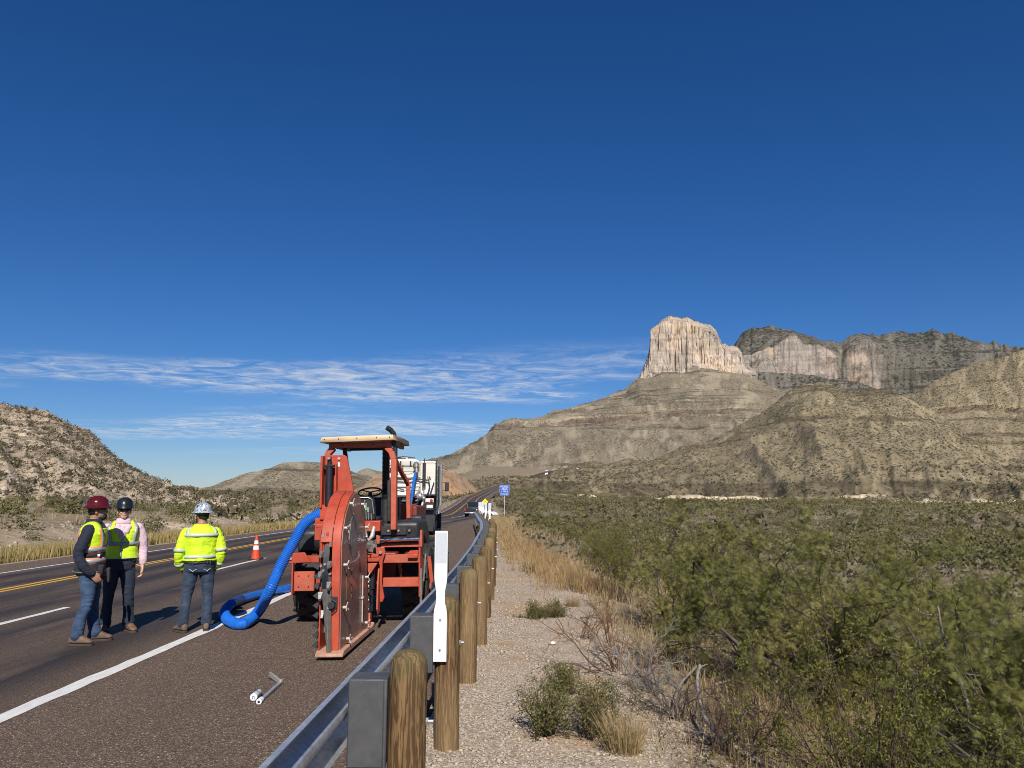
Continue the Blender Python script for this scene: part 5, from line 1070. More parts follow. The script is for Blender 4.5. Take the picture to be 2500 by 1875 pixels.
m = MB(); m.bar(q2, q3, .022, .045); m.cyl(q2 - Vector((0, 0, .015)), q2 + Vector((0, 0, .03)), .02, n=10); m.build('grip', plain('clear_grey_grip', (0.30, 0.28, 0.26), .4), SPc, bevel=.003)
m = MB(); m.cyl(q1 - (q2 - q1).normalized() * .03, q1 + (q2 - q1).normalized() * .05, .026, n=14); m.build('clamp', M_MARK, SPc, bevel=.003)
m = MB(); m.cyl(q1 - (q2 - q1).normalized() * .032, q1 - (q2 - q1).normalized() * .029, .012, n=10); m.build('clamp_hole', M_BLK, SPc)
# ================================================================ fence on the left, picnic shelters far ahead
FN = empty('wire_fence', (-43.5, 48, float(gz(-43.5, 48))), 0, 'weathered post and wire fence along the scrub on the left', 'fence')
M_FP = plain('weathered_fence_post', (0.085, 0.065, 0.048), .9, 0, .3, 6)
fp = []; rf = random.Random(2)
for i in range(30):
    y = 44 + i * 4.6 + rf.uniform(-.5, .5); x = float(yel(y)) - 31.5 + rf.uniform(-.3, .3); z = float(gz(x, y)); fp.append(Vector((x, y, z)))
    m = MB(); r_ = .075 if i % 3 == 0 else .045; m.tube([(x, y, z - .1), (x + rf.uniform(-.04, .04), y, z + .7), (x + rf.uniform(-.08, .08), y, z + (1.45 if i % 3 == 0 else 1.3))], [r_, r_, r_ * .9], 7); m.build('fence_post', M_FP, FN)
for h in (.45, .85, 1.2): m = MB(); m.tube([p + Vector((0, 0, h)) for p in fp], .008, 4); m.build('wire', M_STEEL, FN)
for i, (px, py, w, lab) in enumerate(((1334, 1149, 7, 'small white picnic shelter far up the road, left one'), (1351, 1148, 5, 'small white picnic shelter far up the road, middle one'), (1410, 1145, 5, 'small white shelter far up the road, right one'))):
    p = at_r(px, py, 690.0); zg = p[2] - 2.5; sh = empty('picnic_shelter', (p[0], p[1], zg), 0, lab, 'shelter', 'picnic shelters')
    m = MB(); m.box((p[0], p[1], zg + 2.6), (w * .39, 3, .25)); m.build('roof', M_TRW2, sh)
    m = MB(); m.box((p[0], p[1] + 1.2, zg + .7), (w * .36, .2, 4.6)); m.build('back_wall', M_TRW2, sh)
# ================================================================ people
M_SKIN = plain('tanned_skin', (0.48, 0.27, 0.18), .5, 0, .10, 18, Subsurface_Weight=.06)
M_SKIN2 = plain('sunburnt_skin', (0.56, 0.32, 0.22), .5, 0, .12, 18, Subsurface_Weight=.06)
M_SKIN3 = plain('brown_skin', (0.33, 0.175, 0.11), .5, 0, .12, 18, Subsurface_Weight=.05)
M_HAIR = plain('dark_hair', (0.016, 0.012, 0.010), .6, 0, .3, 60, bumps=.5, bscale=200)
def mat_cloth(name, a, b, scale=5.0, rough=.85, weave=420, fold=.5):
    t = NT(name); ob = t.obj(); n = t.noise(scale, 6, .62, vec=ob); f = t.noise(9, 4, .6, vec=ob, sc=(1, 1, 2.6))
    c = t.mix(t.ramp(n, .32, .68), a, b)
    h = t.math('ADD', t.math('MULTIPLY', f, 1.0), t.math('MULTIPLY', t.noise(weave, 2, vec=ob), .06))
    return t.fin(c, rough, 0, t.bump(h, fold, .02), Sheen_Weight=.05)
M_JEAN = mat_cloth('blue_denim', (0.014, 0.034, 0.080), (0.050, 0.095, 0.175), 6); M_JEAN2 = mat_cloth('dark_denim', (0.006, 0.010, 0.022), (0.014, 0.026, 0.048), 6); M_JEAN3 = mat_cloth('worn_denim', (0.011, 0.022, 0.045), (0.038, 0.064, 0.105), 7)
M_NAVY = mat_cloth('navy_cotton', (0.006, 0.009, 0.020), (0.011, 0.017, 0.036), 4); M_PINK = mat_cloth('pink_striped_shirt', (0.54, 0.37, 0.44), (0.64, 0.48, 0.54), 30)
M_HIVIS = mat_cloth('lime_hi_vis', (0.50, 0.74, 0.010), (0.60, 0.82, 0.018), 4, .7); M_VBLK = mat_cloth('black_vest_cloth', (0.010, 0.010, 0.012), (0.022, 0.022, 0.025), 5)
M_ORNG = plain('orange_trim', (0.80, 0.20, 0.08), .6); M_SILV = plain('grey_reflective_tape', (0.30, 0.32, 0.34), .4, .1, .12, 30); M_SILG = plain('mesh_reflective_tape', (0.42, 0.50, 0.44), .45, 0, .25, 80)
M_BOOT = plain('brown_suede_boot', (0.135, 0.082, 0.055), .8, 0, .2, 14, dirt=(0.26, 0.19, 0.14), dirt_amt=.4); M_LEATH = plain('tan_leather_boot', (0.16, 0.085, 0.045), .55, 0, .2, 14, dirt=(0.2, 0.14, 0.1), dirt_amt=.3)
M_SOLE = plain('boot_sole', (0.05, 0.04, 0.032), .8); M_BELT = plain('dark_belt', (0.03, 0.02, 0.014), .5); M_GLOV = plain('grey_work_glove', (0.032, 0.03, 0.03), .85)
M_HRED = plain('dark_red_hard_hat', (0.085, 0.006, 0.005), .16, 0, .08, 5, Coat_Weight=.5); M_HBLK = plain('black_hard_hat', (0.012, 0.015, 0.016), .30, 0, .1, 5)
def mat_camo_hat():
    t = NT('blue_patterned_hard_hat'); ob = t.obj(); n = t.noise(16, 4, .7, vec=ob, sc=(1.5, 1.5, .22), dist=.6)
    c = t.crampv(n, [(0.34, (0.010, 0.012, 0.016)), (0.43, (0.12, 0.22, 0.34)), (0.47, (0.62, 0.68, 0.72)), (0.53, (0.02, 0.03, 0.04)), (0.58, (0.55, 0.62, 0.66)), (0.68, (0.02, 0.02, 0.025))])
    return t.fin(c, .35)
M_HCAM = mat_camo_hat()
def bake(o, vox, smooth_it=4, wrinkle=0.0, wf=(14, 30), seed=0, par=None):
    """voxel-merge overlapping volumes into one continuous skin"""
    rm = o.modifiers.new('remesh', 'REMESH'); rm.mode = 'VOXEL'; rm.voxel_size = vox
    if smooth_it: sm_ = o.modifiers.new('smooth', 'SMOOTH'); sm_.factor = .5; sm_.iterations = smooth_it
    dg = bpy.context.evaluated_depsgraph_get(); dg.update(); me = bpy.data.meshes.new_from_object(o.evaluated_get(dg))
    mats = [m_ for m_ in o.data.materials]; old = o.data; nm = old.name; o.modifiers.clear(); o.data = me; bpy.data.meshes.remove(old); me.name = nm
    me.materials.clear()
    for m_ in mats: me.materials.append(m_)
    n = len(me.vertices); co = np.empty(n * 3); me.vertices.foreach_get('co', co); co = co.reshape(-1, 3)
    if wrinkle:
        no = np.empty(n * 3); me.vertices.foreach_get('normal', no); no = no.reshape(-1, 3)
        d = fbm(co[:, 0] * wf[0] + co[:, 1] * 9, co[:, 2] * wf[1], 3, seed, .6, True) * wrinkle + fbm(co[:, 0] * 7 + co[:, 1] * 5, co[:, 2] * 8 + co[:, 1] * 4, 3, seed + 5) * wrinkle
        co = co + no * d[:, None]; me.vertices.foreach_set('co', co.ravel()); me.update()
    me.polygons.foreach_set('use_smooth', np.ones(len(me.polygons), bool)); return o
TORSO = [(.84, .158, .118), (.92, .175, .128), (1.0, .172, .126), (1.08, .160, .118), (1.18, .164, .122), (1.28, .180, .130), (1.36, .190, .130), (1.42, .178, .115), (1.46, .135, .095), (1.495, .085, .078), (1.53, .062, .066)]
class Body:
    def __init__(s, root, H, build=1.0, lean=(0, 0), belly=0.0):
        s.root = root; s.k = H / 1.80; s.b = build; s.lean = lean; s.belly = belly
    def sec(s, z):
        a = np.array(TORSO); rx = np.interp(z, a[:, 0], a[:, 1]) * s.b; ry = np.interp(z, a[:, 0], a[:, 2]) * (1 + (s.b - 1) * 1.2)
        t = (z - .9) / .6; ry = ry + s.belly * math.exp(-((z - 1.06) / .13) ** 2); return Vector((s.lean[0] * t, s.lean[1] * t - s.belly * .5 * math.exp(-((z - 1.06) / .13) ** 2), z)), rx, ry
    def pt(s, z, ang, off=0.0):
        """point on the torso surface; angle 0 = the person's front (-y), + towards the person's left (+x)"""
        c, rx, ry = s.sec(z); e = .88
        x = math.sin(ang); y = -math.cos(ang)
        return (c + Vector(((rx + off) * math.copysign(abs(x) ** e, x), (ry + off) * math.copysign(abs(y) ** e, y), 0))) * s.k
    def torso(s, m, z0, z1, off, n=28, flare=0.0):
        zs = [z0] + [t[0] for t in TORSO if z0 + .01 < t[0] < z1 - .01] + [z1]; zs2 = []
        for a, b in zip(zs[:-1], zs[1:]): zs2 += [a, (a + b) / 2]
        zs2.append(zs[-1])
        m.loft([[s.pt(z, 2 * math.pi * j / n, off + flare * max(0, (z0 + .25 - z) / .25)) for j in range(n)] for z in zs2]); return m
    def limb(s, m, pts, radii, n=14):
        P = spline([Vector(p) * s.k for p in pts], 5); rr = np.interp(np.linspace(0, len(pts) - 1, len(P)), range(len(pts)), [r_ * s.k for r_ in radii])
        m.tube(P, list(rr), n); m.ball(P[0], float(rr[0]), 10, 8); m.ball(P[-1], float(rr[-1]), 10, 8); return m
    def band(s, name, mat, z0, z1, off, par=None, a0=0.0, a1=2 * math.pi, n=40, tilt=0.0):
        m = MB(); full_ = abs(a1 - a0 - 2 * math.pi) < 1e-6; N = n if full_ else n + 1
        A = [a0 + (a1 - a0) * j / n for j in range(N)]
        rows = [[s.pt(z + tilt * math.sin(a), a, off + (.002 if i == 1 else 0)) for a in A] for i, z in enumerate((z0, (z0 + z1) / 2, z1))]
        vs = [p for r_ in rows for p in r_]; fs = []
        for i in range(2):
            for j in range(N if full_ else N - 1): fs.append((i * N + j, i * N + (j + 1) % N, (i + 1) * N + (j + 1) % N, (i + 1) * N + j))
        m.add(vs, fs); o = m.build(name, mat, par or s.root, local=True); sd_ = o.modifiers.new('thick', 'SOLIDIFY'); sd_.thickness = .004; sd_.offset = 1; return o
    def strap(s, name, mat, path, w, off, par=None):
        """strip over the torso: path of (z, angle)"""
        P = spline([Vector((z, a, 0)) for z, a in path], 8); rows = []
        for i, p in enumerate(P):
            q = P[min(i + 1, len(P) - 1)] - P[max(i - 1, 0)]; c, rx, ry = s.sec(p.x); rr = (rx + ry) / 2
            t = Vector((q.x, q.y * rr)).normalized(); nx = Vector((-t.y, t.x)) * (w / 2)
            rows.append([s.pt(p.x + nx.x * f, p.y + nx.y * f / rr, off + (.003 if f == 0 else 0)) for f in (-1, 0, 1)])
        m = MB(); m.add([p for r_ in rows for p in r_], [(i * 3 + j, i * 3 + j + 1, (i + 1) * 3 + j + 1, (i + 1) * 3 + j) for i in range(len(rows) - 1) for j in range(2)])
        o = m.build(name, mat, par or s.root, local=True); sd_ = o.modifiers.new('thick', 'SOLIDIFY'); sd_.thickness = .004; sd_.offset = 0; return o
def hand(B, m, w, d, nrm, thumb, curl=.35):
    """palm, four unequal fingers bent at two knuckles, and a thumb leaving the side of the palm"""
    d = Vector(d).normalized(); nrm = Vector(nrm); nrm = (nrm - d * nrm.dot(d)).normalized(); t = Vector(thumb); t = (t - d * t.dot(d) - nrm * t.dot(nrm)).normalized(); w = Vector(w)
    for i in range(4):
        o = (i - 1.5) * .021; B.limb(m, [w + t * (-o) * .7, w + t * (-o) + d * .045, w + t * (-o) + d * .085], [.016, .015, .0125], 8)
        L = (.070, .080, .075, .058)[i]; a = curl; p = w + t * (-o) * 1.05 + d * .085; P = [p]
        for q in range(3):
            a2 = a * (q + .6); p = p + (d * math.cos(a2) + nrm * math.sin(a2)) * L / 3 * 1.05; P.append(p)
        B.limb(m, P, [.0105, .0100, .0092, .0082], 8)
    b0 = w + t * .026 + d * .028; B.limb(m, [w + d * .012 + t * .012, b0, b0 + (t * .55 + d * .75 + nrm * .25).normalized() * .035, b0 + (t * .35 + d * .9 + nrm * .4).normalized() * .062], [.014, .0135, .0115, .0095], 8)
def head(B, m, c, yaw, pitch_, neck):
    """skull, jaw, nose, ears, brow; c = centre, faces -y turned by yaw"""
    rot = Matrix.Rotation(yaw, 3, 'Z') @ Matrix.Rotation(pitch_, 3, 'X'); c = Vector(c); k = B.k
    def q(x, y, z): return (c + rot @ Vector((x, y, z))) * k
    def bl(x, y, z, r_): m.ball(q(x, y, z), tuple(v * k for v in r_), 16, 12, rot.to_euler())
    bl(0, .012, .035, (.076, .096, .088)); bl(0, -.012, -.035, (.064, .078, .075)); bl(0, -.048, -.082, (.042, .040, .034)); bl(0, -.060, .018, (.060, .034, .030))
    bl(0, -.098, -.022, (.014, .020, .020)); bl(0, -.094, -.002, (.009, .014, .026)); bl(0, -.088, -.060, (.026, .014, .010)); bl(.032, -.072, -.028, (.024, .022, .022)); bl(-.032, -.072, -.028, (.024, .022, .022))
    for sx_ in (-1, 1): bl(sx_ * .080, .012, -.012, (.012, .020, .032))
    B.limb(m, [neck, (Vector(neck) + c) / 2 + Vector((0, .008, -.02)), c + Vector((0, .02, -.03))], [.064, .058, .058])
    return q, rot
def hardhat(B, name, mat, q, rot, par, brim_all=True):
    k = B.k; m = MB(); up = rot @ Vector((0, -.10, 1)).normalized(); up = Vector(up).normalized(); cc = q(0, .004, .058); fr = (rot @ Vector((0, -1, 0))); fr = (fr - up * fr.dot(up)).normalized(); sd = up.cross(fr)
    prof = [(-.012, 1.33), (-.006, 1.36), (.0, 1.30), (.012, 1.06), (.03, 1.03), (.06, .98), (.09, .86), (.112, .66), (.126, .40), (.131, .15), (.132, .001)] if brim_all else [(-.008, 1.10), (.0, 1.09), (.03, 1.05), (.06, .98), (.09, .86), (.112, .66), (.126, .40), (.131, .15), (.132, .001)]
    rings = []; n = 36
    for h, f in prof:
        ring = []
        for j in range(n):
            a = 2 * math.pi * j / n; e = f
            if not brim_all and h < .01: e = f + .33 * max(0, math.cos(a)) ** 2.2
            if brim_all and f > 1.2: e = f + .10 * max(0, math.cos(a)) ** 2
            drop = -.012 * (e - 1.05) * 3 if e > 1.1 else 0
            ring.append(cc + (fr * math.cos(a) * .128 * e + sd * math.sin(a) * .108 * e + up * (h + drop)) * k)
        rings.append(ring)
    m.loft(rings, caps=False); o = m.build(name, mat, par, local=True); s2 = o.modifiers.new('thick', 'SOLIDIFY'); s2.thickness = .004
    m = MB()   # crown ridges
    for off in (-.028, 0, .028):
        P = []
        for t in np.linspace(-1.25, 1.25, 15):
            P.append(cc + (fr * math.sin(t) * .128 * .99 * math.sqrt(max(0, 1 - (off / .11) ** 2)) + sd * off + up * (.030 + .103 * math.cos(t) * math.sqrt(max(0, 1 - (off / .11) ** 2)))) * k)
        m.tube(P, .006 * k, 6)
    m.build('crown_ridge', mat, o, local=True)
    m = MB(); m.loft([[cc + (fr * math.cos(a) * .112 + sd * math.sin(a) * .092 + up * h) * k for a in np.linspace(0, 2 * math.pi, 24, endpoint=False)] for h in (-.045, -.01)], caps=False); b_ = m.build('headband', M_BLK, o, local=True); b_.modifiers.new('thick', 'SOLIDIFY').thickness = .006
    return o, cc, fr, sd, up
def boot(B, name, mat, ankle, heading, par, shaft=.17):
    a = Vector(ankle); h = Vector((math.sin(heading), -math.cos(heading), 0)); s_ = Vector((h.y, -h.x, 0)) ; k = B.k
    m = MB()
    def sec(t, w, z0, z1):
        c = a + h * t; out = []
        for j in range(16):
            an = 2 * math.pi * j / 16; x = math.cos(an); z = math.sin(an); out.append((c + s_ * w * math.copysign(abs(x) ** .8, x) + Vector((0, 0, (z0 + z1) / 2 - a.z + (z1 - z0) / 2 * math.copysign(abs(z) ** .75, z)))) * k)
        return out
    m.loft([sec(-.085, .018, .04, .09), sec(-.078, .034, .026, .11), sec(-.04, .043, .024, .15), (sec(.02, .046, .024, .155)), sec(.08, .047, .024, .118), sec(.13, .049, .024, .090), sec(.17, .045, .024, .074), sec(.195, .030, .028, .062), sec(.203, .012, .034, .05)])
    B.limb(m, [(a.x - h.x * .02, a.y - h.y * .02, .08), (a.x - h.x * .025, a.y - h.y * .025, .08 + shaft * .5), (a.x - h.x * .02, a.y - h.y * .02, .08 + shaft)], [.040, .038, .040])
    o = m.build(name, mat, par, local=True); bake(o, .008, 3)
    m = MB(); P = [(-.09, .025), (-.075, .040), (-.03, .044), (.03, .042), (.09, .050), (.15, .050), (.195, .032), (.21, .008)]
    pts = [a + h * t + s_ * w for t, w in P] + [a + h * t - s_ * w for t, w in P[::-1]]; m.prism([(p.x * k, p.y * k) for p in pts], 'z', 0.0, .026 * k); m.build('sole', M_SOLE, o, local=True, bevel=.004)
    return o
def person(px, py, rz, H, label, group=None):
    g = on_ground(px, py); return empty('person', g, rz, label, 'person')
def pants(B, mat, legs, top=1.0, off=.012, wr=.006, flare=.0, seed=0, name='jeans'):
    m = MB(); B.torso(m, .84, top, off)
    for hip, knee, ank in legs: B.limb(m, [hip, ((Vector(hip) + Vector(knee)) / 2) + Vector((0, -.012, 0)), knee, ((Vector(knee) + Vector(ank)) / 2) + Vector((0, .018, 0)), ank], [.098 * B.b, .090 * B.b, .068, .066, .062 + flare])
    o = m.build(name, mat, B.root, local=True); return bake(o, .0115, 3, wr, (10, 26), seed)
def top_(B, mat, arms, z0=.95, z1=1.5, off=.014, wr=.006, r=(.072, .060, .052, .045), seed=0, name='shirt', flare=0.0):
    m = MB(); B.torso(m, z0, z1, off, flare=flare)
    for P in arms: B.limb(m, P, list(np.interp(np.linspace(0, 3, len(P)), range(4), r)))
    o = m.build(name, mat, B.root, local=True); return bake(o, .0115, 3, wr, (12, 22), seed)
# ---------------------------------------------------------------- worker in the red hard hat, facing right
P1 = person(203, 1571, R(108), 1.86, 'person in dark red hard hat, navy shirt and orange-trimmed vest, turned to the right'); B1 = Body(P1, 1.86, 1.02, (0, -.01))
legs1 = [((-.090, 0, .90), (-.105, -.03, .50), (-.13, .05, .12)), ((.090, .0, .90), (.115, -.05, .50), (.12, -.10, .12))]
armR = [(-.185, .0, 1.405), (-.245, .05, 1.24), (-.262, .075, 1.10), (-.245, .0, .96), (-.205, -.075, .885)]
armL = [(.185, .0, 1.405), (.25, .04, 1.24), (.262, .06, 1.11), (.25, .0, .97), (.21, -.06, .89)]
m = MB(); B1.torso(m, .86, 1.53, 0)
for l in legs1: B1.limb(m, [l[0], l[1], l[2]], [.066, .038, .028])
B1.limb(m, armR, [.055, .046, .042, .036, .03]); B1.limb(m, armL, [.055, .046, .042, .036, .03]); q1_, rot1 = head(B1, m, (.0, -.045, 1.645), R(8), R(-6), (0, .0, 1.49))
hand(B1, m, (-.20, -.085, .88), (.1, -.55, -.8), (.9, 0, 0), (0, -1, .3)); hand(B1, m, (.205, -.07, .88), (-.1, -.55, -.8), (-.9, 0, 0), (0, -1, .3))
bo = m.build('body', M_SKIN3, P1, local=True); bake(bo, .0088, 2)
pants(B1, M_JEAN, legs1, 1.0, .014, .007, .012, 3); 
for l, hd in ((legs1[0], R(-14)), (legs1[1], R(6))): boot(B1, 'boot', M_BOOT, l[2], hd, P1)
top_(B1, M_NAVY, (armR, armL), .93, 1.52, .018, .006, (.078, .066, .058, .050), 5, 'navy_shirt', .012)
m = MB(); B1.torso(m, 1.10, 1.425, .032); v1 = m.build('vest', M_HIVIS, P1, local=True); bake(v1, .010, 3, .003, (9, 10), 8)
for a0 in (-1, 1): B1.strap('shoulder_strap', M_HIVIS, [(1.35, a0 * .75), (1.43, a0 * .85), (1.475, a0 * 1.4), (1.45, a0 * 2.1), (1.36, a0 * 2.4)], .075, .034)
for a0 in (-1, 1):
    B1.strap('orange_stripe', M_ORNG, [(1.18, a0 * .55), (1.30, a0 * .55), (1.42, a0 * .72)], .055, .038); B1.strap('silver_stripe', M_SILV, [(1.18, a0 * .55), (1.30, a0 * .55), (1.42, a0 * .72)], .030, .042)
    B1.strap('orange_stripe', M_ORNG, [(1.18, a0 * 2.55), (1.30, a0 * 2.5), (1.42, a0 * 2.35)], .055, .038); B1.strap('silver_stripe', M_SILV, [(1.18, a0 * 2.55), (1.30, a0 * 2.5), (1.42, a0 * 2.35)], .030, .042)
B1.band('orange_band', M_ORNG, 1.125, 1.205, .036); B1.band('silver_band', M_SILV, 1.14, 1.192, .041)
B1.band('black_vest_panel', M_VBLK, 1.065, 1.13, .036); B1.band('orange_band', M_ORNG, .985, 1.068, .036); B1.band('silver_band', M_SILV, 1.003, 1.052, .041)
m = MB(); B1.torso(m, .865, .995, .034, flare=.012); v1b = m.build('vest_skirt', M_VBLK, P1, local=True); bake(v1b, .010, 3, .004, (9, 12), 9)
B1.band('piping', M_SILV, .892, .898, .048)
m = MB(); m.box(B1.pt(1.095, -.75, .045), (.028, .028, .028)); m.build('badge', M_SWH, P1, local=True)
m = MB(); m.box(B1.pt(.91, -.50, .045), (.10, .07, .13)); pch = m.build('waist_pouch', M_VBLK, P1, local=True, bevel=.02)
m = MB(); gp = B1.pt(.86, -.15, .10); 
for i in range(4): B1.limb(m, [Vector(gp) / B1.k + Vector((.012 * i - .02, -.01, .05)), Vector(gp) / B1.k + Vector((.02 * i - .03, -.02, -.03)), Vector(gp) / B1.k + Vector((.026 * i - .04, -.025, -.10))], [.022, .017, .011], 8)
m.build('work_gloves', M_GLOV, P1, local=True)
h1, *_ = hardhat(B1, 'hard_hat', M_HRED, q1_, rot1, P1, True)
m = MB(); m.ball(q1_(0, -.046, -.082), tuple(v * B1.k for v in (.056, .058, .046)), 14, 10, rot1.to_euler()); m.ball(q1_(0, .03, .01), tuple(v * B1.k for v in (.081, .088, .075)), 14, 10, rot1.to_euler()); m.build('beard_and_hair', M_HAIR, P1, local=True)
m = MB(); m.loft([[B1.pt(z, 2 * math.pi * j / 20, o_) for j in range(20)] for z, o_ in ((1.485, .022), (1.515, .020), (1.545, .022))], caps=False); cl1 = m.build('collar', M_NAVY, P1, local=True); cl1.modifiers.new('thick', 'SOLIDIFY').thickness = .008
# ---------------------------------------------------------------- worker in the black hard hat, facing the camera
P2 = person(281, 1543, R(28), 1.84, 'person in black hard hat, sunglasses, pink shirt and lime vest facing the camera'); B2 = Body(P2, 1.84, 1.04, (0, 0), .012)
legs2 = [((-.092, 0, .90), (-.115, -.03, .50), (-.135, .02, .12)), ((.092, .0, .90), (.125, -.04, .50), (.155, -.03, .12))]
armR = [(-.19, .0, 1.405), (-.255, .01, 1.25), (-.275, .015, 1.12), (-.262, -.06, 1.0), (-.245, -.10, .90)]
armL = [(.19, .0, 1.405), (.252, .01, 1.25), (.272, .02, 1.12), (.278, -.02, .98), (.275, -.045, .88)]
m = MB(); B2.torso(m, .86, 1.53, 0)
for l in legs2: B2.limb(m, [l[0], l[1], l[2]], [.066, .038, .028])
for A in (armR, armL): B2.limb(m, A, [.055, .046, .042, .036, .030])
q2_, rot2 = head(B2, m, (.0, -.035, 1.645), R(2), R(-5), (0, .0, 1.49))
hand(B2, m, (.275, -.05, .865), (.0, -.12, -1), (-1, -.2, 0), (-.2, -1, 0), .5); hand(B2, m, (-.243, -.105, .885), (.0, -.15, -1), (1, -.2, 0), (.2, -1, 0), .5)
bo = m.build('body', M_SKIN2, P2, local=True); bake(bo, .0088, 2)
pants(B2, M_JEAN2, legs2, 1.0, .016, .007, .018, 13)
for l, hd in ((legs2[0], R(-8)), (legs2[1], R(26))): boot(B2, 'boot', M_LEATH, l[2], hd, P2, .13)
top_(B2, M_PINK, (armR[:4] + [((Vector(armR[3]) * .6 + Vector(armR[4]) * .4))], armL[:4] + [((Vector(armL[3]) * .6 + Vector(armL[4]) * .4))]), .96, 1.515, .014, .006, (.076, .066, .060, .052), 15, 'pink_shirt')
m = MB(); B2.torso(m, 1.00, 1.445, .030, flare=.012); v2 = m.build('vest', M_HIVIS, P2, local=True); bake(v2, .010, 3, .005, (9, 11), 18)
for a0 in (-1, 1):
    B2.strap('shoulder_strap', M_HIVIS, [(1.36, a0 * .62), (1.435, a0 * .8), (1.475, a0 * 1.4), (1.45, a0 * 2.1), (1.38, a0 * 2.4)], .085, .032)
    B2.strap('silver_stripe', M_SILV, [(1.215, a0 * .72), (1.30, a0 * .72), (1.40, a0 * .84), (1.448, a0 * 1.0), (1.478, a0 * 1.45)], .044, .042)
B2.band('silver_band', M_SILV, 1.175, 1.222, .041)
B2.strap('shirt_opening', M_PINK, [(1.27, 0), (1.33, 0), (1.38, 0), (1.44, 0)], .05, .037); B2.strap('shirt_opening', M_PINK, [(1.35, .12), (1.40, .2), (1.445, .34)], .055, .0375); B2.strap('shirt_opening', M_PINK, [(1.35, -.12), (1.40, -.2), (1.445, -.34)], .055, .0375)
B2.strap('zip', M_SILV, [(1.0, 0), (1.1, 0), (1.20, 0), (1.27, 0)], .008, .048)
B2.band('hem', M_SILG, 1.0, 1.008, .045)
m = MB(); m.loft([[B2.pt(z, 2 * math.pi * j / 20, o_) for j in range(20)] for z, o_ in ((1.475, .026), (1.51, .018), (1.545, .024))], caps=False); c2 = m.build('collar', M_PINK, P2, local=True); c2.modifiers.new('thick', 'SOLIDIFY').thickness = .008
B2.band('belt', M_BELT, .975, 1.002, .022)
hardhat(B2, 'hard_hat', M_HBLK, q2_, rot2, P2, False)
m = MB()
for sx_ in (-1, 1): m.ball(q2_(sx_ * .031, -.088, .008), tuple(v * B2.k for v in (.029, .014, .019)), 12, 8, rot2.to_euler()); m.bar(q2_(sx_ * .055, -.082, .012), q2_(sx_ * .082, .01, .012), .006, .012)
m.bar(q2_(-.03, -.098, .012), q2_(.03, -.098, .012), .006, .008); m.build('sunglasses', M_GLASS, P2, local=True)
m = MB(); m.ball(q2_(0, .03, .012), tuple(v * B2.k for v in (.080, .084, .06)), 14, 10, rot2.to_euler()); m.build('hair', M_HAIR, P2, local=True)
m = MB(); m.ball(q2_(0, -.096, -.058), tuple(v * B2.k for v in (.022, .006, .004)), 12, 6, rot2.to_euler()); m.build('mouth', plain('lips', (0.30, 0.12, 0.10), .5), P2, local=True)
# ---------------------------------------------------------------- worker in the patterned hard hat, back to the camera
P3 = person(477, 1541, R(-152), 1.755, 'person in patterned blue hard hat and lime jacket, back to the camera'); B3 = Body(P3, 1.755, 1.11, (0, .01), .02)
legs3 = [((-.10, 0, .90), (-.135, -.015, .50), (-.14, .02, .12)), ((.10, .0, .90), (.145, -.01, .50), (.175, .01, .12))]
armR = [(-.20, .0, 1.395), (-.262, .03, 1.24), (-.286, .045, 1.10), (-.275, -.01, .98), (-.235, -.07, .90)]
armL = [(.20, .0, 1.395), (.262, .03, 1.24), (.286, .045, 1.10), (.275, -.01, .98), (.235, -.07, .90)]
m = MB(); B3.torso(m, .86, 1.53, 0)
for l in legs3: B3.limb(m, [l[0], l[1], l[2]], [.07, .040, .028])
for A in (armR, armL): B3.limb(m, A, [.060, .05, .046, .038, .032])
q3_, rot3 = head(B3, m, (.0, -.04, 1.64), R(28), R(-4), (0, .0, 1.49))
hand(B3, m, (-.235, -.08, .89), (.2, -.5, -.8), (1, 0, 0), (0, -1, .3)); hand(B3, m, (.235, -.08, .89), (-.2, -.5, -.8), (-1, 0, 0), (0, -1, .3))
bo = m.build('body', M_SKIN3, P3, local=True); bake(bo, .0088, 2)
pants(B3, M_JEAN3, legs3, .99, .014, .007, .010, 23)
for l, hd in ((legs3[0], R(-6)), (legs3[1], R(28))): boot(B3, 'boot', M_BOOT, l[2], hd, P3, .12)
j3 = top_(B3, M_HIVIS, (armR, armL), 1.0, 1.52, .022, .008, (.074, .068, .062, .052), 25, 'hi_vis_jacket', .018)
B3.band('silver_band', M_SILG, 1.345, 1.39, .034, None, R(100), R(260)); B3.band('silver_band', M_SILG, 1.035, 1.082, .040)
for a0 in (-1, 1): B3.strap('silver_stripe', M_SILG, [(1.375, a0 * 2.25), (1.43, a0 * 2.15), (1.475, a0 * 1.75)], .042, .034)
def sleeve_band(B, A, t, rr, w=.045):
    P = spline([Vector(p) * B.k for p in A], 20); i = int(t * (len(P) - 1)); d = (P[i + 2] - P[i - 2]).normalized(); m = MB(); m.lathe(P[i] - d * w / 2, d, [(0, rr), (w * .5, rr + .001), (w, rr)], 20, caps=False); o = m.build('sleeve_band', M_SILG, B.root, local=True); o.modifiers.new('thick', 'SOLIDIFY').thickness = .004
for A in (armR, armL): sleeve_band(B3, A, .42, .078); sleeve_band(B3, A, .80, .064)
B3.band('belt', M_BELT, .962, .992, .020)
for a0 in (-1, 1):
    for da in (0, .3): B3.strap('belt_loop', M_JEAN3, [(.955, a0 * (2.5 + da * .8)), (.985, a0 * (2.5 + da * .8)), (1.0, a0 * (2.5 + da * .8))], .016, .026)
    B3.strap('pocket_stitching', plain('pale_stitching', (0.42, 0.44, 0.42), .7), [(.885, math.pi + a0 * .70), (.868, math.pi + a0 * .52), (.85, math.pi + a0 * .45), (.868, math.pi + a0 * .34), (.885, math.pi + a0 * .18)], .009, .022)
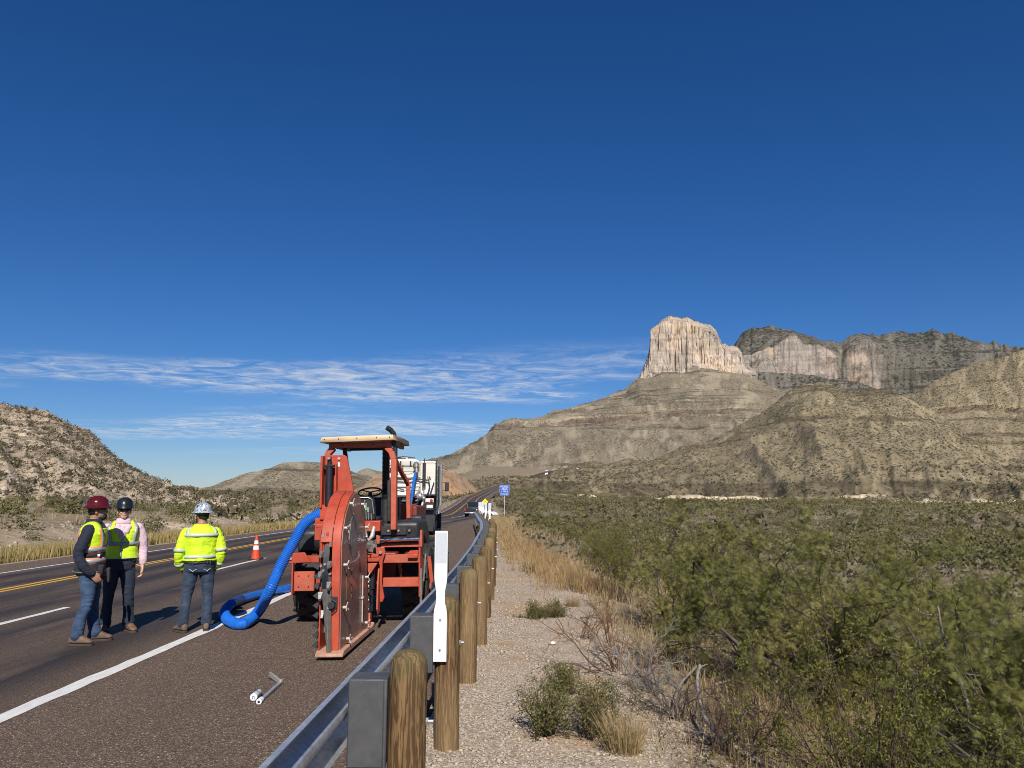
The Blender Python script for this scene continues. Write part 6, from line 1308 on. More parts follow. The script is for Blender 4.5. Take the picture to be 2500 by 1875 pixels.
h3, cc3, fr3, sd3, up3 = hardhat(B3, 'hard_hat', M_HCAM, q3_, rot3, P3, True)
m = MB(); m.ball(q3_(0, .028, .0), tuple(v * B3.k for v in (.081, .088, .075)), 14, 10, rot3.to_euler()); m.ball(q3_(0, -.055, -.08), tuple(v * B3.k for v in (.056, .058, .048)), 14, 10, rot3.to_euler()); m.build('hair_and_beard', M_HAIR, P3, local=True)
# white sticker panel with dark letters down the back of the hat
bk = -fr3 * .75 - sd3 * -.35; bk.normalize(); sdb = up3.cross(bk)
def hat_pt(a, h, off=.0): 
    f = np.interp(h, [.012, .03, .06, .09, .112, .126], [1.06, 1.03, .98, .86, .66, .40]); dv = bk * math.cos(a) + sdb * math.sin(a); cf = dv.dot(fr3); cs = dv.dot(sd3)
    return cc3 + (fr3 * cf * .128 + sd3 * cs * .108) * B3.k * float(f) * (1 + off) + up3 * h * B3.k
m = MB(); rows = [[hat_pt(a, h, .035) for a in (-.20, 0, .20)] for h in (.012, .03, .05, .07, .09, .105)]; m.add([p for r_ in rows for p in r_], [(i * 3 + j, i * 3 + j + 1, (i + 1) * 3 + j + 1, (i + 1) * 3 + j) for i in range(5) for j in range(2)]); st = m.build('hat_sticker', M_SWH, h3, local=True); st.modifiers.new('thick', 'SOLIDIFY').thickness = .002
m = MB()
for i, h in enumerate((.018, .033, .050, .067, .084)):
    for da, w, hh in (((-.08, .030, .004), (.06, .012, .010)), ((0, .034, .004), (-.10, .010, .011)), ((.02, .038, .0035), (.0, .010, .011)), ((-.04, .024, .004), (.09, .012, .010)), ((0, .028, .004), (.06, .010, .010)))[i]:
        c_ = hat_pt(da, h, .06); nn = (c_ - cc3 - up3 * (c_ - cc3).dot(up3)).normalized(); sx2 = up3.cross(nn); m.box(c_, (w, .003, hh), Matrix((sx2, nn, up3)).transposed())
m.build('hat_lettering', M_BLK, h3, local=True)
# ================================================================ plants
def mat_leaf(name, a, b, dry=None, scale=1.2, trans=.35, rough=.6, dry_amt=.5):
    t = NT(name); ob = t.pos(); n = t.noise(scale, 4, .6); n2 = t.noise(scale * 14, 3, .6)
    c = t.mix(t.ramp(t.math('ADD', t.math('MULTIPLY', n, .55), t.math('MULTIPLY', n2, .45)), .36, .64), a, b)
    rnd = t.n('ShaderNodeObjectInfo').outputs['Random']; c = t.mix(t.ramp(rnd, 0, 1, 0, .35), c, tuple(x * y for x, y in zip(b, (1.15, 1.0, .9)))); c = t.mix(t.ramp(rnd, .6, 1, 0, .45), c, tuple(x * .55 for x in a))
    if dry is not None: c = t.mix(t.ramp(t.noise(scale * .8, 3, .5, off=(9, 3, 1)), .54, .7, 0, dry_amt), c, dry)
    t.fin(c, rough, 0, Specular_IOR_Level=.3)
    tr = t.n('ShaderNodeBsdfTranslucent'); t.l(t.mix(.5, c, (0.20, 0.22, 0.05)), tr.inputs[0])
    ms = t.n('ShaderNodeMixShader'); ms.inputs[0].default_value = trans; t.l(t.b.outputs[0], ms.inputs[1]); t.l(tr.outputs[0], ms.inputs[2]); t.l(ms.outputs[0], t.out.inputs[0]); return t.m
M_MESQ = mat_leaf('mesquite_leaf', (0.100, 0.112, 0.028), (0.275, 0.262, 0.074), (0.31, 0.25, 0.10), 1.4, .38)
M_CREO = mat_leaf('creosote_leaf', (0.070, 0.090, 0.012), (0.190, 0.195, 0.030), (0.22, 0.15, 0.03), 2.0, .3)
M_SNAKE = mat_leaf('snakeweed_leaf', (0.075, 0.082, 0.024), (0.18, 0.172, 0.056), (0.17, 0.14, 0.07), 5, .25)
M_SAGE = mat_leaf('grey_green_leaf', (0.135, 0.122, 0.082), (0.27, 0.238, 0.165), None, 5, .2)
M_STRAW = mat_leaf('dry_straw', (0.28, 0.195, 0.095), (0.47, 0.36, 0.195), (0.20, 0.13, 0.07), 2, .25)
M_RUST = mat_leaf('rusty_dry_stems', (0.22, 0.13, 0.055), (0.46, 0.335, 0.17), (0.16, 0.085, 0.045), 1.5, .2)
M_VERGE = mat_leaf('verge_grass', (0.30, 0.245, 0.090), (0.58, 0.46, 0.215), (0.20, 0.20, 0.065), .6, .4)
M_SCRUB = mat_leaf('far_scrub', (0.066, 0.060, 0.034), (0.135, 0.120, 0.068), (0.19, 0.155, 0.095), .12, .15)
M_SCRUBG = mat_leaf('olive_scrub', (0.075, 0.074, 0.028), (0.180, 0.166, 0.070), (0.26, 0.21, 0.125), .10, .2)
M_BARK = plain('grey_bark', (0.085, 0.070, 0.056), .9, 0, .35, 9, dirt=(0.05, 0.042, 0.035), dirt_amt=.5, bumps=.4, bscale=50)
M_DEAD = plain('bleached_dead_wood', (0.26, 0.235, 0.21), .9, 0, .3, 9, dirt=(0.12, 0.10, 0.085), dirt_amt=.5, bumps=.4, bscale=50)
M_TWIG = plain('dark_brown_twig', (0.075, 0.048, 0.032), .9, 0, .35, 9); M_TWIG2 = plain('red_brown_twig', (0.15, 0.082, 0.045), .9, 0, .3, 9)
M_STONE = plain('limestone_chips', (0.39, 0.315, 0.235), .9, 0, .6, 40, dirt=(0.19, 0.135, 0.09), dirt_amt=.85)
class VB:
    """numpy mesh collector for foliage"""
    def __init__(s): s.V = []; s.F4 = []; s.F3 = []; s.n = 0
    def put(s, V, F):
        F = np.asarray(F) + s.n; (s.F4 if F.shape[1] == 4 else s.F3).append(F); s.V.append(np.asarray(V)); s.n += len(V)
    def tube(s, P, r0, r1, k=4):
        P = np.asarray(P, float); n = len(P); rr = np.linspace(r0, r1, n); d = np.gradient(P, axis=0); d /= np.linalg.norm(d, axis=1)[:, None] + 1e-9
        e = np.cross(d, [.31, .17, .93]); e /= np.linalg.norm(e, axis=1)[:, None] + 1e-9; g = np.cross(d, e); a = np.arange(k) * 2 * np.pi / k
        V = (P[:, None] + (e[:, None] * np.cos(a)[None, :, None] + g[:, None] * np.sin(a)[None, :, None]) * rr[:, None, None]).reshape(-1, 3)
        i = np.arange(n - 1)[:, None] * k + np.arange(k)[None, :]; j = np.arange(n - 1)[:, None] * k + (np.arange(k)[None, :] + 1) % k
        s.put(V, np.stack([i, j, j + k, i + k], -1).reshape(-1, 4))
    def leaves(s, C, D, N, L, W, tri=False):
        """one diamond quad (or one triangle) per leaf"""
        D = D / (np.linalg.norm(D, axis=1)[:, None] + 1e-9); S = np.cross(D, N); S /= np.linalg.norm(S, axis=1)[:, None] + 1e-9
        L = np.broadcast_to(np.asarray(L, float), (len(C),))[:, None]; W = np.broadcast_to(np.asarray(W, float), (len(C),))[:, None]
        if tri:
            V = np.stack([C + S * W * .5, C + D * L, C - S * W * .5], 1).reshape(-1, 3); s.put(V, np.arange(len(C))[:, None] * 3 + np.arange(3)[None, :]); return
        V = np.stack([C, C + D * L * .5 + S * W * .5, C + D * L, C + D * L * .5 - S * W * .5], 1).reshape(-1, 3); i = np.arange(len(C))[:, None] * 4
        s.put(V, i + np.arange(4)[None, :])
    def blades(s, B, T, W):
        """grass blade: base, bent middle, tip (B, T base and tip; two faces)"""
        n = len(B); M = B * .5 + T * .5; M[:, 2] += (T[:, 2] - B[:, 2]) * .18; d = T - B; S = np.cross(d, np.random.RandomState(3).randn(n, 3)); S /= np.linalg.norm(S, axis=1)[:, None] + 1e-9
        W = np.broadcast_to(np.asarray(W, float), (n,))[:, None]
        V = np.stack([B - S * W, B + S * W, M + S * W * .7, M - S * W * .7, T], 1).reshape(-1, 3); i = np.arange(n)[:, None] * 5
        s.put(V, i + np.array([[0, 1, 2, 3]])); s.F3.append(i + (s.n - len(V)) + np.array([[3, 2, 4]]))
    def build(s, name, mat, parent=None, loc=(0, 0, 0), smooth=False):
        F = []
        if s.F4: F.append(np.concatenate(s.F4))
        if s.F3: F.append(np.concatenate(s.F3))
        return mesh_np(name, np.concatenate(s.V), F, mat, parent, smooth, None, loc)
def unit(rs, n): v = rs.randn(n, 3); return v / np.linalg.norm(v, axis=1)[:, None]
def wander(rs, p, d, L, n, wob=.25, up=.05):
    P = [np.array(p, float)]; d = np.array(d, float)
    for i in range(n):
        d = d + rs.randn(3) * wob; d[2] += up; d /= np.linalg.norm(d); P.append(P[-1] + d * L / n)
    return np.array(P), d
def mesquite(seed, rad, hgt, nst=7, nleaf=1700, dead=0.0, lf=1.0):
    """returns branch and foliage collectors"""
    rs = np.random.RandomState(seed); br = VB(); fo = VB(); tips = []
    for i in range(nst):
        a = rs.rand() * 2 * np.pi; tilt = rs.uniform(.25, 1.05); d = np.array([np.cos(a) * np.sin(tilt), np.sin(a) * np.sin(tilt), np.cos(tilt)])
        P, d1 = wander(rs, (rs.randn() * .08, rs.randn() * .08, -.1), d, hgt * rs.uniform(.55, .8), 7, .22, .02); br.tube(P, rs.uniform(.018, .032), .010, 6)
        for j in range(rs.randint(5, 8)):
            k = rs.randint(2, 8); d2 = (P[min(k, 7)] - P[k - 1]); d2 = d2 / np.linalg.norm(d2) + unit(rs, 1)[0] * .9; d2 /= np.linalg.norm(d2)
            Q, d3 = wander(rs, P[min(k, 7)], d2, hgt * rs.uniform(.28, .5), 6, .28, .06); br.tube(Q, .009, .004, 5)
            for q in range(rs.randint(4, 7)):
                k2 = rs.randint(1, 7); d4 = d3 + unit(rs, 1)[0] * 1.1; d4 /= np.linalg.norm(d4); T, _ = wander(rs, Q[min(k2, 6)], d4, rs.uniform(.22, .5) * hgt / 2.2, 5, .30, .03); br.tube(T, .0055, .002, 3)
                tips.append(T)
    tips = np.array(tips); n = int(nleaf)
    ti = rs.randint(0, len(tips), n); t = rs.rand(n) ** .7 * 4.999; k = t.astype(int); f = (t - k)[:, None]
    C = tips[ti, k] * (1 - f) + tips[ti, np.minimum(k + 1, 5)] * f + rs.randn(n, 3) * .035
    # compound leaf: a stalk with a comb of narrow leaflets each side
    dr = unit(rs, n) * .8 + (C - np.array([0, 0, hgt * .35])) / hgt * .6; dr[:, 2] -= .15; dr /= np.linalg.norm(dr, axis=1)[:, None]
    nm = unit(rs, n) * .6 + np.array([0, 0, .9]); sd_ = np.cross(dr, nm); sd_ /= np.linalg.norm(sd_, axis=1)[:, None]; nn = np.cross(sd_, dr)
    Lr = rs.uniform(.058, .098, n) * lf; npair = 6
    allC = []; allD = []; allN = []; allL = []
    for p in range(npair):
        for sg_ in (-1, 1):
            fr_ = .2 + .8 * p / (npair - 1); allC.append(C + dr * (Lr * fr_)[:, None]); allD.append(sd_ * sg_ + dr * .42 - nn * .12); allN.append(nn); allL.append(Lr * .56 * (1 - .45 * abs(fr_ - .5)))
    fo.leaves(np.concatenate(allC), np.concatenate(allD), np.concatenate(allN), np.concatenate(allL), .0066 * lf, True)
    return br, fo
def creosote(seed, rad, hgt, nst=26, nleaf=5200, size=.02, wood=.006):
    rs = np.random.RandomState(seed); br = VB(); fo = VB(); T = []
    for i in range(nst):
        a = rs.rand() * 2 * np.pi; tilt = rs.uniform(.05, .95) * min(1.2, rad / hgt * 1.3); d = np.array([np.cos(a) * np.sin(tilt), np.sin(a) * np.sin(tilt), np.cos(tilt)])
        P, d1 = wander(rs, (rs.randn() * rad * .10, rs.randn() * rad * .10, -.05), d, hgt * rs.uniform(.7, 1.05), 6, .16, .02); br.tube(P, wood, wood * .4, 4)
        for j in range(7):
            k = rs.randint(2, 7); d2 = d1 + unit(rs, 1)[0] * .9; Q, _ = wander(rs, P[min(k, 6)], d2, hgt * rs.uniform(.15, .34), 5, .25, .03); br.tube(Q, wood * .45, wood * .2, 3); T.append(Q)
    T = np.array(T); n = nleaf; ti = rs.randint(0, len(T), n); t = rs.rand(n) ** .6 * 4.999; k = t.astype(int); f = (t - k)[:, None]
    C = T[ti, k] * (1 - f) + T[ti, np.minimum(k + 1, 5)] * f + rs.randn(n, 3) * size * .8
    fo.leaves(C, unit(rs, n) + np.array([0, 0, .5]), unit(rs, n), size * rs.uniform(.7, 1.3, n), size * .5); return br, fo
def grass(seed, n, rad, hgt, w=.0022, lean=.6):
    rs = np.random.RandomState(seed); v = VB(); a = rs.rand(n) * 2 * np.pi; r_ = rs.rand(n) ** .7 * rad * .35; B = np.stack([np.cos(a) * r_, np.sin(a) * r_, np.full(n, -.03)], 1)
    h = hgt * rs.uniform(.45, 1.1, n); o = rs.uniform(.1, 1, n) * rad * lean; a2 = a + rs.randn(n) * .6; Tp = B + np.stack([np.cos(a2) * o, np.sin(a2) * o, h], 1); v.blades(B, Tp, w); return v
def bare(seed, hgt, spread, nst=6, thick=.008, levels=2, sub=6):
    rs = np.random.RandomState(seed); v = VB()
    def go(p, d, L, r_, lev):
        P, d1 = wander(rs, p, d, L, 6, .22, .02); v.tube(P, r_, r_ * .45, 4 if r_ < .012 else 6)
        if lev:
            for j in range(sub):
                k = rs.randint(1, 7); d2 = d1 * .8 + unit(rs, 1)[0] * .9; d2 /= np.linalg.norm(d2); go(P[min(k, 6)], d2, L * rs.uniform(.35, .6), r_ * .5, lev - 1)
    for i in range(nst):
        a = rs.rand() * 2 * np.pi; t = rs.uniform(.1, 1) * spread; go((rs.randn() * .03, rs.randn() * .03, -.05), (np.cos(a) * np.sin(t), np.sin(a) * np.sin(t), np.cos(t)), hgt * rs.uniform(.6, 1), thick, levels)
    return v
def plant(name, loc, label, cat, parts, rz=0.0, sc=1.0, group=None):
    e = empty(name, loc, rz, label, cat, group); e.scale = (sc, sc, sc)
    for pn_, vb, mt in parts: vb.build(pn_, mt, e)
    return e
def GP(x, y): return (x, y, float(gz(x, y)))
def replant(src, x, y, rz, sc, label, group=None):
    c = copy_tree(src); c.location = GP(x, y); c.rotation_euler = (0, 0, rz); c.scale = (sc, sc, sc * .97); c['label'] = label
    if group: c['group'] = group
    return c
# ---------------------------------------------------------------- near right: mesquites, creosotes, dead wood
MQ = []
spec = [(101, 1.5, 2.5, 9, 2600, 2.75, 8.2, 'largest mesquite bush in the middle of the right-hand thicket'), (102, 1.3, 2.2, 8, 2300, 2.35, 11.2, 'mesquite bush nearest the gravel, its branch reaching over the verge'),
        (103, 1.4, 2.4, 8, 2400, 3.95, 7.0, 'mesquite bush right of the largest one, behind the creosote'), (104, 1.3, 2.3, 8, 2300, 3.75, 5.2, 'feathery mesquite bush cut off by the right edge of the picture')]
for sd0, ra, hg, ns, nl, x, y, lab in spec:
    b, f = mesquite(sd0, ra, hg, ns, int(nl * 2.9)); MQ.append(plant('mesquite_bush', GP(x, y), lab, 'bush', (('branches', b, M_BARK), ('foliage', f, M_MESQ)), 0, .90, 'mesquite bushes'))
CR = []
for sd0, ra, hg, nl, x, y, lab in ((201, .8, 1.35, 7500, 2.25, 5.05, 'bright green creosote bush in front of the mesquites at lower right'), (202, .75, 1.05, 6500, 2.95, 4.45, 'low creosote bush in the bottom right corner'), (203, .9, 1.5, 7000, 1.70, 14.2, 'dark green creosote bush beside the orange dry grass')):
    b, f = creosote(sd0, ra, hg, 30, nl, .024); CR.append(plant('creosote_bush', GP(x, y), lab, 'bush', (('branches', b, M_TWIG), ('foliage', f, M_CREO)), 0, 1, 'creosote bushes'))
SN = []
for sd0, ra, hg, nl, px, py, lab in ((301, .38, .28, 3000, 1305, 1508, 'low green shrub on the gravel, left half of the far pair'), (302, .34, .28, 3000, 1358, 1507, 'low green shrub on the gravel, right half of the far pair'), (303, .22, .30, 2200, 1372, 1690, 'small upright green shrub halfway down the gravel edge'),
        (304, .30, .42, 3400, 1335, 1792, 'rounded dark green shrub at the bottom of the gravel'), (305, .34, .46, 3600, 1455, 1800, 'loose green shrub next to the tan grass tuft')):
    p = on_ground(px, py); b, f = creosote(sd0, ra, hg, 34, nl, .022, .004); SN.append(plant('snakeweed_shrub', p, lab, 'shrub', (('stems', b, M_TWIG), ('foliage', f, M_SNAKE)), 0, 1, 'low shrubs on the gravel'))
for i, (px, py, r_, h, n, mt, lab) in enumerate(((1525, 1835, .34, .34, 420, M_STRAW, 'tan dry grass tuft at the bottom of the gravel'), (1450, 1735, .22, .28, 240, M_STRAW, 'thin pale grass tuft between the small shrubs'), (1600, 1640, .30, .34, 320, M_STRAW, 'straw coloured grass tuft under the bare shrub'), (1400, 1480, .26, .22, 240, M_STRAW, 'short dry grass behind the low green pair'))):
    plant('grass_tuft', on_ground(px, py), lab, 'grass', (('blades', grass(400 + i, n, r_, h), mt),))
for i, (px, py, r_, h, lab) in enumerate(((1293, 1398, .45, .30, 'grey-green shrublet at the edge of the dry grass'), (1395, 1432, .40, .26, 'grey shrublet at the foot of the dark creosote'), (1455, 1440, .35, .30, 'pale grey bushlet below the first mesquite'), (1265, 1340, .40, .25, 'grey-green shrublet farther along the gravel edge'))):
    p = on_ground(px, py); b, f = creosote(430 + i, r_, h, 26, 1800, .018, .003); plant('grey_shrub', p, lab, 'shrub', (('stems', b, M_TWIG), ('foliage', f, M_SAGE)))
pb = on_ground(1500, 1640); plant('bare_shrub', pb, 'bare brown shrub with thin upright twigs at the gravel edge', 'shrub', (('twigs', bare(501, 1.0, 1.05, 9, .010, 2, 5), M_TWIG2),))
pb = on_ground(1420, 1560); plant('bare_shrub', pb, 'small leafless twiggy shrub left of the bare brown one', 'shrub', (('twigs', bare(502, .6, 1.1, 8, .006, 2, 4), M_TWIG2),))
# dead, dark thicket in the hollow
rs = np.random.RandomState(77)
DB = []
for i, (x, y, h, mt, lab) in enumerate(((1.55, 5.9, .75, M_TWIG, 'dark dead brush under the mesquites, behind the curved branch'), (1.95, 6.6, .85, M_TWIG, 'tangle of dead brush deep below the largest mesquite'), (1.30, 6.7, .6, M_BARK, 'grey dead twigs below the bare brown shrub'), (1.75, 4.5, .45, M_TWIG2, 'low reddish dead brush at the bottom edge'), (2.2, 4.1, .5, M_TWIG, 'dead brush in front of the low creosote'), (1.2, 7.6, .6, M_DEAD, 'bleached twigs at the foot of the first mesquite'))):
    DB.append(plant('dead_brush', GP(x, y), lab, 'brush', (('twigs', bare(520 + i, h, 1.45, 11, .008, 2, 6), mt),)))
def log(name, pts, r0, r1, mt, lab, forks=3, seed=0):
    v = VB(); rs2 = np.random.RandomState(seed); P = np.array([list(p) for p in spline(pts, 6)]); v.tube(P, r0, r1, 8)
    for i in range(forks):
        k = rs2.randint(4, len(P) - 2); d = unit(rs2, 1)[0]; d[2] = abs(d[2]) * .6; Q, _ = wander(rs2, P[k], d, rs2.uniform(.25, .6), 7, .3, .0); v.tube(Q, r1 * .8, r1 * .2, 6)
    o = v.build(name, mt, None, smooth=True); c = Vector(P[0]); V_ = np.empty(len(o.data.vertices) * 3); o.data.vertices.foreach_get('co', V_); V_ = V_.reshape(-1, 3) - np.array(c); o.data.vertices.foreach_set('co', V_.ravel()); o.location = c
    return tag(o, lab, 'branch', 'dead branches')
def gp(px, py, dz=.05):
    p = on_ground(px, py); return p + Vector((0, 0, dz))
log('dead_branch', [gp(1860, 1870, .02), gp(1790, 1840, .06), gp(1725, 1800, .14), gp(1705, 1740, .25), gp(1712, 1715, .34)], .022, .013, M_DEAD, 'thick bleached branch curving up from the bottom edge', 4, 5)
log('dead_branch', [gp(1640, 1760, .02), gp(1660, 1700, .10), gp(1710, 1640, .2), gp(1640, 1570, .35), gp(1590, 1555, .4)], .016, .008, M_DEAD, 'thin grey branch slanting through the dead brush', 5, 6)
log('dead_branch', [gp(1745, 1710, .15), gp(1820, 1700, .22), gp(1900, 1680, .3)], .013, .006, M_DEAD, 'short pale twig lying across the curved branch', 3, 7)
v_ = Vector(GP(2.75, 8.2)); log('dead_branch', [v_ + Vector((-.1, -.1, .5)), v_ + Vector((-.45, -.2, .65)), v_ + Vector((-.75, -.25, .9))], .028, .016, M_BARK, 'light grey limb showing inside the largest mesquite', 1, 8)
v_ = Vector(GP(3.6, 6.4)); log('dead_branch', [v_ + Vector((0, 0, .2)), v_ + Vector((-.05, -.1, .8)), v_ + Vector((-.22, -.15, 1.3)), v_ + Vector((-.28, -.2, 1.6))], .018, .009, M_DEAD, 'pale upright limb among the right-hand leaves', 2, 9)
# litter under the thicket
lv = VB(); rs = np.random.RandomState(9); n = 9000; X = rs.uniform(1.0, 4.2, n); Yv = rs.uniform(3.3, 8.5, n); Zv = gz(X, Yv) + rs.rand(n) * .05; d = unit(rs, n); d[:, 2] *= .25
lv.leaves(np.stack([X, Yv, Zv], 1), d, unit(rs, n) * .4 + np.array([0, 0, 1]), rs.uniform(.02, .10, n), rs.uniform(.004, .012, n)); tag(lv.build('leaf_litter', mat_leaf('dead_litter', (0.055, 0.04, 0.028), (0.24, 0.17, 0.11), (0.16, 0.075, 0.035), 3, .1)), 'dead twigs and leaves littering the hollow', kind='stuff')
# ---------------------------------------------------------------- thicket behind: copies, each its own bush
RT = []
rs = np.random.RandomState(21); cnt = 0
lab_t = 'mesquite bush in the dense thicket behind the front bushes'; lab_c = 'creosote bush in the dense thicket behind the front bushes'
tries = 0; placed = [(2.75, 8.2), (1.72, 10.8), (3.95, 7.0), (3.75, 5.2), (1.5, 13.4)]
while cnt < 120 and tries < 6000:
    tries += 1; y = 7.5 + 60 * rs.rand() ** 1.6; lo = 2.4 - .03 * (y - 8) if y < 30 else 1.9 - .06 * (y - 30); x = lo + rs.rand() * (y * .78 - lo + 2)
    if x > y * .80 + 1 or x < lo: continue
    mind = .95 + y * .022 + max(0, x - .32 * y) * .10 * (y > 14)
    if any((x - a) ** 2 + (y - b) ** 2 < mind ** 2 for a, b in placed): continue
    placed.append((x, y)); k = rs.rand(); sc = rs.uniform(.55, .85) * float(np.interp(y, [8, 14, 22, 60], [1, .9, .62, .55]))
    if k < .66: replant(MQ[rs.randint(4)], x, y, rs.rand() * 6.28, sc, lab_t, 'thicket mesquites')
    else: replant(CR[rs.randint(3)], x, y, rs.rand() * 6.28, sc * 1.1, lab_c, 'thicket creosotes')
    cnt += 1
# ---------------------------------------------------------------- masses of dry grass, scrub and stones (uncountable)
def scatter_blades(name, X, Yv, hmin, hmax, w, mat, lab, per=1, spread=.12, seed=0, lean=.35):
    rs = np.random.RandomState(seed); n = len(X) * per; X = np.repeat(X, per) + rs.randn(n) * spread; Yv = np.repeat(Yv, per) + rs.randn(n) * spread
    keep = np.ones(n, bool); Z = gz(X, Yv); B = np.stack([X, Yv, Z - .02], 1); h = rs.uniform(hmin, hmax, n); a = rs.rand(n) * 6.283; o = h * lean * rs.rand(n)
    T = B + np.stack([np.cos(a) * o, np.sin(a) * o, h], 1); v = VB(); v.blades(B, T, w if np.isscalar(w) else w); return tag(v.build(name, mat), lab, kind='stuff')
rs = np.random.RandomState(31)
n = 5200; Yv = 13 + 95 * rs.rand(n) ** 1.5; Uv = U_L - 1.05 - 3.6 * rs.rand(n) ** 1.2 + fbm(Yv / 5, Yv * 0, 3, 4) * .8; X = yel(Yv) + Uv
scatter_blades('verge_grass', X, Yv, .25, .75, np.repeat(.005 + Yv * .00028, 11), M_VERGE, 'golden green grass along the far road edge', 11, .16, 32)
n = 620; Yv = 14.5 + 36 * rs.rand(n) ** 1.3; w_ = 1.55 + rs.randn(n) * .40 + np.interp(Yv, [14, 18, 30, 50], [.55, .1, -.4, -.9]); X = yel(Yv) + np.minimum(U_RAIL, rail_u(Yv) + .1) + w_; kp = w_ > .55; 
scatter_blades('dry_grass', X[kp], Yv[kp], .10, .42, np.repeat(.0022 + Yv[kp] * .00022, 16), M_RUST, 'orange dry grass along the gravel edge', 16, .13, 33, .8)
n = 900; Yv = 30 + 60 * rs.rand(n); X = yel(Yv) + rail_u(np.minimum(Yv, 55)) + .8 + rs.rand(n) ** 1.3 * 7
scatter_blades('straw_grass', X, Yv, .25, .55, np.repeat(.004 + Yv * .0002, 14), M_STRAW, 'straw coloured grass beyond the bend of the rail', 14, .3, 34, .5)
n = 2600; Yv = 3.2 + 22 * rs.rand(n) ** 1.4; w_ = 1.9 + rs.rand(n) ** .8 * (1.5 + Yv * .28); X = -.85 + w_ 
scatter_blades('thin_dry_grass', X, Yv, .10, .34, np.repeat(.0016 + Yv * .0002, 7), M_STRAW, 'sparse dry grass between the bushes', 7, .12, 35, .7)
def scrub_mass(name, X, Yv, Z, S, mat, lab, q=26, seed=0, flat=.75, leaf=.42):
    """rounded shrubs of many leaf-clump faces, uneven outline"""
    rs = np.random.RandomState(seed); n = len(X); idx = np.repeat(np.arange(n), q); m_ = n * q; d = unit(rs, m_); d[:, 2] = np.abs(d[:, 2]); r_ = rs.rand(m_) ** .4
    C = np.stack([X[idx] + d[:, 0] * r_ * S[idx], Yv[idx] + d[:, 1] * r_ * S[idx], Z[idx] + d[:, 2] * r_ * S[idx] * flat * 1.3 - .05 * S[idx]], 1)
    v = VB(); v.leaves(C, unit(rs, m_) + d * .4, unit(rs, m_), S[idx] * leaf * rs.uniform(.6, 1.5, m_), S[idx] * leaf * .85 * rs.uniform(.6, 1.4, m_), True); return tag(v.build(name, mat), lab, kind='stuff')
# right plain
n = 2600; rr = 36 + 390 * rs.rand(n) ** 1.25; az = np.radians(rs.uniform(-1.5, 42, n)); X = rr * np.sin(az); Yv = rr * np.cos(az); u = X - yel(Yv); kp = (u > right_edge(Yv) + 2.4 + 1.5 * rs.rand(n)); X, Yv = X[kp], Yv[kp]
dd = np.hypot(X, Yv); ne = dd < 120
scrub_mass('plain_scrub', X[~ne], Yv[~ne], gz(X[~ne], Yv[~ne]), rs.uniform(.5, 1.25, int((~ne).sum())) * (1 + dd[~ne] / 400), M_SCRUBG, 'olive scrub covering the far valley floor on the right', 44, 41, .7, .26)
scrub_mass('nearer_plain_scrub', X[ne], Yv[ne], gz(X[ne], Yv[ne]), rs.uniform(.45, 1.1, int(ne.sum())), M_SCRUBG, 'olive scrub behind the thicket on the right', 180, 47, .75, .16)
n = 2600; rr = 22 + 320 * rs.rand(n) ** 1.25; az = np.radians(rs.uniform(-1.0, 42, n)); X = rr * np.sin(az); Yv = rr * np.cos(az); u = X - yel(Yv); kp = u > right_edge(Yv) + 2.0; X, Yv = X[kp], Yv[kp]
scrub_mass('pale_scrub', X, Yv, gz(X, Yv), rs.uniform(.35, .8, len(X)), M_SAGE, 'pale grey brush between the darker scrub on the plain', 44, 42, .6, .24)
# along the far road and the middle distance
n = 1500; Yv = 60 + 640 * rs.rand(n) ** 1.2; side = rs.rand(n) < .5; off = 1.5 + rs.rand(n) ** 1.6 * 70; X = yel(Yv) + np.where(side, U_L - off, right_edge(Yv) + off)
scrub_mass('roadside_scrub', X, Yv, gz(X, Yv), rs.uniform(.6, 1.5, n) * (1 + Yv / 900), M_SCRUB, 'scrub dotting the slopes beside the far road', 20, 43, .7, .42)
# left: bank and flat below the hill
n = 1050; Yv = 16 + 125 * rs.rand(n) ** 1.3; off = 6.0 + 90 * rs.rand(n) ** 1.2; X = yel(Yv) + U_L - off; dn = fbm(X / 14, Yv / 14, 3, 61) + rs.rand(n) * .5; kp = (dn > -.05) & ((off > 11) | (rs.rand(n) < .45)); X, Yv = X[kp], Yv[kp]
scrub_mass('left_scrub', X, Yv, gz(X, Yv), rs.uniform(.35, 1.15, len(X)), M_SCRUBG, 'dark olive scrub on the flat below the left hill', 170, 44, .75, .17)
n = 1200; Yv = 16 + 120 * rs.rand(n) ** 1.3; off = 5.0 + 80 * rs.rand(n); X = yel(Yv) + U_L - off
scatter_blades('left_dry_grass', X, Yv, .2, .5, np.repeat(.005 + Yv * .0002, 12), M_STRAW, 'pale dry grass between the scrub on the left', 12, .35, 45, .5)
def on_hill(Pm, n, rs, i0, i1, cmask=None):
    a = rs.randint(i0, i1, n); b = rs.randint(0, Pm.shape[1] - 1, n); f, g = rs.rand(n)[:, None], rs.rand(n)[:, None]
    return (Pm[a, b] * (1 - f) + Pm[a + 1, b] * f) * (1 - g) + (Pm[a, b + 1] * (1 - f) + Pm[a + 1, b + 1] * f) * g
p = on_hill(LEFT_HILL, 2500, rs, 6, 50); p = p[p[:, 0] > -230]
scrub_mass('hill_scrub', p[:, 0], p[:, 1], p[:, 2], rs.uniform(.35, 1.0, len(p)), M_SCRUB, 'dark shrubs dotting the stony hill at the left', 22, 46, .8, .42)
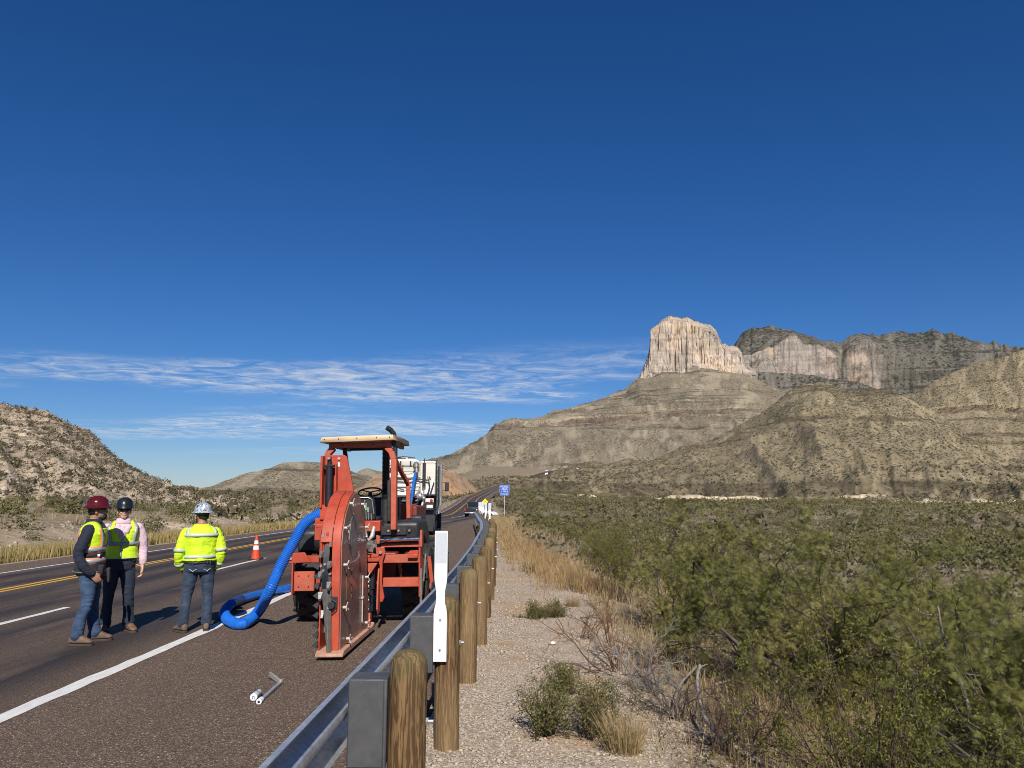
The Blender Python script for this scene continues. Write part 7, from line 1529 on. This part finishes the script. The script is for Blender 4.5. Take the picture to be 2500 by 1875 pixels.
def stones(name, P, S, mat, lab, seed=0):
    rs = np.random.RandomState(seed)
    if len(P) > 10:   # many small chips: eight faces each
        I = np.array([(1, 0, 0), (-1, 0, 0), (0, 1, 0), (0, -1, 0), (0, 0, 1), (0, 0, -1)], float); Fi = np.array([(0, 2, 4), (2, 1, 4), (1, 3, 4), (3, 0, 4), (2, 0, 5), (1, 2, 5), (3, 1, 5), (0, 3, 5)])
    else:
        ph = (1 + 5 ** .5) / 2; I = np.array([(-1, ph, 0), (1, ph, 0), (-1, -ph, 0), (1, -ph, 0), (0, -1, ph), (0, 1, ph), (0, -1, -ph), (0, 1, -ph), (ph, 0, -1), (ph, 0, 1), (-ph, 0, -1), (-ph, 0, 1)]) / 1.9
        Fi = np.array([(0, 11, 5), (0, 5, 1), (0, 1, 7), (0, 7, 10), (0, 10, 11), (1, 5, 9), (5, 11, 4), (11, 10, 2), (10, 7, 6), (7, 1, 8), (3, 9, 4), (3, 4, 2), (3, 2, 6), (3, 6, 8), (3, 8, 9), (4, 9, 5), (2, 4, 11), (6, 2, 10), (8, 6, 7), (9, 8, 1)])
    nv = len(I)
    n = len(P); sc = np.stack([rs.uniform(.7, 1.3, n), rs.uniform(.7, 1.3, n), rs.uniform(.4, .8, n)], 1) * S[:, None]; a = rs.rand(n) * 6.283; V = I[None] * (1 + rs.uniform(-.25, .25, (n, nv, 1))) * sc[:, None]
    x = V[..., 0] * np.cos(a)[:, None] - V[..., 1] * np.sin(a)[:, None]; y = V[..., 0] * np.sin(a)[:, None] + V[..., 1] * np.cos(a)[:, None]; V = np.stack([x, y, V[..., 2]], -1) + P[:, None]
    v = VB(); v.put(V.reshape(-1, 3), (Fi[None] + (np.arange(n) * nv)[:, None, None]).reshape(-1, 3)); return tag(v.build(name, mat), lab, kind='stuff')
p = on_hill(LEFT_HILL, 5000, rs, 8, 50); p = p[p[:, 0] > -230]
M_HROCK = plain('weathered_hill_rock', (0.33, 0.265, 0.195), .95, 0, .4, .6, dirt=(0.15, 0.115, 0.085), dirt_amt=.6)
stones('hill_rocks', p, rs.uniform(.12, .5, len(p)) * (1 + (rs.rand(len(p)) < .05) * .9), M_HROCK, 'loose rocks strewn over the stony hill at the left', 51)
# shrubs on the right-hand hills, coarse because far
for Pm_, n, nm_, sd_, lab in ((FRONT_HILL, 13000, 'front_hill_scrub', 52, 'dark shrubs dotting the rounded front hill'), (RIGHT_HILL, 12000, 'right_hill_scrub', 53, 'dark shrubs dotting the hill at the right edge')):
    p = on_hill(Pm_, n, rs, 3, Pm_.shape[0] - 4); px_m = (p[:, 0] / p[:, 1] < .80); p = p[px_m]; scrub_mass(nm_, p[:, 0], p[:, 1], p[:, 2], rs.uniform(.5, 1.3, len(p)), M_SCRUB, lab, 6, sd_, .8, .95)
# gravel chips, thickest near the camera
n = 20000; Yv = 2.6 + 16 * rs.rand(n) ** 1.7; w_ = .02 + rs.rand(n) * 2.35; X = -.85 + w_ + (yel(Yv) + 10.9); S = rs.gamma(1.6, .0036, n) + .004; S = np.clip(S, .004, .028) * (1 + Yv * .02)
dn = fbm(X / .7, Yv / .7, 3, 15) + rs.rand(n) * .8; kp = dn > -.05; X, Yv, S = X[kp], Yv[kp], S[kp]
stones('gravel_chips', np.stack([X, Yv, gz(X, Yv) + S * .15], 1), S, M_STONE, 'pale limestone chips of the gravel verge', 54)
ps = on_ground(1348, 1575); st = stones('pale_stone', np.array([[0, 0, .03]]), np.array([.05]), plain('pale_block_stone', (0.66, 0.61, 0.53), .9), 'fist-sized pale stone lying on the gravel', 3); st.location = ps; del st['kind']; tag(st, 'fist-sized pale stone lying on the gravel by the bare shrub', 'stone')
for i, (x, y, s_, lab) in enumerate(((2.15, 5.8, .11, 'pale rock half hidden in the dead brush'), (1.85, 4.05, .08, 'small pale rock at the bottom edge under the creosote'), (1.28, 4.6, .06, 'pale stone below the curved dead branch'))):
    st = stones('pale_rock', np.array([[0, 0, .04]]), np.array([s_]), plain('pale_block_stone', (0.66, 0.61, 0.53), .9), lab, 60 + i); st.location = GP(x, y); del st['kind']; tag(st, lab, 'stone')
n = 900; Yv = 20 + 60 * rs.rand(n); off = 6.0 + 5.5 * rs.rand(n); X = yel(Yv) + U_L - off; stones('bank_rocks', np.stack([X, Yv, gz(X, Yv)], 1), rs.uniform(.04, .15, n), M_HROCK, 'broken pale rock along the cut bank on the left', 55)
